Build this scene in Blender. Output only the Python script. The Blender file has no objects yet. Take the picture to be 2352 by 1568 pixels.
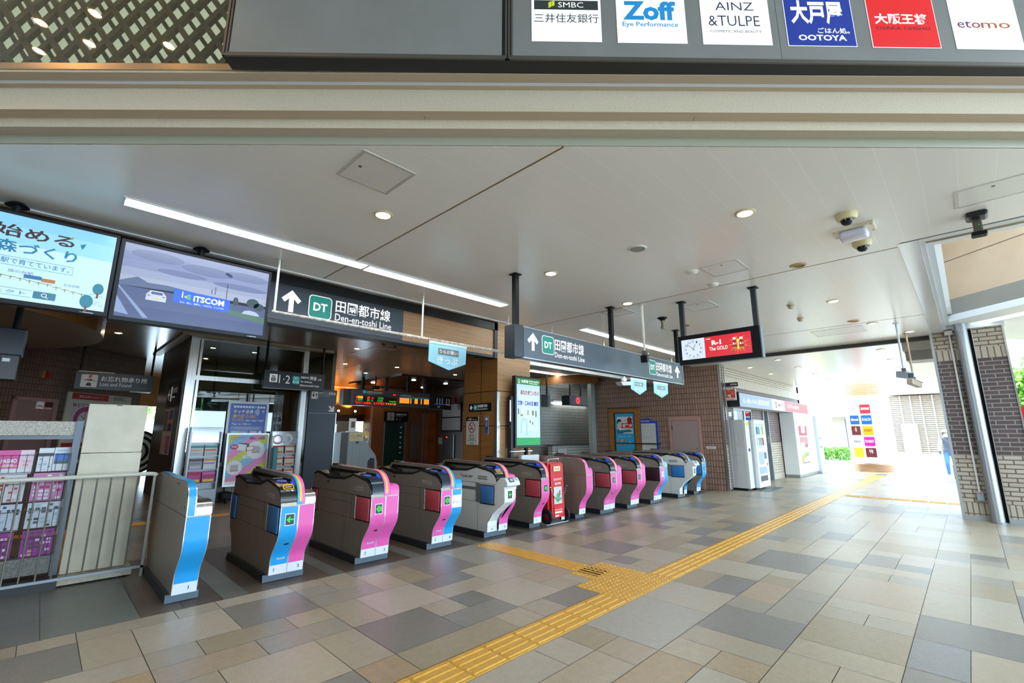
import bpy, bmesh, math, random
from mathutils import Matrix, Vector
random.seed(7)
SC = bpy.context.scene
COL = SC.collection
R = math.radians
PI = math.pi

# ------------------------------------------------------------------ camera, world, sun, exposure
EYE = 1.5
YAW, PITCH = R(44.6), R(11.4)
fh = Vector((math.cos(YAW), math.sin(YAW), 0))
RIGHT = Vector((math.sin(YAW), -math.cos(YAW), 0))
FWD = fh * math.cos(PITCH) + Vector((0, 0, math.sin(PITCH)))
UPV = -fh * math.sin(PITCH) + Vector((0, 0, math.cos(PITCH)))
cd = bpy.data.cameras.new('camera')
cd.sensor_width = 36.0
cd.lens = 1047.0 / 2352.0 * 36.0
cd.clip_start = 0.05
cam = bpy.data.objects.new('camera', cd)
COL.objects.link(cam)
cm = Matrix((RIGHT, UPV, -FWD)).transposed().to_4x4()
cm.translation = Vector((0, 0, EYE))
cam.matrix_world = cm
SC.camera = cam

wd = bpy.data.worlds.new('overcast_sky')
SC.world = wd
wd.use_nodes = True
wn = wd.node_tree.nodes
wbg = wn['Background']
wbg.inputs[0].default_value = (0.62, 0.82, 1.0, 1)
wbg.inputs[1].default_value = 7.5

sl = bpy.data.lights.new('sun', 'SUN')
sl.energy = 4.0
sl.angle = R(6)
sl.color = (1.0, 0.97, 0.92)
so = bpy.data.objects.new('sun', sl)
COL.objects.link(so)
so.rotation_euler = Vector((0.25, -0.30, -0.92)).to_track_quat('-Z', 'Y').to_euler()

SC.view_settings.view_transform = 'Standard'
SC.view_settings.look = 'None'
SC.view_settings.gamma = 1.0
SC.view_settings.exposure = 0.44
SC.view_settings.use_curve_mapping = False
SC.cycles.use_denoising = True
SC.cycles.max_bounces = 8
SC.cycles.diffuse_bounces = 4
SC.cycles.glossy_bounces = 3
SC.cycles.transparent_max_bounces = 12
SC.cycles.sample_clamp_indirect = 6.0
SC.cycles.caustics_reflective = False
SC.cycles.caustics_refractive = False

# ------------------------------------------------------------------ materials
def lin(c):
    c = c / 255.0
    return c / 12.92 if c <= 0.04045 else ((c + 0.055) / 1.055) ** 2.4

def hx(h):
    h = h.lstrip('#')
    return tuple(lin(int(h[i:i + 2], 16)) for i in (0, 2, 4)) + (1.0,)

_mc = {}
def M(h, rough=0.5, metal=0.0, emit=0.0, spec=0.5, coat=0.0):
    k = (h, rough, metal, emit, spec, coat)
    if k in _mc:
        return _mc[k]
    m = bpy.data.materials.new('surface_' + h.strip('#'))
    m.use_nodes = True
    b = m.node_tree.nodes['Principled BSDF']
    b.inputs['Base Color'].default_value = hx(h)
    b.inputs['Roughness'].default_value = rough
    b.inputs['Metallic'].default_value = metal
    b.inputs['Specular IOR Level'].default_value = spec
    if coat:
        b.inputs['Coat Weight'].default_value = coat
        b.inputs['Coat Roughness'].default_value = 0.08
    if 0 < emit < 3:          # screens and backlit faces are dark when switched off
        q = hx(h)
        b.inputs['Base Color'].default_value = (q[0] * .3, q[1] * .3, q[2] * .3, 1)
    if emit:
        b.inputs['Emission Color'].default_value = hx(h)
        b.inputs['Emission Strength'].default_value = emit * (.78 if emit < 3 else 1)
    _mc[k] = m
    return m

class NT:
    """small node graph helper"""
    def __init__(s, name):
        s.m = bpy.data.materials.new(name)
        s.m.use_nodes = True
        s.t = s.m.node_tree
        s.b = s.t.nodes['Principled BSDF']
    def n(s, typ, **kw):
        nd = s.t.nodes.new(typ)
        for k, v in kw.items():
            if k[0] == 'i' and k[1:].isdigit():
                nd.inputs[int(k[1:])].default_value = v
            else:
                setattr(nd, k, v)
        return nd
    def l(s, a, ao, b, bi):
        s.t.links.new(a.outputs[ao], b.inputs[bi])
    def math(s, op, a, b=None):
        nd = s.n('ShaderNodeMath', operation=op)
        for i, x in enumerate((a, b)):
            if x is None:
                continue
            if isinstance(x, (int, float)):
                nd.inputs[i].default_value = x
            else:
                s.t.links.new(x, nd.inputs[i])
        return nd.outputs[0]
    def uv(s, a, b, su=1.0, sv=1.0):
        """in-plane coordinate (a*X + b*Y, Z)"""
        tc = s.n('ShaderNodeNewGeometry')
        sp = s.n('ShaderNodeSeparateXYZ')
        s.l(tc, 'Position', sp, 0)
        u = s.math('ADD', s.math('MULTIPLY', sp.outputs[0], a), s.math('MULTIPLY', sp.outputs[1], b))
        cb = s.n('ShaderNodeCombineXYZ')
        s.t.links.new(s.math('MULTIPLY', u, su), cb.inputs[0])
        s.t.links.new(s.math('MULTIPLY', sp.outputs[2], sv), cb.inputs[1])
        return cb.outputs[0]
    def ramp(s, fac, stops):
        r = s.n('ShaderNodeValToRGB')
        e = r.color_ramp.elements
        while len(e) < len(stops):
            e.new(0.5)
        for q, (p, c) in zip(e, stops):
            q.position = p
            q.color = hx(c)
        s.t.links.new(fac, r.inputs[0])
        return r.outputs[0]
    def bump(s, h, strength=0.3, dist=0.005):
        b = s.n('ShaderNodeBump')
        b.inputs['Strength'].default_value = strength
        b.inputs['Distance'].default_value = dist
        s.t.links.new(h, b.inputs['Height'])
        s.t.links.new(b.outputs[0], s.b.inputs['Normal'])

def tile_mat(name, c1, c2, grout, w, h, mortar, a, b, rough=0.35, offset=0.5, zo=0.0):
    t = NT(name)
    uv = t.uv(a, b)
    mp = t.n('ShaderNodeMapping')
    mp.inputs['Location'].default_value = (0.0, zo, 0)
    t.t.links.new(uv, mp.inputs[0])
    br = t.n('ShaderNodeTexBrick', offset=offset, squash=1.0)
    t.l(mp, 0, br, 'Vector')
    br.inputs['Color1'].default_value = hx(c1)
    br.inputs['Color2'].default_value = hx(c2)
    br.inputs['Mortar'].default_value = hx(grout)
    br.inputs['Scale'].default_value = 1.0
    br.inputs['Mortar Size'].default_value = mortar
    br.inputs['Mortar Smooth'].default_value = 0.1
    br.inputs['Bias'].default_value = 0.0
    br.inputs['Brick Width'].default_value = w
    br.inputs['Row Height'].default_value = h
    t.l(br, 'Color', t.b, 'Base Color')
    t.b.inputs['Roughness'].default_value = rough
    inv = t.math('SUBTRACT', 1.0, br.outputs['Fac'])
    t.bump(inv, 0.6, 0.004)
    return t.m

def wood_mat(name, c1, c2, c3, a, b, vertical=False, rough=0.35, plank=0.0):
    t = NT(name)
    uv = t.uv(a, b, *((26, 0.8) if vertical else (0.8, 26)))
    no = t.n('ShaderNodeTexNoise')
    no.inputs['Scale'].default_value = 1.6
    no.inputs['Detail'].default_value = 5
    no.inputs['Roughness'].default_value = 0.65
    t.t.links.new(uv, no.inputs['Vector'])
    col = t.ramp(no.outputs[0], [(0.30, c1), (0.5, c2), (0.70, c3)])
    t.t.links.new(col, t.b.inputs['Base Color'])
    t.b.inputs['Roughness'].default_value = rough
    if plank:
        u2 = t.uv(a, b)
        sp = t.n('ShaderNodeSeparateXYZ')
        t.t.links.new(u2, sp.inputs[0])
        f = t.math('FRACT', t.math('MULTIPLY', sp.outputs[0 if vertical else 1], 1.0 / plank))
        g = t.math('GREATER_THAN', f, 0.06)
        t.bump(g, 0.7, 0.004)
    return t.m

def speck_mat(name, c1, c2, scale=40, rough=0.5, bump=0.0, metal=0.0):
    t = NT(name)
    tc = t.n('ShaderNodeNewGeometry')
    no = t.n('ShaderNodeTexNoise')
    no.inputs['Scale'].default_value = scale
    no.inputs['Detail'].default_value = 4
    t.l(tc, 'Position', no, 'Vector')
    t.t.links.new(t.ramp(no.outputs[0], [(0.35, c1), (0.65, c2)]), t.b.inputs['Base Color'])
    t.b.inputs['Roughness'].default_value = rough
    t.b.inputs['Metallic'].default_value = metal
    if bump:
        t.bump(no.outputs[0], bump, 0.004)
    return t.m

def steel_mat(name, c1, c2, rough=0.33, metal=1.0):
    """brushed stainless with faint vertical grain"""
    t = NT(name)
    tc = t.n('ShaderNodeNewGeometry')
    mp = t.n('ShaderNodeMapping')
    mp.inputs['Scale'].default_value = (60, 60, 1.2)
    t.l(tc, 'Position', mp, 0)
    no = t.n('ShaderNodeTexNoise')
    no.inputs['Scale'].default_value = 1.0
    no.inputs['Detail'].default_value = 3
    t.l(mp, 0, no, 'Vector')
    t.t.links.new(t.ramp(no.outputs[0], [(0.3, c1), (0.7, c2)]), t.b.inputs['Base Color'])
    t.b.inputs['Metallic'].default_value = metal
    t.b.inputs['Roughness'].default_value = rough
    return t.m

def glass_mat(name, tint='#e8f4f0', refl=0.06, op=0.0, opcol='#203030', rough=0.02):
    m = bpy.data.materials.new(name)
    m.use_nodes = True
    t = m.node_tree
    t.nodes.clear()
    o = t.nodes.new('ShaderNodeOutputMaterial')
    tr = t.nodes.new('ShaderNodeBsdfTransparent')
    tr.inputs[0].default_value = hx(tint)
    gl = t.nodes.new('ShaderNodeBsdfGlossy')
    gl.inputs['Roughness'].default_value = rough
    fr = t.nodes.new('ShaderNodeFresnel')
    ge = t.nodes.new('ShaderNodeNewGeometry')
    io = t.nodes.new('ShaderNodeMapRange')          # the same sheen on both faces of the sheet
    io.inputs[3].default_value = 1.5
    io.inputs[4].default_value = 0.6667
    t.links.new(ge.outputs['Backfacing'], io.inputs[0])
    t.links.new(io.outputs[0], fr.inputs[0])
    ad = t.nodes.new('ShaderNodeMath')
    ad.operation = 'ADD'
    ad.use_clamp = True
    ad.inputs[1].default_value = refl
    t.links.new(fr.outputs[0], ad.inputs[0])
    mx = t.nodes.new('ShaderNodeMixShader')
    t.links.new(ad.outputs[0], mx.inputs[0])
    if op:
        df = t.nodes.new('ShaderNodeBsdfDiffuse')
        df.inputs[0].default_value = hx(opcol)
        m2 = t.nodes.new('ShaderNodeMixShader')
        m2.inputs[0].default_value = op
        t.links.new(tr.outputs[0], m2.inputs[1])
        t.links.new(df.outputs[0], m2.inputs[2])
        t.links.new(m2.outputs[0], mx.inputs[1])
    else:
        t.links.new(tr.outputs[0], mx.inputs[1])
    t.links.new(gl.outputs[0], mx.inputs[2])
    t.links.new(mx.outputs[0], o.inputs[0])
    return m

# ------------------------------------------------------------------ lettering (Blender's own built-in typeface)
_tc = {}
def glyphs(s, bold=0.0):
    k = (s, bold)
    if k in _tc:
        return _tc[k]
    cu = bpy.data.curves.new('lettering', 'FONT')
    cu.body = s
    cu.offset = bold
    cu.resolution_u = 2
    ob = bpy.data.objects.new('lettering', cu)
    COL.objects.link(ob)
    dg = bpy.context.evaluated_depsgraph_get()
    me = bpy.data.meshes.new_from_object(ob.evaluated_get(dg))
    vs = [(v.co.x, v.co.y) for v in me.vertices]
    fs = [tuple(p.vertices) for p in me.polygons]
    bpy.data.objects.remove(ob)
    bpy.data.curves.remove(cu)
    bpy.data.meshes.remove(me)
    if not vs:
        vs = [(0, 0), (1, 0), (1, 1)]
        fs = []
    x0 = min(v[0] for v in vs); x1 = max(v[0] for v in vs)
    y0 = min(v[1] for v in vs); y1 = max(v[1] for v in vs)
    _tc[k] = (vs, fs, x0, x1, y0, y1)
    return _tc[k]

# ------------------------------------------------------------------ mesh builder
def frame(P, u, v):
    """x along u, y along v, z out of the face"""
    u = Vector(u).normalized(); v = Vector(v).normalized()
    m = Matrix((u, v, u.cross(v))).transposed().to_4x4()
    m.translation = Vector(P)
    return m
def fy(x, y, z): return frame((x, y, z), (1, 0, 0), (0, 0, 1))     # face looking to -Y
def fx(x, y, z): return frame((x, y, z), (0, -1, 0), (0, 0, 1))    # face looking to -X

class MB:
    def __init__(s, mat=None, T=None):
        s.v = []; s.f = []; s.mi = []; s.mats = []; s.cur = 0; s.T = T
        s.recalc = True
        if mat: s.use(mat)
    def use(s, m):
        if m not in s.mats: s.mats.append(m)
        s.cur = s.mats.index(m)
        return s
    def add(s, vs, fs):
        o = len(s.v)
        if s.T is not None:
            s.v += [tuple(s.T @ Vector(p)) for p in vs]
        else:
            s.v += [tuple(p) for p in vs]
        for f in fs:
            s.f.append(tuple(i + o for i in f)); s.mi.append(s.cur)
        return s
    def quad(s, a, b, c, d): return s.add([a, b, c, d], [(0, 1, 2, 3)])
    def poly(s, pts, z=0.0):
        return s.add([(p[0], p[1], z) for p in pts], [tuple(range(len(pts)))])
    def rect(s, x0, x1, y0, y1, z=0.0, m=None):
        if m: s.use(m)
        return s.add([(x0, y0, z), (x1, y0, z), (x1, y1, z), (x0, y1, z)], [(0, 1, 2, 3)])
    def box(s, x0, x1, y0, y1, z0, z1):
        v = [(x, y, z) for z in (z0, z1) for y in (y0, y1) for x in (x0, x1)]
        return s.add(v, [(0, 2, 3, 1), (4, 5, 7, 6), (0, 1, 5, 4), (2, 6, 7, 3), (0, 4, 6, 2), (1, 3, 7, 5)])
    def rbox(s, x0, x1, y0, y1, z0, z1, r=0.01, seg=2):
        bm = bmesh.new()
        bmesh.ops.create_cube(bm, size=1.0)
        for v in bm.verts:
            v.co = Vector(((x0 + x1) / 2 + v.co.x * (x1 - x0), (y0 + y1) / 2 + v.co.y * (y1 - y0), (z0 + z1) / 2 + v.co.z * (z1 - z0)))
        bmesh.ops.bevel(bm, geom=list(bm.edges), offset=r, segments=seg, affect='EDGES', profile=0.5)
        bm.verts.index_update()
        s.add([tuple(v.co) for v in bm.verts], [tuple(v.index for v in f.verts) for f in bm.faces])
        bm.free()
        return s
    def prism(s, pts, ax, a, b):
        """closed polygon pts (2-D) extruded along axis ax from a to b; 2-D = the remaining axes in xyz order"""
        n = len(pts)
        def mk(p, t):
            q = list(p); q.insert(ax, t); return tuple(q)
        v = [mk(p, a) for p in pts] + [mk(p, b) for p in pts]
        f = [tuple(range(n)), tuple(range(2 * n - 1, n - 1, -1))]
        f += [(i, (i + 1) % n, n + (i + 1) % n, n + i) for i in range(n)]
        return s.add(v, f)
    def strip(s, pts, ax, a, b):
        """open polyline swept along ax (a sheet)"""
        n = len(pts)
        def mk(p, t):
            q = list(p); q.insert(ax, t); return tuple(q)
        v = [mk(p, a) for p in pts] + [mk(p, b) for p in pts]
        return s.add(v, [(i, i + 1, n + i + 1, n + i) for i in range(n - 1)])
    def cyl(s, p0, p1, r, n=12, r1=None, caps=True):
        p0 = Vector(p0); p1 = Vector(p1)
        d = (p1 - p0).normalized()
        a = d.orthogonal().normalized(); b = d.cross(a)
        r1 = r if r1 is None else r1
        v = []
        for p, rr in ((p0, r), (p1, r1)):
            v += [tuple(p + (a * math.cos(2 * PI * i / n) + b * math.sin(2 * PI * i / n)) * rr) for i in range(n)]
        f = [(i, (i + 1) % n, n + (i + 1) % n, n + i) for i in range(n)]
        if caps: f += [tuple(range(n))[::-1], tuple(range(n, 2 * n))]
        return s.add(v, f)
    def tube(s, pts, r, n=8):
        P = [Vector(p) for p in pts]
        rings = []
        a = None
        for i, p in enumerate(P):
            d = (P[min(i + 1, len(P) - 1)] - P[max(i - 1, 0)]).normalized()
            a = d.orthogonal().normalized() if a is None else (a - d * a.dot(d)).normalized()
            b = d.cross(a)
            rr = r[i] if isinstance(r, (list, tuple)) else r
            rings.append([tuple(p + (a * math.cos(2 * PI * k / n) + b * math.sin(2 * PI * k / n)) * rr) for k in range(n)])
        v = [q for g in rings for q in g]
        f = []
        for i in range(len(P) - 1):
            f += [(i * n + k, i * n + (k + 1) % n, (i + 1) * n + (k + 1) % n, (i + 1) * n + k) for k in range(n)]
        f += [tuple(range(n))[::-1], tuple(range((len(P) - 1) * n, len(P) * n))]
        return s.add(v, f)
    def lathe(s, prof, c=(0, 0, 0), ax=2, n=24):
        """profile of (radius, height) turned about axis ax through c"""
        v = []
        for r, h in prof:
            for k in range(n):
                t = 2 * PI * k / n
                q = [r * math.cos(t), r * math.sin(t)]; q.insert(ax, h)
                v.append((q[0] + c[0], q[1] + c[1], q[2] + c[2]))
        f = []
        for i in range(len(prof) - 1):
            f += [(i * n + k, i * n + (k + 1) % n, (i + 1) * n + (k + 1) % n, (i + 1) * n + k) for k in range(n)]
        f += [tuple(range(n)), tuple(range((len(prof) - 1) * n, len(prof) * n))]
        return s.add(v, f)
    def disc(s, x, y, r, z=0.0, n=24, ry=None):
        ry = r if ry is None else ry
        return s.add([(x + r * math.cos(2 * PI * k / n), y + ry * math.sin(2 * PI * k / n), z) for k in range(n)], [tuple(range(n))])
    def ring(s, x, y, r0, r1, z=0.0, n=32, a0=0.0, a1=2 * PI):
        v = []
        for k in range(n + 1):
            t = a0 + (a1 - a0) * k / n
            v += [(x + r0 * math.cos(t), y + r0 * math.sin(t), z), (x + r1 * math.cos(t), y + r1 * math.sin(t), z)]
        return s.add(v, [(2 * k, 2 * k + 1, 2 * k + 3, 2 * k + 2) for k in range(n)])
    def rrect(s, x0, x1, y0, y1, r, z=0.0, m=None, n=5):
        if m: s.use(m)
        p = []
        for cx, cy, a in ((x1 - r, y1 - r, 0), (x0 + r, y1 - r, 90), (x0 + r, y0 + r, 180), (x1 - r, y0 + r, 270)):
            p += [(cx + r * math.cos(R(a + 90 * i / n)), cy + r * math.sin(R(a + 90 * i / n))) for i in range(n + 1)]
        return s.poly(p, z)
    def line(s, pts, w, z=0.0):
        for (xa, ya), (xb, yb) in zip(pts[:-1], pts[1:]):
            d = math.hypot(xb - xa, yb - ya) or 1e-6
            nx, ny = -(yb - ya) / d * w / 2, (xb - xa) / d * w / 2
            s.poly([(xa - nx, ya - ny), (xb - nx, yb - ny), (xb + nx, yb + ny), (xa + nx, ya + ny)], z)
        return s
    def text(s, body, x0, x1, y0, y1, z=0.002, m=None, bold=0.0):
        """lettering stretched to fill the box; x1 None keeps the natural width"""
        if m: s.use(m)
        vs, fs, a0, a1, b0, b1 = glyphs(body, bold)
        ky = (y1 - y0) / max(b1 - b0, 1e-6)
        kx = ky if x1 is None else (x1 - x0) / max(a1 - a0, 1e-6)
        return s.add([(x0 + (p[0] - a0) * kx, y0 + (p[1] - b0) * ky, z) for p in vs], fs)
    def arrow(s, x, y, L, ang, w, m=None, z=0.002, head=0.55):
        """arrow with its tip at x, y pointing along ang (degrees)"""
        if m: s.use(m)
        c, n = math.cos(R(ang)), math.sin(R(ang))
        def g(a, b): return (x + a * c - b * n, y + a * n + b * c)
        hl = L * head
        s.poly([g(0, 0), g(-hl, hl), g(-hl - w * 0.75, hl - w * 0.65), g(-w * 1.3, 0)], z)
        s.poly([g(0, 0), g(-w * 1.3, 0), g(-hl - w * 0.75, -hl + w * 0.65), g(-hl, -hl)], z)
        s.poly([g(-w * 0.5, w / 2), g(-L, w / 2), g(-L, -w / 2), g(-w * 0.5, -w / 2)], z + 0.0003)
        return s
    def build(s, name, parent=None, smooth=False, kind=None, bevel=0.0):
        me = bpy.data.meshes.new(name)
        vs = [Vector(p) for p in s.v]
        loc = Vector((0, 0, 0))
        if parent is not None:
            off = root_of(parent).location
            vs = [p - off for p in vs]
        elif kind != 'structure':
            xs = [p.x for p in vs]; ys = [p.y for p in vs]; zs = [p.z for p in vs]
            loc = Vector(((min(xs) + max(xs)) / 2, (min(ys) + max(ys)) / 2, min(zs)))
            vs = [p - loc for p in vs]
        me.from_pydata([tuple(p) for p in vs], [], s.f)
        for m in s.mats: me.materials.append(m)
        me.polygons.foreach_set('material_index', s.mi)
        if s.recalc:
            bm = bmesh.new(); bm.from_mesh(me)
            bmesh.ops.recalc_face_normals(bm, faces=bm.faces)
            bm.to_mesh(me); bm.free()
        if smooth:
            me.polygons.foreach_set('use_smooth', [True] * len(me.polygons))
            me.set_sharp_from_angle(angle=R(38))
        me.update()
        o = bpy.data.objects.new(name, me)
        COL.objects.link(o)
        o.location = loc
        if parent is not None: o.parent = parent
        if kind: o['kind'] = kind
        if bevel:
            md = o.modifiers.new('edge', 'BEVEL'); md.width = bevel; md.segments = 2; md.limit_method = 'ANGLE'
        return o

def root_of(o):
    while o.parent is not None: o = o.parent
    return o
def tag(o, label, cat, group=None, kind=None):
    o['label'] = label; o['category'] = cat
    if group: o['group'] = group
    if kind: o['kind'] = kind
    return o
def thing(name, label, cat, loc, group=None):
    o = bpy.data.objects.new(name, None)
    o.empty_display_size = 0.1
    COL.objects.link(o)
    o.location = loc
    return tag(o, label, cat, group)
def dup(root, loc, label=None):
    r = root.copy(); COL.objects.link(r); r.location = loc
    if label: r['label'] = label
    for ch in list(root.children):
        c = ch.copy(); COL.objects.link(c); c.parent = r
        for g in list(ch.children):
            d = g.copy(); COL.objects.link(d); d.parent = c
    return r
def S(name, mb, smooth=False): return mb.build(name, None, smooth, 'structure')
def arc(cx, cy, r, a0, a1, n=8): return [(cx + r * math.cos(R(a0 + (a1 - a0) * i / n)), cy + r * math.sin(R(a0 + (a1 - a0) * i / n))) for i in range(n + 1)]
def spline(pts, n=5):
    """Catmull-Rom through 2-D points"""
    P = [pts[0]] + list(pts) + [pts[-1]]
    out = []
    for i in range(1, len(P) - 2):
        for k in range(n):
            t = k / n
            q = []
            for d in (0, 1):
                a, b, c, e = P[i - 1][d], P[i][d], P[i + 1][d], P[i + 2][d]
                q.append(0.5 * (2 * b + (c - a) * t + (2 * a - 5 * b + 4 * c - e) * t * t + (3 * b - a - 3 * c + e) * t ** 3))
            out.append(tuple(q))
    out.append(tuple(pts[-1]))
    return out

# shared palette
BLACK = M('#0c0e11', 0.5, spec=.25); DARK = M('#2b2f36', 0.45); SIGN = M('#3d434b', 0.45); WHITE = M('#f2f2ee', 0.5)
STEEL = steel_mat('brushed_steel', '#c9c9c6', '#b4b4b0', 0.3)
BRONZE = steel_mat('brushed_dark_steel', '#b3a99c', '#a3998c', 0.34, 0.6)
CHROME = M('#d8d8d8', 0.15, 1.0)
GREYM = M('#8d9094', 0.45, 0.6)
TEAL = M('#2fb7a4', 0.4); LW = M('#ffffff', 0.5, emit=0.9)
TXT = M('#f4f6f6', 0.5); INK = M('#202226', 0.6)
PINK = M('#ea5fae', 0.35); BLUE = M('#1f9fe2', 0.35); REDPAD = M('#c24a55', 0.55); BLUEPAD = M('#3f78b4', 0.55)
# ================================================================== THE SETTING
H = 3.38          # outer concourse ceiling
HI = 3.73         # ceiling behind the ticket gates

# ---- floor: stone tiles on a 0.3 m module, each with its own tint
def floor_mat():
    t = NT('stone_floor_tiles')
    at = t.n('ShaderNodeVertexColor', layer_name='tile')
    tc = t.n('ShaderNodeNewGeometry')
    no = t.n('ShaderNodeTexNoise'); no.inputs['Scale'].default_value = 55; no.inputs['Detail'].default_value = 3
    t.l(tc, 'Position', no, 'Vector')
    n2 = t.n('ShaderNodeTexNoise'); n2.inputs['Scale'].default_value = 17; n2.inputs['Detail'].default_value = 5
    t.l(tc, 'Position', n2, 'Vector')
    g = t.math('ADD', t.math('MULTIPLY', no.outputs[0], 0.30), t.math('MULTIPLY', n2.outputs[0], 0.28))
    f = t.math('ADD', g, 0.70)
    mx = t.n('ShaderNodeMix', data_type='RGBA', blend_type='MULTIPLY')
    mx.inputs[0].default_value = 1.0
    t.l(at, 0, mx, 6)
    cb = t.n('ShaderNodeCombineColor')
    for i in range(3): t.t.links.new(f, cb.inputs[i])
    t.l(cb, 0, mx, 7)
    t.l(mx, 2, t.b, 'Base Color')
    t.b.inputs['Roughness'].default_value = 0.34
    t.b.inputs['Specular IOR Level'].default_value = 0.5
    t.bump(no.outputs[0], 0.35, 0.004)
    return t.m

PAL = ['#a0947f', '#a69881', '#998b73', '#a89d8a', '#857f76', '#7f7971', '#968e7f', '#a3917a']
PALW = [5, 5, 3, 4, 2.4, 1.6, 3, 2]
PALIN = ['#7b7263', '#857a68', '#6a6459', '#5c5a54', '#8a7d69']
STONE = 1.06
def tint(c):
    q = hx(c)
    return (q[0] * STONE, q[1] * STONE, q[2] * STONE, 1)
def build_floor():
    vs = []; fs = []; cols = []
    def t(x0, x1, y0, y1, c, z=0.0, g=0.0022):
        o = len(vs)
        vs.extend([(x0 + g, y0 + g, z), (x1 - g, y0 + g, z), (x1 - g, y1 - g, z), (x0 + g, y1 - g, z)])
        fs.append((o, o + 1, o + 2, o + 3)); cols.append(tint(c))
    def pack(xs, ys, pal, w, preset=(), big=1.0):
        nx, ny = len(xs) - 1, len(ys) - 1
        used = [[False] * ny for _ in range(nx)]
        def put(i, j, a, b, c):
            for p in range(i, i + a):
                for q in range(j, j + b): used[p][q] = True
            t(xs[i], xs[i + a], ys[j], ys[j + b], c)
        for (x, y, a, b, c) in preset:
            i = min(range(nx), key=lambda k: abs(xs[k] - x)); j = min(range(ny), key=lambda k: abs(ys[k] - y))
            put(i, j, a, b, c)
        for j in range(ny):
            for i in range(nx):
                if used[i][j]: continue
                opts = [(2, 2, 3.0 * big), (2, 1, 3), (1, 2, 1.5), (1, 1, 2), (3, 2, 1.0 * big), (3, 1, 1.2)]
                random.shuffle(opts)
                opts.sort(key=lambda o: random.random() ** (1.0 / o[2]), reverse=True)
                for a, b, _ in opts:
                    if i + a <= nx and j + b <= ny and all(not used[p][q] for p in range(i, i + a) for q in range(j, j + b)):
                        put(i, j, a, b, random.choices(pal, w)[0]); break
    P = 0.3085
    xs = [2.255 + P * k for k in range(-22, 72)]
    ys = [2.735, 3.05, 3.36, 3.67, 3.975, 4.28, 4.59, 4.87, 5.11]
    pre = [(1.94, 3.05, 2, 2, '#7d776e'), (2.87, 3.36, 1, 1, '#78736a'), (2.255, 3.67, 2, 2, '#ab9f8f'), (1.02, 3.05, 2, 2, '#ab9e8a'),
           (3.18, 3.05, 2, 2, '#aa9d89'), (2.255, 3.05, 0, 0, '#000000'), (1.33, 4.28, 2, 2, '#837c71'), (0.10, 3.05, 2, 1, '#a08c70'),
           (3.18, 4.28, 2, 2, '#7e7870'), (0.71, 4.28, 2, 2, '#aca08c'), (-0.21, 4.28, 2, 2, '#7b756a'), (-0.83, 3.67, 2, 1, '#a69880'),
           (0.10, 3.67, 2, 1, '#a9906f'), (5.34, 3.36, 2, 2, '#807a72'), (5.9, 4.28, 2, 1, '#7d7870'), (7.2, 3.05, 2, 1, '#827c75'), (1.64, 2.735, 1, 1, '#a08a6c')]
    pack(xs, ys, PAL, PALW, [q for q in pre if q[2]])
    ysr = [2.42 - 0.32 * k for k in range(6)] + [0.515, 0.21] + [0.21 - 0.305 * k for k in range(1, 24)]
    pack([x + 0.1 for x in xs], ysr[::-1], PAL, PALW,
         [(3.9, 1.14, 2, 2, '#827d76'), (2.7, 1.46, 2, 1, '#a08a6c'), (4.9, 1.78, 2, 1, '#807c76'), (4.3, .21, 2, 1, '#85827e'), (3.3, 1.78, 3, 2, '#a19a8d'), (3.3, 1.14, 1, 1, '#a38f74')], 1.2)
    # plaza beyond, both sides of the row
    pack([24.1 + 0.6 * k for k in range(24)], [-7.0 + 0.6 * k for k in range(34)], PAL, PALW)
    # gate lanes: grey slabs between bands of dark brown tile
    bands = [(0.80, 1.40), (1.62, 2.42), (2.58, 3.42), (3.60, 4.36), (4.58, 5.42), (5.60, 6.20), (6.70, 7.32), (7.48, 8.22), (8.42, 9.1), (9.35, 10.1), (10.7, 11.4), (11.6, 12.2)]
    px = -4.5
    for a, b in bands + [(12.95, 12.98)]:
        n = max(1, round((a - px) / 0.62))
        for k in range(n):
            x0, x1 = px + (a - px) * k / n, px + (a - px) * (k + 1) / n
            y = 5.11
            while y < 7.4:
                t(x0, x1, y, min(y + 0.56, 7.4), random.choice(['#6f7069', '#75766e', '#6a6b65', '#7a7a72'])); y += 0.56
        px = b
        if a < 12.5:
            y = 5.11
            while y < 7.4:
                m = (a + b) / 2
                for x0, x1 in ((a, m), (m, b)): t(x0, x1, y, min(y + 0.28, 7.4), random.choice(['#5a4d43', '#54483f', '#62554a']))
                y += 0.28
    # inner concourse
    y = 7.4
    while y < 24:
        h = random.choice([0.2, 0.3, 0.3, 0.45])
        x = -6.0 - random.random()
        while x < 21:
            w = random.choice([0.4, 0.6, 0.6, 0.9])
            t(x, x + w, y, y + h, random.choices(PALIN, [3, 3, 2, 1.5, 2])[0]); x += w
        y += h
    x = 12.98
    # slab under everything (grout) and the tactile beds
    o = len(vs)
    vs.extend([(-14, -14, -0.004), (60, -14, -0.004), (60, 26, -0.004), (-14, 26, -0.004)]); fs.append((o, o + 1, o + 2, o + 3)); cols.append(hx('#4c463f'))
    y = -6.9
    me = bpy.data.meshes.new('floor')
    me.from_pydata(vs, [], fs)
    at = me.color_attributes.new('tile', 'FLOAT_COLOR', 'CORNER')
    i = 0
    for f, c in zip(fs, cols):
        for _ in f: at.data[i].color = c; i += 1
    me.materials.append(floor_mat()); me.update()
    ob = bpy.data.objects.new('floor', me); COL.objects.link(ob); ob['kind'] = 'structure'
build_floor()

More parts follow.
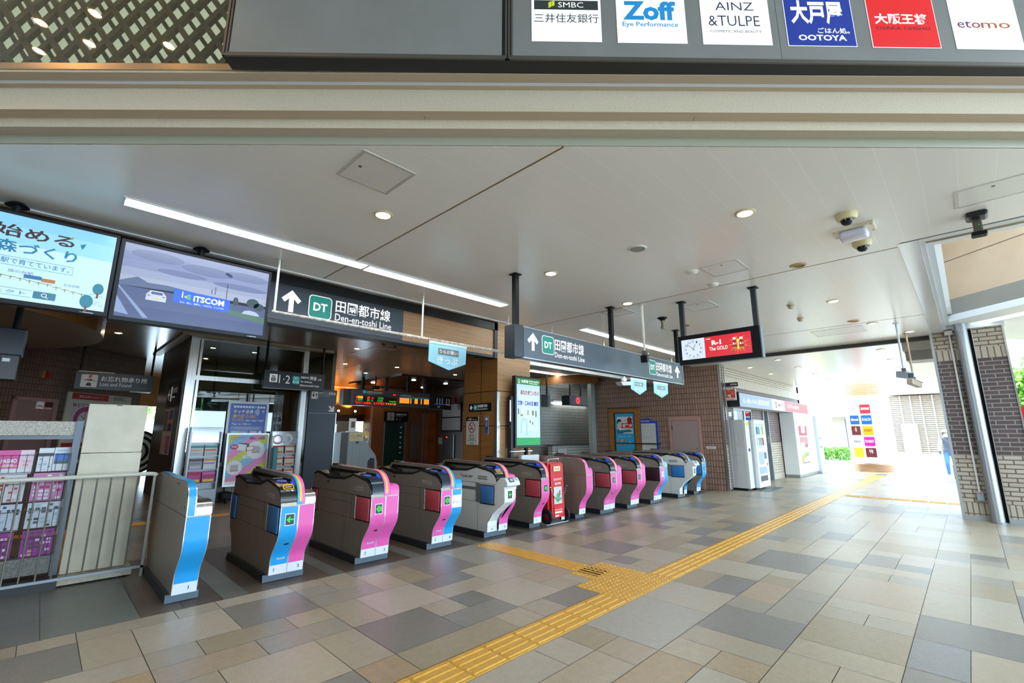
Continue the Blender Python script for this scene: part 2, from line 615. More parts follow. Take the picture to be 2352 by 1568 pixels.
# ---- tactile paving: raised bars along the way, domes at the turn
TAC = speck_mat('yellow_tactile_tile', '#d29a38', '#dca94c', 30, 0.38)
TACG = M('#6d5630', 0.8)
def tactile_run(name, x0, x1, y0, y1, along, label, dots=()):
    mb = MB(TAC)
    L = (x1 - x0) if along == 'x' else (y1 - y0)
    n = round(L / 0.305)
    for k in range(n):
        a = (x0 if along == 'x' else y0) + L * k / n; b = a + L / n
        q = (a + .002, b - .002, y0, y1) if along == 'x' else (x0, x1, a + .002, b - .002)
        mb.box(q[0], q[1], q[2], q[3], -0.003, 0.004)
        if k in dots:
            for i in range(5):
                for j in range(5):
                    cx, cy = q[0] + (q[1] - q[0]) * (i + .5) / 5, q[2] + (q[3] - q[2]) * (j + .5) / 5
                    mb.lathe([(0.012, 0.004), (0.011, 0.007), (0.007, 0.009)], (cx, cy, 0), 2, 8)
        else:
            for i in range(4):
                if along == 'x':
                    c = y0 + (y1 - y0) * (i + .5) / 4
                    s = [(c - .017, .004), (c - .011, .009), (c + .011, .009), (c + .017, .004)]
                    mb.prism(s, 0, a + .014, b - .014)
                else:
                    c = x0 + (x1 - x0) * (i + .5) / 4
                    v0 = a + .014; v1 = b - .014
                    mb.prism([(c - .017, .004), (c - .011, .009), (c + .011, .009), (c + .017, .004)], 1, v0, v1)
    o = mb.build(name)
    return tag(o, label, 'tactile paving')
tactile_run('tactile_path', 0.6, 3.97, 2.425, 2.725, 'x', 'yellow ribbed tactile path running along the stone floor nearest the viewer')
tactile_run('tactile_path', 4.88, 21.8, 2.425, 2.725, 'x', 'long yellow ribbed tactile path leading towards the bright exit')
tactile_run('tactile_path', 4.385, 4.68, 3.055, 5.02, 'y', 'short yellow tactile branch leading from the path to the white ticket gate', dots=(5,))
mb = MB(TAC)
for i in range(3):
    for j in range(3):
        x0, y0 = 3.975 + 0.302 * i, 2.425 + 0.305 * j
        if (i, j) in ((0, 2),): continue
        mb.box(x0, x0 + .298, y0, y0 + .30, -.003, .004)
        for a in range(5):
            for b in range(5): mb.lathe([(0.013, .004), (.012, .008), (.007, .010)], (x0 + .03 + .06 * a, y0 + .03 + .06 * b, 0), 2, 8)
tag(mb.build('tactile_turning_pad'), 'square of yellow dotted tactile tiles where the two paths meet', 'tactile paving')
tactile_run('tactile_path', -1.0, 4.9, 10.12, 10.38, 'x', 'yellow tactile path crossing the floor behind the ticket gates')
tactile_run('tactile_path', 0.36, 0.62, 7.5, 10.1, 'y', 'yellow tactile strip behind the leaflet rack and cream partition')
tactile_run('tactile_path', 14.0, 14.3, -4.0, 2.4, 'y', 'pale tactile branch crossing the bright floor towards the brick pillar')

# ---- ceilings
def ceil_mat(name, c1, c2, seam, pitch, rough):
    t = NT(name)
    tc = t.n('ShaderNodeNewGeometry')
    sp = t.n('ShaderNodeSeparateXYZ'); t.l(tc, 'Position', sp, 0)
    f = t.math('FRACT', t.math('MULTIPLY', sp.outputs[1], 1.0 / pitch))
    line = t.math('LESS_THAN', f, 0.022)
    no = t.n('ShaderNodeTexNoise'); no.inputs['Scale'].default_value = 0.8
    t.l(tc, 'Position', no, 'Vector')
    base = t.ramp(no.outputs[0], [(0.3, c1), (0.7, c2)])
    mx = t.n('ShaderNodeMix', data_type='RGBA')
    t.t.links.new(line, mx.inputs[0]); t.t.links.new(base, mx.inputs[6]); mx.inputs[7].default_value = hx(seam)
    t.l(mx, 2, t.b, 'Base Color')
    t.b.inputs['Roughness'].default_value = rough
    t.bump(t.math('SUBTRACT', 1.0, line), 0.35, 0.003)
    return t.m
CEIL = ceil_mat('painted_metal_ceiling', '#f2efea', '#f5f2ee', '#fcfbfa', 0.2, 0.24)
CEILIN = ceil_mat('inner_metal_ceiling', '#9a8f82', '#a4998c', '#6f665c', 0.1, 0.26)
CLINE = M('#7a6238', 0.6)
k0 = 3.865      # x + y where the stepped beam meets the ceiling
ce = MB(CEIL)
outl = [(k0 - 0.26, 0.26), (k0 + 6.0, -6.0), (5.83, -6.0), (5.83, 0.26), (21.2, 0.26), (21.2, 4.9), (13.0, 4.9), (13.0, 5.46), (k0 - 5.46, 5.46)]
# keep it simple: convex pieces with thickness
def slab(mb, pts, z0, z1): mb.prism([(p[0], p[1]) for p in pts], 2, z0, z1)
slab(ce, [(k0 - 0.26, 0.26), (21.2, 0.26), (21.2, 4.9), (13.1, 4.9), (13.1, 5.46), (k0 - 5.46, 5.46)], H, H + 0.12)
slab(ce, [(k0 - 0.26, 0.26), (k0 + 1.4, -1.4), (5.83, -1.4), (5.83, 0.26)], H, H + 0.12)
slab(ce, [(-7.0, 5.46), (k0 - 5.46, 5.46), (k0 - 10.8 , 10.8), (-7.0, 10.8)], H, H + 0.12)
S('ceiling', ce)
jn = MB(CLINE)
for x in (2.19, 5.93, 9.73): jn.box(x - .006, x + .006, max(k0 - x, 0.27), 5.45, H - .002, H + .01)
S('trim_ceiling_joints', jn)
sl_ = MB(M('#3a342e', 0.6)); sl_.box(11.95, 12.06, 0.27, 4.85, H - .075, H + .02)
S('trim_ceiling_slot', sl_)
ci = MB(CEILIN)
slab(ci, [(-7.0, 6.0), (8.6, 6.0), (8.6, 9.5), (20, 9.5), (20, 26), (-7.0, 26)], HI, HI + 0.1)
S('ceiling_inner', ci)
jn = MB(M('#4a4038', 0.6)); jn.box(7.06, 7.085, 6.4, 16.5, HI - .002, HI + .01); S('trim_inner_joint', jn)
c2 = MB(ceil_mat('passage_metal_ceiling', '#8b8880', '#96938b', '#77746d', 0.15, 0.3))
slab(c2, [(7.0, 5.46), (18, 5.46), (18, 12.5), (11.5, 12.5)], 3.5, 3.58)
S('ceiling_passage', c2)

# ---- the stepped beam across the front, at 45 degrees
BEAMT = speck_mat('beam_render', '#bfae94', '#c8b89e', 90, 0.7, 0.15)
BD = Vector((math.cos(R(45)), math.sin(R(45)), 0)); BL = Vector((BD.y, -BD.x, 0))
def beam_pt(d, l, z): return tuple(BD * d + BL * l + Vector((0, 0, z)))
prof = [(2.719, 3.38), (2.719, 3.442), (2.635, 3.442), (2.635, 3.506), (2.553, 3.506), (2.553, 3.662), (2.516, 3.662), (2.516, 3.685), (2.448, 3.685), (2.448, 3.715), (2.74, 3.715), (2.74, 3.40)]
pm = [M('#9f9a86', 0.3), M('#c4b6a4', 0.6), BEAMT, M('#c4b098', 0.6), BEAMT, M('#c4b098', 0.6), M('#bdb8b0', 0.35), M('#c0ac94', 0.6), BEAMT, BEAMT, BEAMT, BEAMT]
bmb = MB()
for i in range(len(prof)):
    a, b = prof[i], prof[(i + 1) % len(prof)]
    bmb.use(pm[i]).quad(beam_pt(a[0], -6.5, a[1]), beam_pt(b[0], -6.5, b[1]), beam_pt(b[0], 5.4, b[1]), beam_pt(a[0], 5.4, a[1]))
S('wall_front_beam', bmb)
ln = MB(M('#8c7350', 0.7))
for l in (-0.55, 1.2):
    ln.T = None
    ln.quad(beam_pt(2.5525, l, 3.5065), beam_pt(2.5525, l + .004, 3.5065), beam_pt(2.634, l + .004, 3.5055), beam_pt(2.634, l, 3.5055))
S('trim_beam_joints', ln)

# ---- lattice window over the beam (top left)
lat = frame(beam_pt(2.47, 0, 0), BL, (0, 0, 1))      # u = BL, v = up, faces the plaza
pz = 3.745
panel = MB(M('#d6dec4', .6, emit=.75), lat)  # emission added to make the panel behind the laths look lit
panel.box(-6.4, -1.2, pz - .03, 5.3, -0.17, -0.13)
lw = MB(wood_mat('lattice_wood', '#4a3718', '#57421f', '#634c28', 1, 0, rough=0.5), lat)
def lath(x, y, ang, L, w, d0, d1):
    c, s = math.cos(R(ang)), math.sin(R(ang))
    p = [(-L / 2, -w / 2), (L / 2, -w / 2), (L / 2, w / 2), (-L / 2, w / 2)]
    q = [(x + a * c - b * s, y + a * s + b * c) for a, b in p]
    lw.prism([(a, b) for a, b in q], 2, d0, d1)
def lath_clip(x, sgn, w, d0, d1):
    sl2 = 1.38
    y0, y1 = pz - .02, 5.0
    dx = (y1 - y0) / sl2 * sgn
    hw = w * 0.62
    lw.prism([(x - hw, y0), (x + hw, y0), (x + dx + hw, y1), (x + dx - hw, y1)], 2, d0, d1)
k = 0
x = -7.4
while x < -0.6:
    big = (k % 2 == 0)
    for sgn in (1, -1):
        lath_clip(x + (0 if sgn > 0 else .03), sgn, 0.036 if big else 0.026, -0.075 if big else -0.112, -0.045 if big else -0.102)
    x += 0.0885; k += 1
wroot = S('window_1', panel)
lw_o = lw.build('lattice', wroot)
gl = MB(glass_mat('window_glass', '#f0f4ee', 0.02), lat); gl.box(-6.4, -1.2, pz, 5.3, -0.03, -0.022)
gl.build('pane', wroot)
fr = MB(M('#b9a184', 0.25, 0.9), lat); fr.box(-6.4, -1.2, pz - .045, pz, -0.035, 0.03); fr.build('frame', wroot)
stud = MB(M('#c7b8a4', 0.4, 0.5), lat); stud.cyl((-1.735, 3.78, -0.02), (-1.735, 3.78, 0.05), 0.018, 16)
stud.build('spigot', wroot)

cv = thing('added_light_tube', 'added light tube, out of view inside the lattice window cavity', 'light', beam_pt(2.6, -3, 5.1))  # unseen tube added to brighten the lattice and its panel
mb = MB(M('#fff0d8', .4, emit=70)); mb.T = lat; mb.cyl((-6.3, 5.15, -.09), (-1.3, 5.15, -.09), .03, 10); mb.build('tube', cv)
# ---- canopy with downlights over the plaza behind the camera (seen mirrored in the lattice glass)
cn = MB(M('#cfc9c0', 0.6)); cn.T = frame(beam_pt(0, 0, 0), BL, (0, 0, 1))
cn.box(-9.0, 6.0, 5.2, 5.3, -2.45, 9.0)
S('ceiling_canopy', cn)

# ---- header fascia over the gates (Y = 6.3) with sign panel, timber panel and black shutter slot
WOODX = wood_mat('oak_panel', '#a47a50', '#b98c61', '#c79e74', 1, 0)
WOODY = wood_mat('oak_panel_warm', '#8d5e2c', '#a06d36', '#b07c43', 0, 1)
hd = MB(WOODX); hd.box(-6.5, 5.88, 6.3, 6.5, 2.965, 3.46)
S('wall_header', hd)
hb = MB(M('#22252b', 0.4)); hb.box(-6.5, 5.98, 6.27, 6.52, 3.46, 3.60); hb.box(-6.5, 5.95, 6.285, 6.51, 2.915, 2.965); hb.box(5.88, 5.96, 6.27, 6.5, 2.915, 3.6)
S('trim_header_black', hb)
hw = MB(M('#e6e6e2', 0.5)); hw.box(-6.5, 6.0, 5.46, 5.52, H - .01, H + .35); hw.box(-6.5, 13, 5.52, 6.9, 3.74, 3.80)
S('trim_ceiling_edge', hw)
h2 = MB(WOODX); h2.box(6.93, 12.98, 6.33, 6.5, 2.97, 3.5); S('wall_header_second', h2)
h3 = MB(STEEL); h3.box(6.93, 12.98, 6.31, 6.52, 2.90, 2.97); S('trim_header_steel', h3)

# ---- timber pillar between the two openings
pl = MB(WOODY)
px0, px1, py0, py1 = 6.0, 6.93, 6.31, 7.3
pl.quad((px0, py1, 0), (px0, py0, 0), (px0, py0, 3.74), (px0, py1, 3.74))
pl.use(WOODX).quad((px0, py0, 0), (px1, py0, 0), (px1, py0, 3.74), (px0, py0, 3.74))
pl.use(WOODY).quad((px1, py0, 0), (px1, py1, 0), (px1, py1, 3.74), (px1, py0, 3.74)).quad((px1, py1, 0), (px0, py1, 0), (px0, py1, 3.74), (px1, py1, 3.74))
S('wall_timber_pillar', pl)
pj = MB(M('#3a2814', 0.7))
pj.box(5.996, 6.0, 6.765, 6.777, 0, 3.7); pj.box(5.996, 6.0, 6.31, 7.3, 1.635, 1.65); pj.box(6.0, 6.93, 6.306, 6.31, 1.635, 1.65); pj.box(5.996, 6.0, 6.31, 7.3, 2.29, 2.305); pj.box(6.0, 6.93, 6.306, 6.31, 2.29, 2.305)
S('trim_pillar_joints', pj)
pg = MB(STEEL); pg.box(5.985, 6.06, 6.298, 6.36, 0, 2.28)
S('trim_corner_guard', pg)

# ---- tiled walls
TILEX = lambda: tile_mat('pink_brown_tile', '#a98a7a', '#9c7d6e', '#53402f', 0.075, 0.155, 0.007, 0, 1, 0.3, 0.0)
BT = TILEX()
tw = MB(BT); tw.box(12.98, 13.2, 4.78, 8.86, 0, 3.6); S('wall_end_tiles', tw)
BTD = tile_mat('brown_tile', '#6f5a4e', '#65524a', '#33291f', 0.15, 0.075, 0.007, math.cos(R(45)), math.sin(R(45)), 0.35, 0.0)
# diagonal wall at the far left, its outer face 11.15 m left of the line of sight
WL = frame(tuple(fh * 0 + RIGHT * -11.15), fh, (0, 0, 1))    # u forward, v up, n to the right
dw = MB(tile_mat('dark_brown_tile', '#6b574d', '#614e45', '#2e241b', 0.075, 0.155, 0.007, fh.x, fh.y, 0.35, 0.0), WL)
dw.box(4.0, 13.75, 0, HI, -0.25, 0); S('wall_left_tiles', dw)
# far timber and tile walls of the inner concourse
WV = wood_mat('cedar_boards', '#6b3c1c', '#7f4a24', '#95592e', 1, 0, True, 0.4, 0.16)
WH = wood_mat('uplit_timber', '#8a5a22', '#9b6a2c', '#a87538', 1, 0, False, 0.5, 0.22)
fw_ = MB(WV); fw_.box(10.9, 14.6, 20.0, 20.2, 0, HI); S('wall_back_cedar', fw_)
fw_ = MB(wood_mat('uplit_timber_side', '#6b421c', '#7a4c22', '#8a5a2c', 0, 1, False, 0.5, 0.22)); fw_.box(11.5, 11.7, 20.2, 22.0, 0, HI); S('wall_back_return', fw_)
fw_ = MB(WH); fw_.box(5.55, 12.5, 22.0, 22.2, 2.35, HI); fw_.use(M('#3b1f12', 0.5)); fw_.box(5.55, 12.5, 21.9, 22.2, 2.1, 2.42); S('wall_back_timber', fw_)
fw_ = MB(WH); fw_.box(-2.0, 4.6, 23.0, 23.2, 2.55, HI); S('wall_back_left_timber', fw_)
TBX = tile_mat('dark_tile_side', '#5d4d46', '#554640', '#2a211b', 0.15, 0.075, 0.006, 0, 1, 0.35, 0.0)
fw_ = MB(TBX); fw_.box(14.0, 14.2, 12.6, 20.0, 0, HI); S('wall_notice_tiles', fw_)
fw_ = MB(M('#2b2d30', 0.6)); fw_.box(5.5, 12, 25.6, 25.8, 0, 2.3); S('wall_back_far', fw_)
fw_ = MB(M('#4a4038', 0.7)); fw_.box(-7.2, -7.0, 6.0, 25, 0, HI); S('wall_left_end', fw_)
fw_ = MB(M('#4a4038', 0.7)); fw_.box(20.0, 20.2, 12.5, 26, 0, HI); S('wall_right_end', fw_)
# passage behind the second gate group
GT = tile_mat('grey_glazed_tile', '#8f9087', '#878880', '#55564f', 0.11, 0.11, 0.006, 1, 0, 0.2, 0.0)
fw_ = MB(GT); fw_.box(10.4, 18, 11.0, 11.2, 0, 3.5); S('wall_passage_back', fw_)
fw_ = MB(M('#77766f', 0.5)); fw_.box(16.2, 16.4, 8.8, 11.2, 0, 3.5); S('wall_passage_end', fw_)
WT = tile_mat('white_square_tile', '#c3c6bf', '#b9bcb6', '#3a3d3c', 0.1, 0.1, 0.007, 1, 0, 0.25, 0.0)
fw_ = MB(WT); fw_.box(12.55, 16.0, 10.4, 10.6, 0, 1.06); fw_.use(M('#26272a', 0.4)).box(12.53, 16.0, 10.38, 10.62, 1.06, 1.10); S('wall_stair_parapet', fw_)
fw_ = MB(M('#b7c4bd', 0.3, 0.4)); fw_.box(12.75, 12.98, 8.86, 9.0, 0, 3.2); S('trim_passage_corner', fw_)
hdr = MB(WOODY, frame((11.95, 10.95, 0), (0.353, -0.936, 0), (0, 0, 1))); hdr.box(-2.0, 2.5, 3.16, 3.46, -0.1, 0.05)
S('wall_passage_header', hdr)

# ---- brick shop wall running to the exit
BRK = tile_mat('dark_brick', '#5b4a49', '#67534f', '#9d9088', 0.23, 0.075, 0.008, 1, 0, 0.6)
BRC = tile_mat('cream_brick', '#c9bca8', '#bdb09c', '#5b4a3c', 0.23, 0.075, 0.008, 1, 0, 0.5)
BRV = tile_mat('cream_soldier_brick', '#cbbfab', '#c2b5a1', '#6d5c4c', 0.075, 0.5, 0.008, 1, 0, 0.5, 0.0, 0.3)
sw = MB(BRC); SY = 4.85
for x0, x1 in ((13.02, 14.15), (15.75, 16.7), (17.25, 18.5), (18.5, 21.8)):
    sw.use(BRC).box(x0, x1, SY, SY + .25, 0.28, 1.18)
    sw.use(BRV).box(x0, x1, SY, SY + .25, 0.0, 0.28)
    sw.use(BRK).box(x0, x1, SY, SY + .25, 1.18, 2.62)
sw.use(BRK).box(13.02, 21.8, SY, SY + .25, 2.62, 2.85)
sw.use(BRV).box(13.02, 21.8, SY - .01, SY + .25, 2.85, 3.12)
sw.use(BRC).box(13.02, 21.8, SY, SY + .25, 3.12, H)
sw.box(21.55, 21.8, SY, SY + 5, 0, H)
S('wall_shops', sw)
fw_ = MB(BRC); fw_.box(12.985, 13.14, 4.72, 4.86, 0.05, 1.18); fw_.use(BRK).box(12.985, 13.14, 4.72, 4.86, 1.18, 2.9); fw_.use(BRC).box(12.985, 13.14, 4.72, 4.86, 2.9, H)
S('trim_corner_pilaster', fw_)
fw_ = MB(STEEL); fw_.box(12.965, 12.99, 4.71, 4.78, 0, H); fw_.box(13.13, 13.16, 4.70, 4.86, 0, H); S('trim_corner_steel', fw_)
# shop interior behind
fw_ = MB(M('#d9dad6', 0.6)); fw_.box(13.02, 21.8, 6.4, 6.5, 0, H); fw_.box(13.0, 21.8, 5.1, 6.5, H - .02, H + .06); S('wall_shop_back', fw_)

# ---- right-hand opening in the ceiling: trims, peach wall, grey beam
tr = MB(M('#e8e9ea', 0.18, 0.3))
tr.box(5.83, 11.75, 0.10, 0.26, H - .005, H + .03)
tr.box(5.83, 11.75, 0.06, 0.10, H + .03, H + .16)
tr.use(M('#d4d9dc', 0.3, 0.2)).box(5.95, 11.75, 0.0, 0.06, H + .10, H + .24)
tr.use(M('#f0f0f0', 0.5)).box(6.1, 11.6, -0.06, 0.0, H + .24, H + .40)
S('trim_opening_side', tr)
tr = MB(M('#d9dde0', 0.35)); tr.box(5.83, 5.93, -6, 0.0995, H - .005, H + .05)
tr.use(M('#8d7a5a', 0.35, 0.6)).box(5.93, 6.02, -6, 0.058, H + .004, H + .12)
tr.use(M('#eceded', 0.4)).box(6.02, 6.12, -6, -0.002, H - .002, H + .20)
tr.use(M('#4a4038', 0.6)).box(5.815, 5.829, -1.4, 0.24, H - .002, H + .02)
S('trim_opening_front', tr)
RB = frame((11.47, 0.10, 0), (-math.cos(R(50)), -math.sin(R(50)), 0), (0, 0, 1))   # u comes towards the camera's right; n = u x v
pe = MB(speck_mat('peach_render', '#d6bfa6', '#cfb69b', 2.0, 0.75), RB)
pe.box(-3.0, 9.0, 3.88, 6.4, -0.3, 0.0)
S('wall_peach', pe)
pe = MB(M('#e6e2dc', 0.6)); pe.box(4.6, 16.0, -1.2, 1.2, 6.4, 6.5); S('ceiling_added_sun_block', pe)  # roof added over the opening to keep direct sun off the peach wall
pe = MB(M('#d9d2c6', 0.6)); pe.box(5.7, 16.0, 0.30, 0.45, 3.55, 6.4); pe.box(5.6, 5.75, -1.4, 0.30, 3.55, 6.4); S('wall_added_light_block', pe)  # walls added to shut stray daylight out above the ceiling opening
pe = MB(M('#4a4844', 0.8)); pe.T = frame(beam_pt(-9, 0, 0), BL, (0, 0, 1)); pe.box(-16, 6, 0, 8.5, -.3, 0); S('wall_added_sky_block', pe)  # unseen dark wall added behind the camera to dim the front beam
pe = MB(speck_mat('weathered_grey_paint', '#87847f', '#939089', 1.5, 0.5), RB); pe.box(-0.5, 9.0, 3.60, 3.88, -0.3, 0.05); pe.use(M('#eef0f1', 0.5)).box(-1.0, 9.0, 3.49, 3.60, -0.45, 0.06); pe.use(M('#4a4a4a', 0.4)).box(1.0, 9.0, 3.52, 3.56, -0.60, -0.45)
S('wall_grey_beam', pe)
pe = MB(M('#6d5d4e', 0.6), RB); pe.box(-3.0, 9.0, 4.60, 4.612, -0.003, 0.003); S('trim_peach_joint', pe)
pe = MB(M('#f1f2f2', 0.5), RB); pe.box(-1.0, 9.0, 3.46, 3.6, -4.0, -0.62); S('ceiling_far_canopy', pe)

# ---- brick pillar at right (faces -X)
BKX = tile_mat('dark_brick_pillar', '#4c3d3d', '#574543', '#8d837a', 0.23, 0.075, 0.008, 0, 1, 0.6)
BCX = tile_mat('cream_brick_pillar', '#b3a693', '#a89a87', '#5e4d40', 0.23, 0.075, 0.009, 0, 1, 0.5)
BVX = tile_mat('cream_soldier_pillar', '#b3a693', '#aa9d8a', '#6a584a', 0.075, 0.4, 0.009, 0, 1, 0.5, 0.0, 0.29)
BVX2 = tile_mat('cream_soldier_pillar_top', '#b3a693', '#aa9d8a', '#6a584a', 0.085, 0.9, 0.009, 0, 1, 0.5, 0.0, 0.25)
def brickpier(mb, y0, y1, x0, x1):
    mb.use(M('#9b9a97', 0.5)).box(x0 - .004, x1, y0, y1, 0, 0.08)
    mb.use(BVX).box(x0, x1, y0, y1, 0.08, 0.30)
    mb.use(BCX).box(x0, x1, y0, y1, 0.30, 1.12)
    mb.use(BKX).box(x0, x1, y0, y1, 1.12, 2.84)
    mb.use(BVX2).box(x0, x1, y0, y1, 2.84, 3.04)
    mb.use(BCX).box(x0, x1, y0, y1, 3.04, 3.42)
bp = MB(); brickpier(bp, -0.10, 0.29, 11.8, 12.5); brickpier(bp, -0.66, -0.27, 11.8, 12.5)
bp.use(M('#1c1c20', 0.6)).box(11.95, 12.5, -0.27, -0.10, 0, 3.42)
bp.use(M('#d9d9d4', 0.5)).box(11.75, 12.5, -0.7, 0.30, 3.40, 3.50)
S('wall_brick_pillar', bp)
bp = MB(STEEL); bp.box(11.785, 11.81, 0.27, 0.31, 0, 3.4); bp.box(11.785, 11.81, -0.68, -0.655, 0, 3.4); bp.box(11.79, 11.82, -0.275, -0.265, 0, 3.42)
S('trim_pillar_edges', bp)
# ================================================================== TICKET GATES
GB = steel_mat('gate_dark_steel', '#a79c90', '#988d81', 0.36, 0.45)
GBW = M('#d9dad6', 0.4); PLN = M('#23272e', 0.45); PLF = M('#3f5261', 0.35); EDGE = M('#d3d6da', 0.25, 0.7)
RDR = M('#1b1d20', 0.25); RDF = M('#3a4650', 0.2, 0.4); IND = M('#2a55e8', 0.3, emit=0.9); PAD = M('#5577e8', 0.35, emit=0.25)
SEAM = M('#201c18', 0.7); YEL = M('#f2c21c', 0.4); LED = M('#18e01c', 0.4, emit=0.9); LEDD = M('#1c2630', 0.3); NUMW = M('#dfe3e8', 0.4); NUMC = M('#2b4a5e', 0.5)
MAGD = M('#e65aa8', 0.3); REDB = M('#e02030', 0.4)
SC_ = spline([(-.075, .078), (-.085, .20), (-.105, .275), (-.17, .365), (-.235, .45), (-.257, .53), (-.258, .62), (-.258, .765)], 5)
SB_ = [(1.22, .078), (1.30, .27), (1.40, .36), (1.42, .5), (1.41, .765)]
# protruding front of the gate with the code reader
SQ_ = spline([(-.047, .08), (-.05, .17), (-.06, .25), (-.10, .305), (-.22, .40), (-.36, .50), (-.40, .54), (-.408, .62), (-.408, .725)], 5)
TOPL = [(1.37, .955), (1.245, .979), (.9, .923), (.425, .942), (.21, 1.0), (.034, .975), (-.14, .945), (-.20, .915), (-.238, .865), (-.25, .80)]

def loc_face(X0, Y, Z):   # front face helper at given plane
    return fy(X0, Y, Z)

def faceplate(root, Yp, x0, x1, color, prof=SC_, sticker=None, num='', side='l', tagplate=True, plain=False):
    """S-curved coloured front plate with silver edges, pale foot and the lane number"""
    mb = MB()
    off = 0.004
    zt = prof[-1][1]
    pts = [(Yp + y - off, z) for y, z in prof]
    e = 0.006
    def run(a, b, pp, m):
        mb.use(m).strip(pp, 0, a, b)
    lo = [p for p in pts if p[1] <= .175] ; hi = [p for p in pts if p[1] >= .165]
    # split exactly at .17
    cut = None
    for a, b in zip(pts[:-1], pts[1:]):
        if a[1] <= .17 < b[1]:
            t = (.17 - a[1]) / (b[1] - a[1]); cut = (a[0] + (b[0] - a[0]) * t, .17)
    lo = [p for p in pts if p[1] < .17] + [cut]; hi = [cut] + [p for p in pts if p[1] > .17]
    run(x0 + e, x1 - e, lo, NUMW); run(x0 + e, x1 - e, hi, color)
    run(x0, x0 + e, pts, EDGE); run(x1 - e, x1, pts, EDGE)
    mb.use(EDGE).strip([(pts[-1][0], zt - .006), (pts[-1][0] - .001, zt)], 0, x0, x1)
    if sticker:
        y = Yp - .2585 - off - .0015
        mb.use(WHITE).quad((x0 + .004, y, .53), (x1 - .002, y, .53), (x1 - .002, y, .69), (x0 + .004, y, .69))
        T = mb.T; mb.T = fy(x0, y - .001, .585)
        mb.text('Q', .012, .036, 0, .042, 0, M('#d23a4a', 0.5), .02)
        mb.text('SKIP', .045, x1 - x0 - .012, .004, .020, 0, M('#8f99a5', 0.5), .01)
        mb.T = T
    p = mb.build('faceplate', root, True)
    if not plain:
        m2 = MB(NUMC); m2.T = fy(0, Yp - .085 - off - .002, .10)
        w = x1 - x0
        cx = x0 + (w * .3 if side == 'l' else w * .68)
        if num: m2.text(num, cx - .010, None, .012, .042, 0, NUMC, .01)
        m2.build('lane_number', p)
        if side == 'l' and prof is SC_:
            q = MB(M('#b9bec2', 0.4)); q.T = fy(0, Yp - .098, .235)
            q.rect(x0 + w * .36, x0 + w * .78, -.012, .012, -.002)
            q.use(M('#8a8f94', .5)).rect(x0 + w * .42, x0 + w * .72, -.005, .005, 0)
            q.build('maker_plate', p)
            k = MB(M('#20161c', 0.5)); k.T = frame((x0 + w * .62, Yp - .189, .385), (1, 0, 0), (0, -.62, .78))
            k.box(-.022, .022, -.009, .009, -.002, .005); k.build('sensor_slot', p)
    return p

def display(root, Yp, x0, x1, kind, prof=SC_, z0=.575, z1=.69):
    y = Yp + prof[-1][0] - .007
    mb = MB(EDGE); mb.box(x0, x1, y, y + .006, z0, z1); mb.use(LEDD).box(x0 + .006, x1 - .006, y - .002, y, z0 + .006, z1 - .006)
    d = mb.build('display', root)
    a = MB(LED if kind != 'stop' else REDB); a.T = fy(0, y - .0035, 0)
    cx, cz = (x0 + x1) / 2, (z0 + z1) / 2
    w, h = (x1 - x0) * .72, (z1 - z0) * .72
    if kind == 'arrow':
        a.arrow(cx - w / 2, cz, w, 180, h * .17, LED, 0, .45)
    elif kind == 'ic':
        a.poly([(cx - w / 2, cz), (cx, cz + h / 2), (cx + .004, cz + h * .3), (cx + w / 2, cz + h * .3), (cx + w / 2, cz - h * .3), (cx + .004, cz - h * .3), (cx, cz - h / 2)], 0)
        a.text('IC', cx - w * .12, cx + w * .40, cz - h * .2, cz + h * .2, .001, LEDD, .03)
    elif kind == 'stop':
        a.use(WHITE).rect(x0 + .006, x1 - .006, z0 + .006, z1 - .006, 0)
        a.use(REDB).poly([(cx - .022, cz + .006), (cx + .022, cz + .006), (cx, cz + .036)], .001).poly([(cx - .022, cz - .006), (cx + .022, cz - .006), (cx, cz - .036)], .001)
    elif kind == 'off':
        a.use(M('#5f8f72', .4)).rect(cx - w * .4, cx + w * .4, cz - h * .4, cz + h * .4, 0)
    a.build('display_symbol', d)

def flap(root, x, Yp, ya, yb, z0, z1, m):
    mb = MB(BLACK); mb.box(x - .004, x + .006, Yp + ya - .012, Yp + yb + .012, z0 - .014, z1 + .012)
    b = mb.build('flap_recess', root)
    mb = MB(m); mb.rbox(x - .016, x + .002, Yp + ya, Yp + yb, z0, z1, .006); mb.build('flap_door', root, True)
    mb = MB(CHROME); mb.cyl((x - .008, Yp + yb + .022, z0), (x - .008, Yp + yb + .022, z1), .007, 8); mb.build('hinge_rod', root)

def plinth(root, x0, x1, Yp, back):
    mb = MB(PLN); mb.prism([(Yp + .02, 0), (Yp - .015, .006), (Yp - .03 + .02, .072), (Yp + .03, .085), (back - .05, .085), (back + .015, .006)], 0, x0 - .03, x1 + .03)
    mb.use(PLF).prism([(Yp - .017, .004), (Yp - .012, .074), (Yp - .016, .074), (Yp - .02, .004)], 0, x0 - .031, x1 + .031)
    mb.use(EDGE).box(x0 + .01, x1 - .01, Yp - .02 , Yp + .04, .074, .084)
    mb.build('plinth', root)

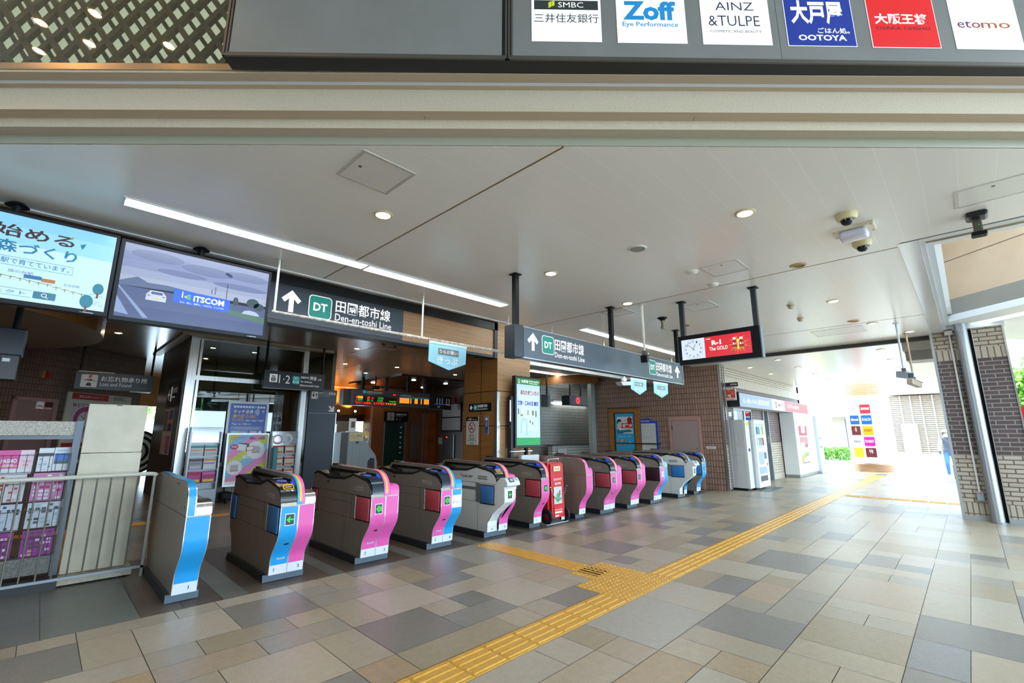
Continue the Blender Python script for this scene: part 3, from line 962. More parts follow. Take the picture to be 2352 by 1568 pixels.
def left_body(root, x0, x1, Yp, mat=GB, style='std', pads=(None, None)):
    prof = SC_ if style == 'std' else SQ_
    front = [(Yp + y, z) for y, z in prof]
    back = [(Yp + y, z) for y, z in SB_]
    if style == 'std':
        top = [(Yp + y, z) for y, z in TOPL]
    else:
        top = [(Yp + y, z) for y, z in [(1.37, .955), (1.245, .979), (.9, .923), (.425, .942), (.21, 1.0), (.034, .975), (-.14, .92), (-.21, .86), (-.25, .80)]]
        front = front + [(Yp - .40, .735)]
    poly = front + top[::-1] + back[::-1]
    mb = MB(mat); mb.prism(poly, 0, x0, x1)
    b = mb.build('left_body', root)
    # dark reader deck following the sloping top
    deck = [(Yp + y, z) for y, z in TOPL]
    outer = [(y - .003, z + .013) for y, z in deck]
    inner = [(y, z - .012) for y, z in deck]
    mb = MB(RDR); mb.prism(outer + inner[::-1], 0, x0 - .006, x1)
    mb.use(RDR).prism([(Yp + 1.30, .97), (Yp + 1.28, .995), (Yp + .95, .965), (Yp + .95, .94)], 0, x0, x1)
    if style == 'std' and pads[0] is not BLUEPAD:
        fr = [(Yp - .262, .79), (Yp - .252, .868), (Yp - .212, .925), (Yp - .15, .958), (Yp - .05, .975)]
        mb.use(RDF).strip([(y - .004, z + .010) for y, z in fr], 0, x0 + .008, x1 - .004)
    d = mb.build('reader_deck', root, True)
    cx = (x0 + x1) / 2 + .005
    mb = MB(PAD, frame((cx, Yp + .03, .991), (1, 0, 0), (0, .95, .13)))
    mb.disc(0, 0, .050, .004, 24, .062); mb.use(M('#8fa4f5', .3)).ring(0, 0, .036, .043, .005); mb.build('card_pad', d)
    mb = MB(WHITE, frame((cx, Yp + .16, 1.003), (1, 0, 0), (0, .99, .08))); mb.rect(-.05, .05, -.012, .015, .013); mb.build('notice_strip', d)
    if style != 'std' or pads[0] is BLUEPAD:
        mb = MB(YEL, frame((cx, Yp - .175, .936), (1, 0, 0), (0, .72, .60)))
        mb.rrect(-.055, .055, -.03, .03, .012, .014, YEL); mb.rrect(-.045, .045, -.021, .021, .008, .0155, BLACK); mb.rect(-.035, .03, -.006, .006, .0165, M('#cfd3d6', .3)); mb.rect(-.05, .05, .034, .046, .014, M('#e9a21c', .4))
        mb.text('IN', -.03, -.005, -.055, -.045, .0145, WHITE); mb.use(WHITE).disc(.025, -.052, .011, .0145)
        mb.build('ticket_slot', d)
    # side details
    xs = x0 - .0015
    mb = MB(SEAM)
    for z in (.765,):
        mb.box(xs, x0, Yp - .25, Yp + 1.4, z - .002, z + .002)
    mb.box(xs, x0, Yp - .2, Yp + 1.4, .487, .490)
    mb.box(xs, x0, Yp + .22, Yp + .223, .49, .765); mb.box(xs, x0, Yp + .22, Yp + 1.1, .66, .663)
    if mat is not GB: mb.box(xs, x0, Yp + .16, Yp + .163, .085, .49); mb.box(xs, x0, Yp + .9, Yp + .903, .085, .49)
    for z in (.86, .83):
        mb.use(M('#a09a90' if mat is GB else '#7e7f7c', .5)).box(xs - .001, x0, Yp - .04, Yp + .17, z - .010, z + .010)
    mb.use(BLACK).box(xs - .001, x0, Yp + .88, Yp + .93, .855, .885); mb.use(CHROME).box(xs - .002, x0, Yp + .89, Yp + .92, .86, .88)
    mb.build('panel_seams', b)
    if pads[0]:
        flap(root, x0, Yp, -.235 if style == 'std' else -.185, .075 if style == 'std' else .11, .50 if style == 'std' else .485, .752 if style == 'std' else .735, pads[0])
    if pads[1]:
        flap(root, x0, Yp, 1.21, 1.40, .48, .745, pads[1])
    return b

def hood(root, x0, x1, Yp, cl, cr, long=1.35, mark=True):
    """raised arch rail with a dark slot and coloured ribbons running over its nose"""
    nose = spline([(-.258, .765), (-.25, .86), (-.215, .945), (-.14, 1.01), (-.04, 1.045), (.10, 1.055)], 5)
    top = nose + [(long - .25, 1.072), (long - .1, 1.06), (long, .99), (long + .02, .93)]
    poly = [(Yp + y, z) for y, z in top] + [(Yp + long, .80), (Yp - .2, .76)]
    mb = MB(BRONZE); mb.prism(poly, 0, x0, x1)
    hd_ = mb.build('hood', root, True)
    mb = MB(BLACK); mb.prism([(Yp - .06, .985), (Yp - .04, 1.012), (Yp + long - .12, 1.030), (Yp + long - .10, .985)], 0, x0 - .004, x0 + .01); mb.build('hood_slot', hd_)
    mb = MB(IND); mb.prism([(Yp - .17, .93), (Yp - .15, .975), (Yp - .09, 1.012), (Yp - .02, 1.012), (Yp + .0, .985), (Yp - .02, .955)], 0, x0 - .003, x0 + .01); mb.build('indicator_light', hd_)
    w = x1 - x0
    mb = MB()
    rib = [(Yp + y - .003, z + .004) for y, z in nose]
    for a, b, m in ((0, .30, cl), (.30, .62, YEL if mark else cl), (.62, 1.0, cr)):
        pp = rib if m is not YEL else [p for p in rib if p[1] > .80]
        mb.use(m).strip(pp, 0, x0 + w * a, x0 + w * b)
        if m is YEL: mb.use(cl).strip([p for p in rib if p[1] <= .805] , 0, x0 + w * a, x0 + w * b)
    tp = [(Yp + .10, 1.058), (Yp + long - .3, 1.075)]
    mb.use(cl).strip(tp, 0, x0, x0 + .008); mb.use(cr).strip(tp, 0, x1 - .008, x1)
    mb.build('ribbon', hd_, True)
    mb = MB(RDR); mb.rbox(x0 + .005, x1 - .005, Yp + long - .33, Yp + long - .14, 1.065, 1.088, .008); mb.build('hood_cap', hd_)
    return hd_

def right_body(root, x0, x1, Yp, cap, mat=GB):
    front = [(Yp + y, z) for y, z in SC_]
    poly = front + [(Yp - .25, .84), (Yp - .22, .88), (Yp + 1.30, .90), (Yp + 1.39, .86)] + [(Yp + y, z) for y, z in SB_][::-1]
    mb = MB(mat); mb.prism(poly, 0, x0, x1); mb.build('right_body', root)
    c = [(Yp - .263, .775), (Yp - .262, .82), (Yp - .25, .862), (Yp - .225, .884), (Yp - .18, .892), (Yp - .06, .895)]
    mb = MB(cap); mb.strip(c, 0, x0 + .003, x1 + .002); mb.prism([(y + .003, z) for y, z in c] + [(Yp - .06, .775)], 0, x0 + .004, x1 + .0015)
    mb.build('end_cap', root, True)

def gate(name, label, x0, x1, Yp, lc, rc, ll='', rl='', kind='ic', cap=PINK, pads=(REDPAD, REDPAD), style='std', sticker=False, single=False, facem=None):
    root = thing(name, label, 'ticket gate', ((x0 + x1) / 2, Yp + .6, 0), 'row of automatic ticket gates')
    w = x1 - x0
    xm = x1 - .055 if single else x0 + w * .52
    xl = x0 + w * .46 if not single else x1 - .075
    plinth(root, x0, x1, Yp, Yp + 1.3)
    body = GB if style == 'std' else GBW
    left_body(root, x0, xl if style == 'std' else xm - .002, Yp, body, style, pads)
    hx0, hx1 = (xl, x1) if single else (xl, xl + .075)
    hood(root, hx0, hx1, Yp, lc, rc)
    prof = SC_ if style == 'std' else SQ_
    xsplit = x1 if single else xm
    f = faceplate(root, Yp, x0, xsplit, lc if facem is None else facem, prof, None, ll, 'l')
    dw_ = min(.095, (xsplit - x0) * .66)
    dx = x0 + (xsplit - x0) * .54
    if kind: display(root, Yp, dx - dw_ / 2, dx + dw_ / 2, kind, prof)
    if not single:
        faceplate(root, Yp, xm, x1, rc, SC_, 'q' if sticker else None, rl, 'r')
        right_body(root, hx1, x1, Yp, cap, GB)
    if style != 'std':
        # head with the code reader leaning out over the front
        mb = MB(GBW); x2 = x0 + .26
        mb.prism([(Yp - .40, .735), (Yp - .476, .762), (Yp - .465, .806), (Yp - .42, .862), (Yp - .33, .865), (Yp - .24, .80), (Yp - .24, .70), (Yp - .40, .70)], 0, x0 - .002, x2)
        mb.prism([(Yp + y + .02, z) for y, z in SQ_[6:]] + [(Yp - .2, .72), (Yp - .2, .45)], 0, x0 + .001, x0 + .24)
        h_ = mb.build('code_reader', root, bevel=.006)
        mb = MB(BLACK, frame((x0 + .13, Yp - .444, .835), (1, 0, 0), (0, .62, .78)))
        mb.rrect(-.075, .02, -.032, .032, .006, .004, BLACK); mb.rrect(-.06, .005, -.022, .022, .004, .006, M('#aebcc4', .2)); mb.use(BLACK).disc(.06, .018, .010, .006).disc(.085, .0, .008, .006)
        mb.build('reader_window', h_)
        mb = MB(INK, fx(x0 - .003, Yp + .585, .828))
        mb.text('Q', 0, .036, .008, .055, 0, M('#c8283a', .5), .03); mb.text('SKIP', .045, .30, .0, .036, 0, M('#3b3f46', .5), .015)
        mb.build('lettering', root)
        mb = MB(GREYM); mb.box(x0 - .002, x0, Yp + .13, Yp + .21, .49, .765); mb.box(x0 - .002, x0, Yp + .21, Yp + 1.2, .655, .70); mb.build('door_rail', root)
        mb = MB(SEAM)
        for y, z in ((-.21, .70), (-.34, .66), (-.34, .56), (-.22, .49)): mb.cyl((x0 - .002, Yp + y, z), (x0, Yp + y, z), .005, 8)
        mb.build('screws', root)
    return root

def barrier(name, label, x0, x1, Yp, color, cap, num, back=1.40):
    """narrow end barrier: tall rounded side panel and a lower body"""
    root = thing(name, label, 'barrier', ((x0 + x1) / 2, Yp + .6, 0), 'end barriers of the gate row')
    w = x1 - x0
    plinth(root, x0, x1, Yp, Yp + back - .1)
    xs = x0 + w * .36
    nose = spline([(-.258, .765), (-.252, .86), (-.235, .95), (-.18, 1.02), (-.08, 1.052), (.05, 1.06)], 5)
    poly = [(Yp + y, z) for y, z in SC_] + [(Yp + y, z) for y, z in nose[1:]] + [(Yp + back - .2, 1.075), (Yp + back - .04, 1.06), (Yp + back, 1.0)] + [(Yp + back + .01, .765), (Yp + back + .01, .5), (Yp + back - .02, .3), (Yp + back - .12, .078)]
    mb = MB(GB); mb.prism(poly, 0, x0, xs); p = mb.build('side_panel', root)
    mb = MB(SEAM); mb.box(x0 - .0015, x0, Yp - .25, Yp + back, .763, .767)
    for y, z in ((-.21, .96), (-.16, .84), (.2, 1.02), (.28, 1.02)): mb.cyl((x0 - .003, Yp + y, z), (x0, Yp + y, z), .006, 8)
    mb.build('panel_seams', p)
    rib = [(Yp + y - .003, z + .003) for y, z in nose] + [(Yp + back - .2, 1.078)]
    mb = MB(EDGE); mb.strip([(y - .0005, z) for y, z in rib], 0, x0, xs); mb.use(color).strip([(y - .0015, z + .001) for y, z in rib], 0, x0 + .008, xs - .008); mb.build('ribbon', p, True)
    faceplate(root, Yp, x0, x1, color, SC_, None, num, 'r')
    right_body(root, xs, x1, Yp, cap)
    return root

SILV = STEEL
barrier('end_barrier', 'blue faced end barrier standing beside the white railing, leftmost of the row', 1.02, 1.215, 5.365, BLUE, SILV, '1')
gate('ticket_gate', 'ticket gate with blue and pink front and green arrow, first from the left', 1.83, 2.175, 5.375, BLUE, PINK, '1', '2', 'arrow', SILV, (BLUEPAD, BLUEPAD))
gate('ticket_gate', 'ticket gate with an all pink front, second from the left', 2.81, 3.175, 5.33, PINK, PINK, '2', '3', 'ic', PINK, (REDPAD, REDPAD))
gate('ticket_gate', 'ticket gate with pink and blue front carrying a white sticker', 3.80, 4.145, 5.31, PINK, BLUE, '3', '4', 'ic', BLUE, (REDPAD, None), sticker=True)
gate('ticket_gate', 'white ticket gate with a code reader head, nearest the dotted tactile tiles', 4.79, 5.175, 5.285, PINK, PINK, '4', '5', 'arrow', PINK, (BLUEPAD, None), style='qr', facem=M('#e9edf2', .35))
gate('ticket_gate', 'narrow pink fronted ticket gate directly left of the red fire trolley', 5.77, 5.96, 5.285, PINK, PINK, '5', '', 'ic', PINK, (REDPAD, None), single=True)
barrier('end_barrier', 'pink edged end barrier with dark side, directly right of the red fire trolley', 6.965, 7.16, 5.265, PINK, PINK, '6')
gate('ticket_gate', 'pink fronted ticket gate, first after the barrier right of the red trolley', 7.68, 8.06, 5.215, PINK, PINK, '6', '7', 'off', PINK, (REDPAD, None))
gate('ticket_gate', 'pink fronted ticket gate, second after the barrier right of the red trolley', 8.61, 8.94, 5.19, PINK, PINK, '7', '8', 'off', PINK, (REDPAD, None))
gate('ticket_gate', 'dark ticket gate with a red no entry symbol and pink and blue front', 9.54, 9.89, 5.17, PINK, BLUE, '8', '9', 'stop', M('#8fc4e8', .35), (M('#3a1c2c', .3), None))
gate('ticket_gate', 'white ticket gate with a big blue flap, second from the tiled wall', 10.87, 11.2, 5.17, BLUE, BLUE, '9', '10', 'off', BLUE, (M('#2f7fc8', .45), None), style='qr', facem=M('#e9edf2', .35))
gate('ticket_gate', 'narrow blue fronted ticket gate closest to the tiled wall', 11.76, 12.0, 5.17, BLUE, BLUE, '10', '', 'off', BLUE, (M('#2f7fc8', .45), None), single=True)

# ---- red fire-hose trolley between the gate groups
t = thing('fire_hose_trolley', 'red stand pipe fire trolley with black wheels parked between the gates', 'trolley', (6.4, 5.4, 0))
RED = M('#d31f26', .35)
mb = MB(RED); mb.rbox(6.20, 6.60, 5.26, 5.62, .12, 1.0, .012); mb.prism([(5.20, .10), (5.26, .10), (5.26, .98), (5.225, .98)], 0, 6.235, 6.575); cab = mb.build('cabinet', t)
mb = MB(M('#a9181e', .4)); mb.box(6.235, 6.575, 5.217, 5.222, .83, .835); mb.box(6.235, 6.575, 5.205, 5.21, .30, .305); mb.build('panel_seams', cab)
mb = MB(WHITE, frame((6.405, 5.198, 0), (1, 0, 0), (0, .028, .9996)))
mb.text('スタンドパイプ', -.11, .11, .70, .745, .012, WHITE, .03); mb.text('消火資器材', -.085, .085, .63, .672, .012, WHITE, .03)
mb.rect(-.10, .08, .86, .94, .012, M('#efe3b0', .5)); mb.text('消火器', -.07, .05, .88, .92, .013, M('#c8242a', .5))
mb.rect(-.115, .10, .32, .60, .012, M('#c9d6d2', .3)); mb.use(M('#58a87a', .5)).poly([(-.06, .36), (.0, .34), (.05, .42), (0, .52), (-.05, .46)], .013); mb.use(M('#d23b3b', .5)).poly([(.02, .44), (.06, .46), (.06, .54), (.03, .54)], .013)
mb.rect(-.12, .11, .10, .29, .012, M('#d8262c', .4)); mb.rect(-.105, .095, .17, .20, .013, M('#f0d8d4', .5)); mb.text('取扱説明', -.10, .09, .215, .235, .013, WHITE); mb.rect(-.10, .0, .12, .14, .013, WHITE)
mb.rect(.06, .15, .05, .10, .0125, M('#cfd4d6', .4))
mb.build('labels', t)
for x, s in ((6.17, -1), (6.63, 1)):
    mb = MB(M('#1d1e20', .7)); mb.lathe([(.055, -.02), (.10, -.028), (.12, -.02), (.125, 0), (.12, .02), (.10, .028), (.055, .02)], (x, 5.26, .125), 0, 28)
    w_ = mb.build('wheel', t, True)
    mb = MB(M('#7a1c1c', .5)); mb.lathe([(.012, -.031), (.055, -.024), (.055, .024), (.012, .031)], (x, 5.26, .125), 0, 20); mb.build('wheel_hub', w_, True)
mb = MB(CHROME); mb.tube([(6.26, 5.30, .98), (6.26, 5.285, 1.05), (6.27, 5.28, 1.06), (6.53, 5.28, 1.06), (6.54, 5.285, 1.05), (6.54, 5.30, .98)], .012); mb.build('handle', t, True)
mb = MB(CHROME)
for i in range(22):
    u = i / 21.0; x = 6.19 + .43 * u; z = .60 - .22 * (1 - (2 * u - 1) ** 2); mb.rbox(x - .013, x + .013, 5.175 if i % 2 else 5.182, 5.19, z - .007, z + .007, .003, 1)
mb.build('chain', t)
mb = MB(M('#d9d6cc', .6)); mb.tube([(6.60, 5.40, .78), (6.66, 5.36, .76), (6.68, 5.34, .66), (6.68, 5.34, .50), (6.66, 5.36, .42), (6.60, 5.40, .40)], .022); mb.build('hose', t, True)
mb = MB(M('#b9bcbf', .5)); mb.box(6.12, 6.70, 5.22, 5.62, .0, .012); mb.build('base_plate', t)
# ================================================================== SIGNS AND SCREENS OVERHEAD
def dt_badge(mb, x0, x1, y0, y1, z=0.003, txt='DT'):
    r = (x1 - x0) * .16; e = (x1 - x0) * .035
    mb.rrect(x0, x1, y0, y1, r, z, LW); mb.rrect(x0 + e, x1 - e, y0 + e, y1 - e, r * .85, z + .001, TEALL)
    w, h = x1 - x0, y1 - y0
    mb.text(txt, x0 + w * .2, x1 - w * .2, y0 + h * .32, y1 - h * .32, z + .002, LW, .03)
TEALL = M('#25b3a0', 0.4, emit=0.35)
SGF = M('#4a4f57', 0.4)

# fascia sign panel on the header
t = thing('line_sign', 'large grey fascia sign with white up arrow and teal railway badge over the gates', 'sign', (2.9, 6.28, 2.97))
mb = MB(SGF); mb.box(-0.6, 3.86, 6.275, 6.30, 2.97, 3.46); mb.build('panel', t)
mb = MB(LW, fy(0, 6.273, 0))
mb.arrow(2.125, 3.40, .305, 90, .065, LW, .002, .42)
dt_badge(mb, 2.354, 2.68, 3.075, 3.40)
mb.text('田園都市線', 2.735, 3.62, 3.215, 3.40, .003, LW, .012); mb.text('Den-en-toshi Line', 2.735, 3.645, 3.09, 3.195, .003, LW, .006)
mb.build('lettering', t)

# hanging rail with white rods and the pale blue banner
ROD = M('#d9d7d0', 0.35, 0.3)
t = thing('hanging_rail', 'long thin rusty white rail hung on rods below the ceiling strip light', 'rail', (3.4, 5.13, 2.78))
mb = MB(speck_mat('worn_rail', '#d8d2c6', '#a0907a', 30, 0.4)); mb.cyl((1.55, 5.13, 2.78), (5.14, 5.13, 2.76), .014, 8); mb.box(1.55, 5.14, 5.115, 5.145, 2.775, 2.79); mb.build('rail', t)
for x in (1.575, 3.455, 5.115):
    mb = MB(ROD); mb.cyl((x, 5.13, 2.78), (x, 5.13, H), .013, 10); r_ = mb.build('rod', t, True)
    mb = MB(ROD); mb.lathe([(.04, H - .008), (.035, H)], (x, 5.13, 0), 2, 14); mb.build('rod_flange', r_)
def banner(label, x0, x1, y, zt, z0, z1, up):
    t = thing('ticket_banner', label, 'banner', ((x0 + x1) / 2, y, z1), 'pale blue ticket banners')
    w = x1 - x0
    mb = MB(M('#93cfe4', 0.6)); mb.prism([(x0, zt), (x0 - .005, z0), ((x0 + x1) / 2 + .02, z1), (x1 - .01, z0 + .02), (x1, zt - .005)], 1, y - .004, y + .004); mb.build('cloth', t)
    mb = MB(M('#cfe3ea', .5)); mb.box(x0 - .005, x1 + .005, y - .008, y + .008, zt - .035, zt + .01); mb.build('top_bar', t)
    h = zt - z1
    mb = MB(TXT, fy(0, y - .005, 0))
    mb.rect(x0 + w * .23, x0 + w * .78, zt - h * .46, zt - h * .23, .001, M('#6f7377', .5))
    mb.text('うらが黒い', x0 + w * .26, x0 + w * .75, zt - h * .42, zt - h * .27, .002, TXT, .012)
    mb.text('きっぷ', x0 + w * .22, x0 + w * .76, zt - h * .80, zt - h * .53, .002, TXT, .02)
    mb.build('lettering', t)
banner('large pale blue pointed ticket banner hanging from the thin rail before the timber header', 3.58, 4.24, 5.13, 2.76, 2.47, 2.375, 1)

# long hanging sign box in front of the second opening
t = thing('hanging_sign_box', 'long grey hanging sign box with two railway badges on black posts', 'sign', (5.9, 3.66, 2.37))
mb = MB(M('#59636c', 0.35, 0.2)); mb.box(3.72, 8.08, 3.6, 3.74, 2.375, 2.74); mb.use(M('#2f343b', .4)).box(3.68, 3.83, 3.585, 3.755, 2.365, 2.75); mb.build('casing', t, bevel=.004)
mb = MB(M('#a9b3bb', .3, .5)); mb.box(3.72, 8.09, 3.59, 3.6, 2.365, 2.38); mb.box(3.72, 8.09, 3.59, 3.6, 2.735, 2.745); mb.box(8.07, 8.09, 3.585, 3.75, 2.365, 2.745); mb.build('edge_trim', t)
mb = MB(M('#59646d', .35)); mb.box(3.84, 8.06, 3.592, 3.60, 2.385, 2.73); mb.build('panel', t)
mb = MB(LW, fy(0, 3.591, 0))
mb.arrow(4.0, 2.69, .22, 90, .05, LW, .002, .45); dt_badge(mb, 4.16, 4.395, 2.46, 2.69)
mb.text('田園都市線', 4.41, 5.03, 2.53, 2.68, .003, LW, .012); mb.text('Den-en-toshi Line', 4.41, 5.04, 2.44, 2.508, .003, LW, .006)
mb.build('lettering', t); mb = MB(LW, fy(0, 3.591, 0)); dt_badge(mb, 6.83, 7.06, 2.45, 2.69)
mb.text('田園都市線', 7.08, 7.64, 2.53, 2.68, .003, LW, .012); mb.text('Den-en-toshi Line', 7.08, 7.66, 2.44, 2.508, .003, LW, .006)
mb.arrow(7.86, 2.69, .22, 90, .05, LW, .002, .45)
mb.build('lettering', t)
for x in (3.75, 5.82, 8.02):
    mb = MB(BLACK); mb.box(x - .03, x + .03, 3.61, 3.67, 2.74, H); p_ = mb.build('post', t)
    mb = MB(BLACK); mb.box(x - .055, x + .055, 3.585, 3.695, H - .012, H); mb.build('post_plate', p_)

# two wall televisions on ceiling posts
def tv(label, x0, x1, z0, z1, y):
    t = thing('television', label, 'screen', ((x0 + x1) / 2, y, z0), 'pair of hanging televisions')
    mb = MB(M('#0f1216', .5, spec=.3)); mb.box(x0, x1, y, y + .08, z0, z1); mb.box(x0 + .2, x1 - .2, y + .08, y + .13, z0 + .12, z1 - .12); mb.build('casing', t, bevel=.006)
    mb = MB(GREYM); mb.box(x1 - .16, x1 - .09, y - .002, y, z0 + .012, z0 + .02); mb.use(LED).box(x1 - .175, x1 - .168, y - .002, y, z0 + .012, z0 + .018); mb.build('power_mark', t)
    return t
SKYB = M('#8cd0f2', .3, emit=.75); SKYL = M('#c4e9fb', .3, emit=.75); INKE = M('#3a1c1c', .4); BLE = M('#1f93c4', .3, emit=.4)
t = tv('left hanging television showing a pale blue forest advert with trees', -1.02, 0.262, 2.49, 3.245, 5.2)
mb = MB(SKYB, fy(0, 5.199, 0)); X0, X1, Z0, Z1 = -.99, .235, 2.53, 3.215
mb.rect(X0, X1, Z0, Z1, 0, SKYL); mb.rect(X0, X1, 2.98, Z1, .0004, M('#9cd9f6', .3, emit=.75)); mb.rect(X0, X1, 3.12, Z1, .0008, SKYB)
mb.text('から始める', -.80, -.02, 3.03, 3.135, .002, INKE, .02)
mb.text('森づくり', -.46, .01, 2.905, 3.005, .002, BLE, .02)
mb.text('池上線の4駅で育てています。', -.62, -.02, 2.815, 2.86, .002, BLE, .008)
for a, b in ((2.80, 2.803), (2.868, 2.871)): mb.rect(-.9, .0, a, b, .002, BLE)
mb.rect(-.002, .0, 2.80, 2.871, .002, BLE)
mb.text('旗の台駅', -.36, -.22, 2.745, 2.77, .002, M('#7d7fc0', .4, emit=.3)); mb.text('五反田駅', -.04, .06, 2.70, 2.722, .002, M('#7d7fc0', .4, emit=.3))
for i in range(14):
    u = -.62 + .052 * i; zz = 2.70 + .012 * math.sin(i * .5) - (.05 * max(0, (i - 9) / 4.0)); mb.rect(u, u + .05, zz, zz + .005, .002, M('#a08c2a', .4)); mb.rect(u + .02, u + .025, zz - .018, zz + .008, .002, M('#a08c2a', .4))
mb.rect(-.27, -.17, 2.715, 2.745, .003, M('#2f8fd0', .4, emit=.3)); mb.rect(-.17, -.09, 2.705, 2.735, .003, M('#b8743a', .4))
mb.text('プロジェクト', -.60, -.24, 2.578, 2.605, .002, BLE, .01); mb.rect(-.62, -.21, 2.562, 2.565, .002, BLE); mb.rect(-.62, -.21, 2.618, 2.621, .002, BLE)
mb.rrect(-.20, -.07, 2.562, 2.622, .008, .002, M('#2a8aa6', .3, emit=.4)); mb.use(LW).ring(-.138, 2.596, .012, .016, .003, 16); mb.line([(-.128, 2.585), (-.116, 2.573)], .005, .003)
TRE = M('#1f9bb8', .4, emit=.3)
for cx, cz, rx, rz in ((.175, 2.72, .036, .05), (.115, 2.60, .042, .058)):
    mb.use(TRE).disc(cx, cz, rx, .002, 20, rz); mb.rect(cx - .006, cx + .008, cz - rz - .03, cz - rz * .7, .003, M('#7a2f22', .4))
for cx, cz in ((.14, 2.665), (.17, 2.64), (.20, 2.655), (.185, 2.60), (.205, 2.575), (.165, 2.585)):
    mb.use(BLE).poly([(cx, cz), (cx + .018, cz + .012), (cx + .006, cz - .002)], .003).poly([(cx, cz), (cx - .018, cz + .012), (cx - .006, cz - .002)], .003)
mb.use(BLE).poly([(.015, 3.08), (.05, 3.095), (.04, 3.06), (.03, 3.04), (.02, 3.06)], .003); mb.use(M('#a8974a', .4)).poly([(-.06, 3.12), (-.03, 3.135), (-.04, 3.105)], .003)
mb.build('screen', t)
t = tv('right hanging television showing a dusk road scene with a blue caption', 0.266, 1.535, 2.475, 3.232, 5.2)
mb = MB(SKYB, fy(0, 5.199, 0)); X0, X1, Z0, Z1 = .30, 1.505, 2.515, 3.20
sky = ['#8792b8', '#7f8ab2', '#8790b4', '#9aa2bf', '#a9aec4']
n = 5
for i in range(n): mb.rect(X0, X1, 2.83 + (Z1 - 2.83) * i / n, 2.83 + (Z1 - 2.83) * (i + 1) / n, 0, M(sky[n - 1 - i], .3, emit=.55))
for cx, cz, rx, rz in ((.55, 3.12, .2, .05), (.95, 3.08, .22, .05), (1.3, 3.10, .2, .045), (.75, 3.0, .2, .03), (1.25, 2.98, .25, .03)): mb.use(M('#707ba2', .3, emit=.5)).disc(cx, cz, rx, .0004, 20, rz)
mb.rect(X0, X1, Z0, 2.80, .0006, M('#4a5484', .3, emit=.4)); mb.rect(X0, X1, Z0, 2.63, .001, M('#3a437a', .3, emit=.4))
mb.use(M('#5c6c92', .3, emit=.4)).poly([(X0, 2.84), (.42, 2.90), (.50, 2.86), (.65, 2.865), (.9, 2.84), (1.0, 2.83), (X0, 2.80)], .001)
mb.use(M('#4c7a5a', .3, emit=.3)).poly([(.95, 2.76), (X1, 2.70), (X1, 2.64), (1.12, 2.69)], .0014)
mb.use(M('#2f4a52', .3, emit=.2)).disc(1.38, 2.84, .06, .0014, 16, .05).disc(1.22, 2.83, .025, .0014, 14, .045).disc(1.44, 2.81, .05, .0014, 16, .04)
mb.use(M('#d0d8ea', .3, emit=.5)).poly([(.50, 2.70), (.50, 2.755), (.53, 2.795), (.62, 2.795), (.65, 2.755), (.65, 2.70)], .0018); mb.rect(.535, .62, 2.76, 2.785, .0022, M('#3d4a70', .3)); mb.rect(.51, .53, 2.74, 2.75, .0022, M('#d04a4a', .3, emit=.3)); mb.rect(.62, .64, 2.74, 2.75, .0022, M('#d04a4a', .3, emit=.3)); mb.rect(.55, .60, 2.715, 2.725, .0022, M('#cfae3a', .3))
mb.use(M('#b9c6df', .3, emit=.5)).poly([(1.29, 2.725), (1.31, 2.75), (1.36, 2.76), (1.42, 2.75), (1.45, 2.725), (1.45, 2.71), (1.29, 2.715)], .0018)
mb.use(M('#8ea0c8', .3, emit=.5)).poly([(X0, 2.78), (.50, 2.53), (.54, 2.53), (X0, 2.80)], .0016).poly([(X0, 2.70), (.40, 2.54), (X0, 2.55)], .0016)
for lx, l0, l1 in ((1.13, 2.83, 3.0), (1.03, 2.86, 2.94), (1.0, 2.86, 2.91)): mb.rect(lx, lx + .006, l0, l1, .002, M('#3a4464', .3, emit=.1))
BILL = M('#1355d6', .3, emit=.8)
mb.use(BILL).poly([(.70, 2.72), (1.17, 2.70), (1.17, 2.83), (.70, 2.85)], .0024)
mb.text('iTSCOM', .86, 1.12, 2.755, 2.815, .003, LW, .03); mb.text('人と、街と、世界と、つながる。イッツコム', .755, 1.125, 2.722, 2.74, .003, LW)
mb.text('i', .765, .775, 2.775, 2.835, .003, LW, .05); mb.text('+', .785, .81, 2.775, 2.80, .0034, M('#e6d23a', .3, emit=.6), .05); mb.text('S', .805, .84, 2.765, 2.815, .003, M('#4fc06a', .3, emit=.6), .05)
mb.build('screen', t)
def tvpost(label, x):
    t = thing('screen_bracket', label, 'bracket', (x, 5.33, 3.2), 'ceiling brackets of the televisions')
    mb = MB(BLACK); mb.cyl((x, 5.385, 3.10), (x, 5.385, H), .03, 12); mb.box(x - .12, x + .12, 5.333, 5.36, 2.9, 3.14); mb.build('post', t, True)
    mb = MB(BLACK); mb.lathe([(.075, H - .03), (.06, H - .015), (.04, H)], (x, 5.385, 0), 2, 16); mb.build('ceiling_flange', t, True)
tvpost('black ceiling bracket holding the left television', -.40); tvpost('black ceiling bracket holding the right television', .90)

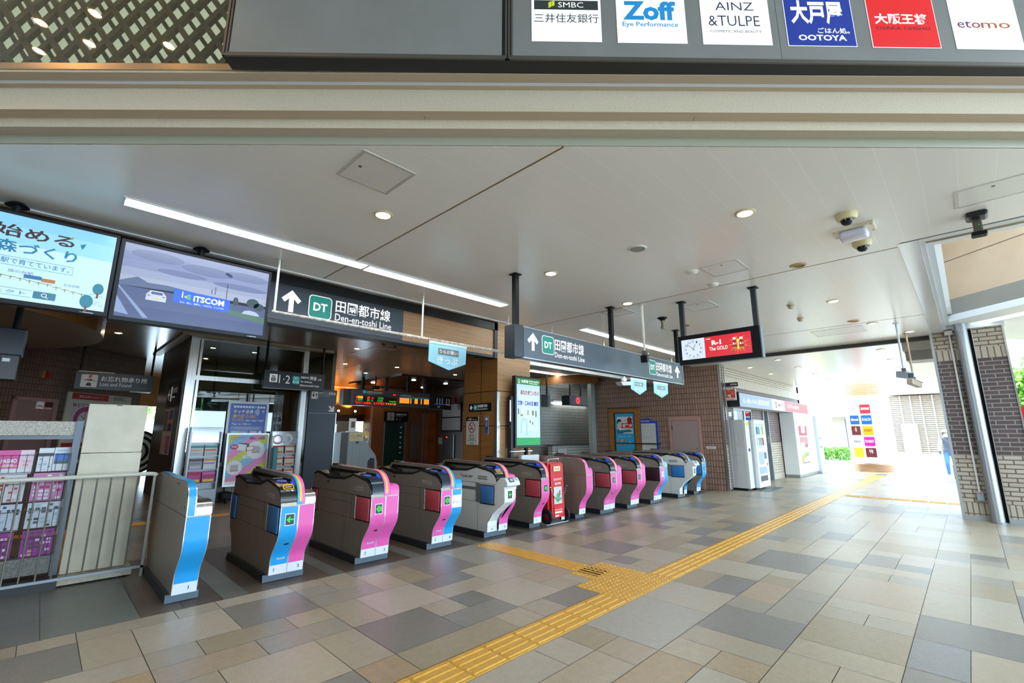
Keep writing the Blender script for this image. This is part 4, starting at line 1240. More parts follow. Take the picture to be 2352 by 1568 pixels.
# clock and advert screen
t = thing('clock_screen', 'black hanging display with clock face and red drink advert on two posts', 'screen', (6.3, 2.27, 2.44))
XF = 6.23
mb = MB(M('#08090b', .5, spec=.2)); mb.box(XF, XF + .05, 1.73, 2.80, 2.445, 2.855)
mb.use(M('#8796a2', .35, .5)).box(XF + .05, XF + .14, 1.73, 2.80, 2.45, 2.85).box(XF + .14, XF + .20, 1.75, 2.78, 2.455, 2.845); mb.build('casing', t)
mb = MB(WHITE, fx(XF - .001, 2.755, 0))     # x runs right from the left edge
W = .92; z0, z1 = 2.512, 2.795
mb.rect(0, .325, z0, z1, 0, M('#dbe9fb', .3, emit=.85)); mb.rect(.325, W, z0, z1, 0, M('#e01028', .3, emit=.8))
cx, cz, r = .165, (z0 + z1) / 2, .128
NAVY = M('#1e2f55', .4)
for i in range(60):
    a = R(90 - 6 * i); mb.use(NAVY).line([(cx + r * math.cos(a), cz + r * math.sin(a)), (cx + r * 1.05 * math.cos(a), cz + r * 1.05 * math.sin(a))], .0035 if i % 5 else .006, .001)
for i in range(1, 13):
    a = R(90 - 30 * i); q = (cx + r * .82 * math.cos(a), cz + r * .82 * math.sin(a)); w = .009 if i < 10 else .015
    mb.text(str(i), q[0] - w, q[0] + w, q[1] - .014, q[1] + .014, .001, NAVY, .02)
a = R(90 - 26); mb.use(NAVY).line([(cx - .02 * math.cos(a), cz - .02 * math.sin(a)), (cx + .072 * math.cos(a), cz + .072 * math.sin(a))], .007, .002)
a = R(90 - 312); mb.line([(cx - .03 * math.cos(a), cz - .03 * math.sin(a)), (cx + .115 * math.cos(a), cz + .115 * math.sin(a))], .006, .0025)
LWW = M('#fffdf4', .4, emit=.9)
mb.text('R-1', .42, .545, 2.672, 2.737, .001, LWW, .05); mb.text('The GOLD', .385, .625, 2.598, 2.650, .001, LWW, .015); mb.text('meiji', .345, .405, 2.752, 2.772, .001, LWW, .03)
for i in range(18):
    a = 2 * PI * i / 18; L = .15 if i % 2 else .11
    mb.use(M('#f2a01c', .4, emit=.9)).poly([(.765 + .03 * math.cos(a - .3), 2.645 + .03 * math.sin(a - .3)), (.765 + L * math.cos(a), 2.645 + min(L, .13) * math.sin(a)), (.765 + .03 * math.cos(a + .3), 2.645 + .03 * math.sin(a + .3))], .001)
mb.use(M('#ffd84a', .4, emit=1.0)).disc(.765, 2.645, .065, .0015, 24)
for bx, bz in ((.715, 2.655), (.80, 2.650)):
    mb.use(M('#c41f28', .4, emit=.5)).poly([(bx - .032, bz - .07), (bx + .032, bz - .07), (bx + .034, bz + .01), (bx + .018, bz + .055), (bx - .018, bz + .055), (bx - .034, bz + .01)], .002); mb.rect(bx - .018, bx + .018, bz + .055, bz + .085, .0022, LWW); mb.text('R-1', bx - .022, bx + .022, bz - .012, bz + .018, .003, LWW, .04); mb.rect(bx - .03, bx + .03, bz - .07, bz - .045, .0026, M('#d8b04a', .4, emit=.5))
mb.build('screen', t)
for y in (2.75, 1.775):
    mb = MB(M('#181b20', .35)); mb.box(XF + .05, XF + .105, y - .03, y + .03, 2.855, H); p_ = mb.build('post', t); mb = MB(BLACK); mb.box(XF + .02, XF + .135, y - .055, y + .055, H - .012, H); mb.build('post_plate', p_)

# portrait information screen by the timber pillar
t = thing('information_display', 'tall portrait city information screen with green bands beside the timber pillar', 'screen', (6.75, 6.12, 1.22))
mb = MB(M('#141b26', .35)); mb.box(6.275, 7.025, 6.10, 6.19, 1.23, 2.60); mb.build('casing', t, bevel=.006)
mb = MB(WHITE, fy(0, 6.099, 0)); x0, x1 = 6.315, 6.985
mb.rect(x0, x1, 1.28, 2.56, 0, M('#bfe0f6', .3, emit=.8)); mb.rect(x0 + .06, x1 - .08, 1.55, 2.35, .0006, M('#cfe9fb', .3, emit=.8)); mb.rect(x0, x1, 1.28, 1.42, .001, M('#12b45e', .3, emit=.6)); mb.rect(x0, x1, 2.44, 2.56, .001, M('#17a04a', .3, emit=.5))
mb.text('大和市', x0 + .12, x0 + .33, 2.465, 2.535, .002, LW, .03); mb.text('Information', x0 + .35, x0 + .65, 2.495, 2.535, .002, LW, .01); mb.rect(x0 + .35, x0 + .60, 2.465, 2.476, .002, LW)
mb.use(LW).ring(x0 + .06, 2.505, .022, .030, .002, 18); mb.rect(x0 + .045, x0 + .075, 2.455, 2.475, .002, LW)
mb.text('あなたを救いたい', x0 + .10, x1 - .03, 2.235, 2.335, .002, M('#d8323c', .4, emit=.3), .04)
mb.text('資源・ごみの日 前日', x0 + .02, x1 - .06, 2.03, 2.125, .002, M('#2346c8', .4, emit=.4), .05)
for a, b, c, d in ((.03, .055, 1.86, 1.97), (.08, .088, 1.86, 1.95), (.10, .17, 1.83, 1.86), (.30, .325, 1.85, 1.94), (.43, .48, 1.85, 1.94), (.53, .56, 1.82, 1.94)): mb.rect(x0 + a, x0 + b, c, d, .002, M('#3a3a2a', .4)); 
for a, b, c, d in ((.105, .165, 1.836, 1.854), (.435, .475, 1.86, 1.875), (.435, .475, 1.885, 1.90), (.435, .475, 1.91, 1.925), (.305, .32, 1.86, 1.93)): mb.rect(x0 + a, x0 + b, c, d, .003, M('#e0b84a', .4, emit=.3))
BL2 = M('#a8d4f4', .3, emit=.8)
mb.use(BL2); mb.tube  # figure of pale blue light
mb.ring(x0 + .20, 1.70, .055, .10, .0012, 20, 0, PI); mb.rect(x0 + .10, x0 + .145, 1.52, 1.70, .0012, BL2); mb.rect(x0 + .255, x0 + .30, 1.48, 1.70, .0012, BL2); mb.use(BL2).disc(x0 + .122, 1.52, .0225, .0012).disc(x0 + .2775, 1.48, .0225, .0012)
for a, c in ((.36, 1.70), (.43, 1.67)): mb.rect(x0 + a, x0 + a + .03, c, c + .05, .002, M('#2f6fd8', .4, emit=.4))
mb.build('screen', t)
mb = MB(M('#20242b', .4)); mb.box(6.20, 6.275, 6.14, 6.24, 0, 2.2); mb.build('side_post', t)
mb = MB(CHROME); mb.cyl((6.17, 6.13, 1.72), (6.17, 6.13, 2.12), .012, 8); mb.cyl((6.17, 6.13, 1.74), (6.21, 6.16, 1.74), .010, 8); mb.cyl((6.17, 6.13, 2.10), (6.21, 6.16, 2.10), .010, 8); mb.build('grab_handle', t)
mb = MB(CHROME); mb.cyl((6.16, 6.12, 1.17), (6.75, 6.12, 1.17), .02, 10); mb.use(BLACK).cyl((6.55, 6.12, 1.17), (6.62, 6.12, 1.17), .03, 10); mb.box(6.12, 6.15, 6.1, 6.14, 1.60, 1.64); mb.build('clamp_bar', t)
mb = MB(BLACK); mb.box(6.62, 6.68, 6.15, 6.20, 0, 1.23); mb.build('leg', t)
t = tag(MB(M('#dfe3e4', .4)).rbox(6.36, 6.86, 6.02, 6.10, .9, 1.10, .01).build('control_box'), 'white box below the portrait information screen behind the gates', 'box')

# tenant sign box across the front beam
sgn = frame(beam_pt(2.345, 0, 0), tuple((BL + BD * 0.010).normalized()), (0, 0, 1))
t = thing('tenant_sign', 'big grey overhead tenant sign box with six backlit shop panels', 'sign', beam_pt(2.38, .8, 3.69))
mb = MB(M('#15161a', .5), sgn); mb.box(-1.70, 5.0, 3.69, 5.2, -.10, 0.0); mb.build('casing', t)
mb = MB(M('#6a6660', .35, .7), sgn)
for a, b in ((-1.70, -.014), (-.008, 5.0)):
    mb.box(a, b, 3.69, 3.705, 0, .012); mb.box(a, b, 3.708, 3.718, 0, .008); mb.box(a, a + .012, 3.69, 5.2, 0, .012); mb.box(a + .018, a + .028, 3.70, 5.2, 0, .008); mb.box(b - .012, b, 3.69, 5.2, 0, .012)
mb.build('frame', t)
mb = MB(speck_mat('sign_face_grey', '#7d7a75', '#82807b', 3, 0.35), sgn); mb.box(-1.665, -.045, 3.722, 5.2, 0, .004); mb.box(.02, 4.98, 3.722, 5.2, 0, .004); mb.use(M('#4a4844', .5)).box(1.652, 1.655, 3.722, 5.2, .004, .0045); mb.build('face', t)
def pan(name, x0, x1, z0, zt, col, fn, emit=.95):
    mb = MB(M('#9a9a96', .5), sgn); mb.box(x0 - .006, x1 + .006, z0 - .006, zt, .004, .006)
    mb.use(M('#f4f8fb', .4, emit=.9)).rect(x0 - .004, x1 + .004, z0 - .004, zt, .0066); mb.rect(x0, x1, z0, zt, .0072, M(col, .4, emit=emit))
    fn(mb, x0, x1, z0); mb.build('panel', t)
PW = '#f2f7fb'
def p1(mb, a, b, z):
    mb.rect(a + .012, b - .012, z + .225, z + .293, .008, M('#3f4a48', .4, emit=.25)); mb.use(M('#c9d92a', .4, emit=.7)).poly([(a + .10, z + .235), (a + .118, z + .245), (a + .118, z + .285), (a + .10, z + .275)], .009).poly([(a + .12, z + .247), (a + .138, z + .254), (a + .138, z + .290), (a + .12, z + .285)], .009)
    mb.text('SMBC', a + .16, a + .315, z + .241, z + .280, .009, M('#f6f8f4', .4, emit=.9)); mb.text('三井住友銀行', a + .012, b - .012, z + .130, z + .196, .008, M('#3c4644', .5), .005)
def p2(mb, a, b, z):
    mb.text('Zoff', a + .035, b - .055, z + .160, z + .30, .008, M('#1d9fe8', .4, emit=.5), .04); mb.text('Eye Performance', a + .03, b - .045, z + .104, z + .148, .008, M('#1d9fe8', .4, emit=.5), .012)
def p3(mb, a, b, z):
    K = M('#28384a', .5)
    mb.text('AINZ', a + .09, b - .09, z + .245, z + .305, .008, K, -.004); mb.text('&TULPE', a + .04, b - .06, z + .130, z + .205, .008, K, -.004); mb.text('COSMETIC AND BEAUTY', a + .045, b - .055, z + .082, z + .100, .008, K)
def p4(mb, a, b, z):
    mb.text('大戸屋', a + .035, b - .055, z + .155, z + .33, .008, M(PW, .4, emit=.9), .035); mb.text('ごはん処。', a + .19, b - .03, z + .088, z + .130, .008, M(PW, .4, emit=.9), .02); mb.text('OOTOYA', a + .065, b - .055, z + .036, z + .078, .008, M(PW, .4, emit=.9), .03)
def p5(mb, a, b, z):
    mb.text('大阪王将', a + .035, b - .05, z + .165, z + .245, .008, M(PW, .4, emit=.9), .03); mb.text('OSAKA OHSHO', a + .035, b - .04, z + .125, z + .150, .008, M('#5a1410', .5), .01)
def p6(mb, a, b, z):
    mb.text('et', a + .03, a + .115, z + .150, z + .200, .008, M('#8a1f7a', .5, emit=.2), .004); mb.text('o', a + .12, a + .175, z + .150, z + .190, .008, M('#c2372e', .5, emit=.2), .004); mb.text('mo', a + .18, b - .055, z + .150, z + .190, .008, M('#e0741c', .5, emit=.2), .004)
Z0 = 3.826
for i, (c, fn) in enumerate(((PW, p1), (PW, p2), (PW, p3), ('#12339a', p4), ('#e8121a', p5), (PW, p6))):
    a = .14 + .522 * i; pan('p', a, a + .418, Z0 - .0085 * i * .3, 4.6, c, fn, .95 if c == PW else .75)

# ================================================================== CEILING FIXTURES
LAMP = M('#ffe8cc', .4, emit=20); LAMPC = M('#ffc88a', .4, emit=95); LAMPI = M('#ffdcb0', .4, emit=260); LAMPW = M('#f4f8ff', .4, emit=20)
def downlight(x, y, z, label, group, r=.075, lit=True, proto={}):
    key = (round(z, 2), r, lit)
    lm = LAMPC if z > 5 else (LAMPI if z > 3.6 else LAMP)
    if key in proto:
        return dup(proto[key], (x, y, z - .012), label)
    t = thing('downlight', label, 'ceiling light', (x, y, z - .012), group)
    mb = MB(M('#d8c8a8' if lit else '#b8a070', .4, .2)); mb.lathe([(r * .80, z - .004), (r * .84, z - .012), (r, z - .012), (r * 1.12, z - .004), (r * 1.12, z)], (x, y, 0), 2, 28); mb.build('trim_ring', t, True)
    mb = MB(lm if lit else M('#8d7a52', .5)); mb.lathe([(r * .80, z - .005), (r * .78, z - .004)], (x, y, 0), 2, 28); mb.build('lens', t)
    proto[key] = t
    return t
G1 = 'round downlights in the outer ceiling'
downlight(1.84, 3.40, H, 'glowing round downlight above the left strip light', G1)
downlight(4.03, 1.13, H, 'glowing round downlight nearest the twin dome cameras', G1)
downlight(4.02, 3.31, H, 'glowing round downlight beside the first black post of the hanging sign', G1)
downlight(5.80, 3.33, H, 'glowing round downlight behind the second black sign post', G1)
downlight(7.79, 1.15, H, 'lit round downlight right of the clock screen post, beyond the long ceiling seam', G1)
downlight(5.80, 1.135, H, 'unlit tan round downlight left of the lower dome camera', G1, lit=False)
downlight(9.47, 1.158, H, 'unlit tan round downlight near the pair of bullet cameras', G1, lit=False)
downlight(7.75, 3.33, H, 'unlit tan round downlight beside the sprinkler head', G1, lit=False)
downlight(11.2, 0.55, H, 'lit round downlight beside the brick pillar top', G1)
downlight(9.9, .95, H, 'lit round downlight just before the dark ceiling slot', G1)
for i, (x, y) in enumerate(((13.2, 1.2), (13.2, 3.3), (15.2, 1.2), (15.2, 3.3), (17.2, 1.2), (17.2, 3.3), (19.2, 1.2), (19.2, 3.3), (14.2, 4.3), (16.2, 4.3))):
    downlight(x, y, H, 'small round downlight in the bright ceiling towards the exit', 'round downlights over the way to the exit')
G2 = 'round downlights in the concourse behind the gates'
for x, y in ((.918, 13.4), (5.65, 13.62), (6.66, 14.2), (5.63, 11.38), (8.26, 15.86), (8.27, 13.7), (10.94, 13.88), (10.92, 20.29 - .6), (3.2, 8.6), (.4, 9.5), (10.5, 11.2), (13.0, 14.2)):
    downlight(x, y, HI, 'small round downlight in the brown ceiling behind the gates', G2)
for i, (d, l) in enumerate(((1.536, -3.72), (1.439, -4.30), (1.212, -4.06), (1.12, -4.635), (1.193, -3.31), (1.33, -2.62), (.90, -4.39), (.0, -3.4), (-.2, -1.2), (.4, -2.0))):
    q = beam_pt(d, l, 5.2); downlight(q[0], q[1], 5.2, 'downlight in the canopy over the plaza, mirrored in the lattice window', 'canopy downlights over the plaza', r=.05)

def strip(label, x0, x1, y, z, w=.16):
    t = thing('strip_light', label, 'ceiling light', ((x0 + x1) / 2, y, z), 'long strip lights in the outer ceiling')
    mb = MB(M('#d9d9d4', .35, .4)); mb.box(x0 - .015, x1 + .015, y - w / 2 - .012, y - w / 2, z - .014, z - .001); mb.box(x0 - .015, x1 + .015, y + w / 2, y + w / 2 + .012, z - .014, z - .001); mb.box(x0 - .015, x0, y - w / 2, y + w / 2, z - .014, z - .001); mb.box(x1, x1 + .015, y - w / 2, y + w / 2, z - .014, z - .001); mb.build('trim', t)
    mb = MB(LAMPW); mb.box(x0, x1, y - w * .36, y + w * .36, z - .006, z - .001); mb.build('diffuser', t)
strip('long white strip light in the ceiling above the televisions', .22, 2.34, 4.68, H)
strip('long white strip light continuing towards the timber pillar', 2.37, 4.60, 4.70, H)
strip('white strip light behind the grey hanging sign box', 6.70, 11.2, 4.79, H)

def hatch(label, x0, x1, y0, y1, col='#e6e2dc', z=H):
    t = thing('access_hatch', label, 'ceiling hatch', ((x0 + x1) / 2, (y0 + y1) / 2, z), 'flush access hatches in the ceiling')
    mb = MB(M('#dddad4', .25, .3)); e = .018
    mb.box(x0, x1, y0, y0 + e, z - .006, z); mb.box(x0, x1, y1 - e, y1, z - .006, z); mb.box(x0, x0 + e, y0 + e, y1 - e, z - .006, z); mb.box(x1 - e, x1, y0 + e, y1 - e, z - .006, z); mb.build('frame', t)
    mb = MB(M(col, .3)); mb.box(x0 + e + .006, x1 - e - .006, y0 + e + .006, y1 - e - .006, z - .004, z - .001); mb.build('lid', t)
    mb = MB(M('#4a4238', .5)); mb.cyl((x0 + .08, y1 - .22, z - .006), (x0 + .08, y1 - .22, z - .003), .012, 10); mb.build('latch', t)
hatch('square ceiling hatch nearest the stepped beam', 1.26, 1.68, 2.65, 3.07)
hatch('ceiling hatch beside the smoke detector, above the clock screen', 5.095, 5.53, 1.565, 1.975, '#eceae6')
hatch('pale ceiling hatch left of the clock screen post', 6.51, 6.94, 2.43, 2.845, '#f0f0ee')
hatch('faint ceiling hatch crossing the seam near the second sign post', 5.95, 6.35, 3.5, 3.9, '#e8e4de')
hatch('long ceiling hatch at the right edge of the picture', 4.83, 5.22, -1.0, -.17, '#eceae6')
hatch('faint ceiling hatch in front of the bullet cameras', 9.95, 10.6, 1.1, 1.9, '#f0eeea')

def puck(name, label, cat, x, y, z, prof, mat, smooth=True):
    mb = MB(mat); mb.lathe([(r, z - h) for r, h in prof], (x, y, 0), 2, 28); return tag(mb.build(name, None, smooth), label, cat)
t = thing('ceiling_speaker', 'round grey grille speaker in the ceiling left of the twin cameras', 'speaker', (4.08, 2.20, H))
mb = MB(M('#d8d4cc', .4)); mb.lathe([(.078, H - .004), (.08, H - .012), (.095, H - .010), (.10, H)], (4.08, 2.20, 0), 2, 28); mb.build('ring', t, True)
mb = MB(speck_mat('speaker_grille', '#8f8e88', '#a5a49d', 400, .6)); mb.lathe([(.079, H - .007), (.078, H - .004)], (4.08, 2.20, 0), 2, 28); mb.build('grille', t)
for x, y, l in ((5.15, 2.08, 'white smoke detector beside the ceiling hatch'), (5.80, 2.09, 'white smoke detector right on the long ceiling seam')):
    t = thing('smoke_detector', l, 'detector', (x, y, H), 'smoke detectors on the ceiling')
    mb = MB(M('#e6e3da', .4)); mb.lathe([(.02, H - .035), (.045, H - .03), (.05, H - .02), (.065, H - .014), (.065, H)], (x, y, 0), 2, 24); mb.build('housing', t, True)
    mb = MB(M('#55524c', .5)); mb.lathe([(.046, H - .026), (.0495, H - .0225)], (x, y, 0), 2, 24); mb.build('vent_ring', t)
CRM = M('#d9c795', .4)
def dome(label, x, y):
    t = thing('dome_camera', label, 'camera', (x, y, H - .10), 'cream dome cameras')
    mb = MB(CRM); mb.lathe([(.05, H - .058), (.068, H - .055), (.08, H - .03), (.082, H)], (x, y, 0), 2, 28); mb.build('housing', t, True)
    mb = MB(M('#0a0c14', .08)); mb.lathe([(.004, H - .105), (.025, H - .10), (.042, H - .085), (.05, H - .062), (.05, H - .055)], (x, y, 0), 2, 28); mb.build('lens_dome', t, True)
dome('cream dome camera on the near side of the white boxed emergency lamp', 4.68, .51); dome('cream dome camera on the far side of the white boxed emergency lamp', 5.50, .51)
t = thing('emergency_lamp', 'white boxed emergency lamp between the two dome cameras', 'ceiling light', (5.08, .52, H - .1))
mb = MB(M('#e3d9bf', .4)); mb.box(4.98, 5.20, .36, .68, H - .022, H); mb.use(BLACK)
for a, b in ((5.0, .38), (5.18, .38), (5.0, .66), (5.18, .66)): mb.cyl((a, b, H - .024), (a, b, H - .022), .006, 8)
mb.build('back_plate', t)
mb = MB(M('#d6d3e2', .25)); mb.rbox(5.0, 5.18, .41, .63, H - .10, H - .02, .035, 4); mb.build('diffuser', t, True)
t = thing('sensor_unit', 'small black sensor on a bracket at the edge of the ceiling opening', 'sensor', (5.47, -.30, H - .15))
mb = MB(M('#1d1a18', .4)); mb.rbox(5.38, 5.56, -.37, -.23, H - .045, H, .02); mb.build('base', t)
mb = MB(M('#6b625a', .3, .7)); mb.rbox(5.46, 5.52, -.325, -.265, H - .17, H - .03, .012); mb.use(LED).box(5.455, 5.46, -.305, -.30, H - .11, H - .10); mb.build('stem', t)
mb = MB(BLACK); mb.rbox(5.44, 5.54, -.345, -.245, H - .20, H - .165, .01); mb.build('head', t)
t = thing('sprinkler_head', 'small black and brass sprinkler under the ceiling beyond the hanging sign', 'sprinkler', (6.98, 3.38, H - .2))
mb = MB(BLACK); mb.lathe([(.03, H - .05), (.06, H - .02), (.085, H)], (6.98, 3.38, 0), 2, 16); mb.build('flange', t, True)
mb = MB(M('#8d8662', .3, .7)); mb.lathe([(.028, H - .19), (.03, H - .15), (.022, H - .12), (.026, H - .05)], (6.98, 3.38, 0), 2, 16); mb.build('body', t, True)
mb = MB(GREYM); mb.box(6.86, 7.10, 3.375, 3.385, H - .185, H - .18); mb.build('crossbar', t)
for x, y, l in ((7.6, 1.65, 'tiny spot sensor hanging near the clock screen post'), (8.6, 1.75, 'tiny spot sensor on the bright ceiling right of the clock screen')):
    puck('ceiling_sensor', l, 'sensor', x, y, H, [(.02, .06), (.035, .05), (.035, .02), (.05, .012), (.05, 0)], M('#b9a88c', .4))

def bullet(label, x, y, zb, mat, rodmat, yaw, L=.34):
    t = thing('bullet_camera', label, 'camera', (x, y, zb), 'rod hung bullet cameras')
    mb = MB(rodmat); mb.cyl((x, y, zb + .12), (x, y, H), .017, 10); p_ = mb.build('rod', t, True)
    mb = MB(rodmat); mb.lathe([(.05, H - .008), (.045, H)], (x, y, 0), 2, 16); mb.build('rod_flange', p_)
    mb = MB(M('#5d5a55', .4, .5)); mb.box(x - .03, x + .03, y - .03, y + .03, zb + .06, zb + .12); mb.build('joint', t)
    d = Vector((math.cos(R(yaw)), math.sin(R(yaw)), -.18)).normalized()
    T = frame((x, y, zb), d.cross(Vector((0, 0, 1))).normalized(), d.cross(Vector((0, 0, 1))).cross(d).normalized()); 
    mb = MB(mat, T); mb.rbox(-.05, .05, -.05, .055, -L / 2, L / 2, .012); mb.box(-.056, .056, .055, .062, -L / 2 - .05, L / 2 - .03); mb.build('housing', t)
    mb = MB(M('#0b0c10', .15), T); mb.box(-.04, .04, -.04, .045, -L / 2 - .004, -L / 2); mb.cyl((0, 0, -L / 2 - .012), (0, 0, -L / 2), .025, 14); mb.build('lens', t)
WROD = M('#e4e1d8', .35)
bullet('white bullet camera on a long white rod in front of the grey sign box', 6.02, 3.22, 2.56, M('#2b2c30', .4), WROD, 200, .2)
bullet('pale blue bullet camera on a rod, left of the pair near the brick pillar', 10.18, .66, 2.47, M('#b4c3d2', .4), M('#c4ccd4', .35), 210)
bullet('tan bullet camera on a rod, right of the pair near the brick pillar', 11.4, .62, 2.42, M('#b3a08c', .4), M('#b09a80', .35), 340)
# camera under the second header
t = thing('passage_camera', 'small white camera below the hanging sign box, left of the twin blue banners', 'camera', (8.65, 5.13, 2.49))
mb = MB(WHITE); mb.cyl((8.62, 5.13, 2.58), (8.62, 5.13, 2.72), .03, 10); mb.rbox(8.57, 8.67, 5.09, 5.17, 2.60, 2.66, .01); mb.build('mount', t, True)
mb = MB(M('#c9d2d4', .4)); mb.prism([(8.38, 2.565), (8.80, 2.60), (8.88, 2.56), (8.80, 2.52), (8.46, 2.49)], 1, 5.06, 5.2); mb.build('housing', t)
t = thing('hanging_rail', 'thin rail carrying the twin blue banners behind the grey sign box', 'rail', (8.9, 5.13, 2.72))
mb = MB(speck_mat('worn_rail_b', '#d8d2c6', '#a0907a', 30, 0.4)); mb.cyl((6.2, 5.13, 2.715), (11.0, 5.13, 2.715), .014, 8); mb.build('rail', t)
for x in (6.22, 7.9, 9.75, 10.95):
    mb = MB(ROD); mb.cyl((x, 5.13, 2.72), (x, 5.13, H), .013, 10); r_ = mb.build('rod', t, True); mb = MB(ROD); mb.lathe([(.04, H - .008), (.035, H)], (x, 5.13, 0), 2, 14); mb.build('rod_flange', r_)
banner('small pale blue pointed ticket banner under the hanging sign box, the left of two', 8.89, 9.58, 5.13, 2.70, 2.45, 2.345, 1)
banner('small pale blue pointed ticket banner under the hanging sign box, the right of two', 9.93, 10.64, 5.13, 2.69, 2.43, 2.335, 1)
# ================================================================== LEFT FOREGROUND: RAILING, RACK, PARTITION
t = thing('railing', 'white topped steel railing with thin bars beside the blue end barrier', 'railing', (.2, 6.58, 0))
RAILW = M('#d8d3c4', .4)
mb = MB(RAILW); mb.tube([(-2.2, 6.58, 1.06), (.92, 6.58, 1.06), (.965, 6.58, 1.055), (.985, 6.58, 1.04)], .022, 12); mb.build('handrail', t, True)
mb = MB(GREYM); mb.box(-2.2, .98, 6.565, 6.595, .085, .11); mb.build('bottom_rail', t)
x = .82
while x > -2.2:
    mb = MB(M('#9a948a', .35, .6)); mb.cyl((x, 6.58, .10), (x, 6.58, 1.045), .0075, 8); mb.build('bar', t); x -= .1105
mb = MB(M('#8d867c', .35, .6)); mb.box(.955, .98, 6.565, 6.595, 0, 1.04); mb.build('end_post', t)
for xx in (-.9,):
    mb = MB(M('#8d867c', .35, .6)); mb.box(xx - .012, xx + .012, 6.565, 6.595, 0, .10); mb.build('foot', t)

t = thing('leaflet_rack', 'grey framed leaflet rack with wire pockets and granite header behind the railing', 'rack', (-.4, 6.95, 0))
GF = M('#565c62', .4, .4)
mb = MB(GF); mb.box(.255, .315, 6.82, 6.88, .08, 1.63); mb.box(-1.25, -1.19, 6.82, 6.88, .08, 1.63); mb.box(-1.25, .30, 6.83, 6.87, 1.44, 1.475); mb.use(M('#2f2a2c', .5)).box(-1.3, .32, 6.62, 7.1, 0, .09); mb.build('frame', t)
mb = MB(speck_mat('granite_header', '#cfcabd', '#a59d8c', 60, .6, .6)); mb.box(-1.18, .262, 6.835, 6.875, 1.48, 1.625); mb.build('header', t)
mb = MB(speck_mat('granite_base', '#8d8a84', '#6a665f', 70, .6, .4)); mb.box(-1.2, .25, 6.85, 6.95, .12, .285); mb.build('lower_panel', t)
WIRE = M('#6b6560', .35, .7)
rows = [(1.095, 1.36), (.815, 1.10), (.55, .815), (.285, .55)]
for z0, z1 in rows:
    for x0, x1 in ((-.28, -.005), (.0, .262), (-.58, -.29)):
        mb = MB(WIRE)
        for z in (z0 + .02, z0 + .19): mb.cyl((x0, 6.80, z), (x1, 6.80, z), .003, 6)
        n = 5
        for i in range(n + 1): mb.cyl((x0 + (x1 - x0) * i / n, 6.80, z0 + .02), (x0 + (x1 - x0) * i / n, 6.80, z0 + .20), .0025, 6)
        for xx in (x0, x1): mb.cyl((xx, 6.80, z0 + .19), (xx, 6.87, z0 + .22), .003, 6)
        mb.cyl((x0, 6.80, z0 + .02), (x0, 6.87, z0 + .02), .003, 6); mb.cyl((x1, 6.80, z0 + .02), (x1, 6.87, z0 + .02), .003, 6)
        mb.build('wire_pocket', t)
# the leaflets are things of their own, standing in the pockets
def leaflet(label, x0, x1, z0, z1, fn, y=6.83, paper='#e2e4e6'):
    mb = MB(M(paper, .5)); mb.T = frame((0, y + .014, 0), (1, 0, 0), (0, .05, 1)); mb.box(x0, x1, z0, z1, 0, .010)
    mb.T = frame((0, y + .014, 0), (1, 0, 0), (0, .05, 1)); mb2 = mb; fn(mb, x0, x1, z0, z1, .0112)
    return tag(mb.build('leaflet'), label, 'leaflet', 'leaflets in the wire rack behind the railing')
def grid(mb, x0, x1, z0, z1, z, cols, n, m, seed):
    rr = random.Random(seed)
    for i in range(n):
        for j in range(m):
            if rr.random() < .25: continue
            a = x0 + (x1 - x0) * (i + .12) / n; b = x0 + (x1 - x0) * (i + .85) / n; c = z0 + (z1 - z0) * (j + .15) / m; d = z0 + (z1 - z0) * (j + .8) / m
            mb.rect(a, b, c, d, z, M(rr.choice(cols), .5))
def lf_pink(mb, a, b, c, d, z):
    mb.rect(a, a + (b - a) * .60, c + .055, d, z, M('#e0489c', .4)); mb.rect(a + (b - a) * .60, b, c + .05, d, z, M('#eecfd8', .4))
    mb.text('PASMO', a + .02, a + .13, d - .125, d - .085, z + .001, WHITE, .03); mb.text('定期券', a + .035, a + .11, d - .165, d - .135, z + .001, WHITE, .02); mb.rect(a + .01, a + .14, c + .075, c + .083, z + .001, M('#ecd25a', .4))
    mb.text('PASMO', a + .165, b - .015, d - .125, d - .10, z + .001, M('#e08cb4', .4), .01); mb.text('定期券', a + .175, b - .03, d - .16, d - .135, z + .001, M('#d878a4', .4), .01); mb.rect(a + .17, b - .03, c + .085, c + .092, z + .001, M('#ecd25a', .4))
leaflet('pink and white pass leaflet in the top left wire pocket', -.257, -.012, 1.10, 1.335, lf_pink)
def lf_news(mb, a, b, c, d, z):
    mb.rect(a, b, d - .085, d - .05, z, M('#5b6670', .5)); grid(mb, a + .01, b - .005, c + .01, d - .1, z, ['#d4dbe2', '#c6d6e4', '#e4c8cc', '#9fb8cc'], 3, 5, 3)
leaflet('white text leaflet in the top right wire pocket beside the photo leaflet', .018, .130, 1.115, 1.352, lf_news)
def lf_photo(mb, a, b, c, d, z):
    mb.rect(a + .008, b - .008, c + .07, d - .06, z, M('#2468c8', .4)); mb.rect(a + .008, b - .008, c + .07, c + .105, z + .0006, M('#1a2a44', .4)); mb.use(M('#6fd0f0', .4, emit=.2)).disc((a + b) / 2, c + .098, .045, .0118, 16, .010); mb.rect(a + .02, b - .02, d - .04, d - .025, z, M('#b8c8dc', .5))
leaflet('white leaflet with a blue night photo in the top right wire pocket', .134, .258, 1.118, 1.356, lf_photo)
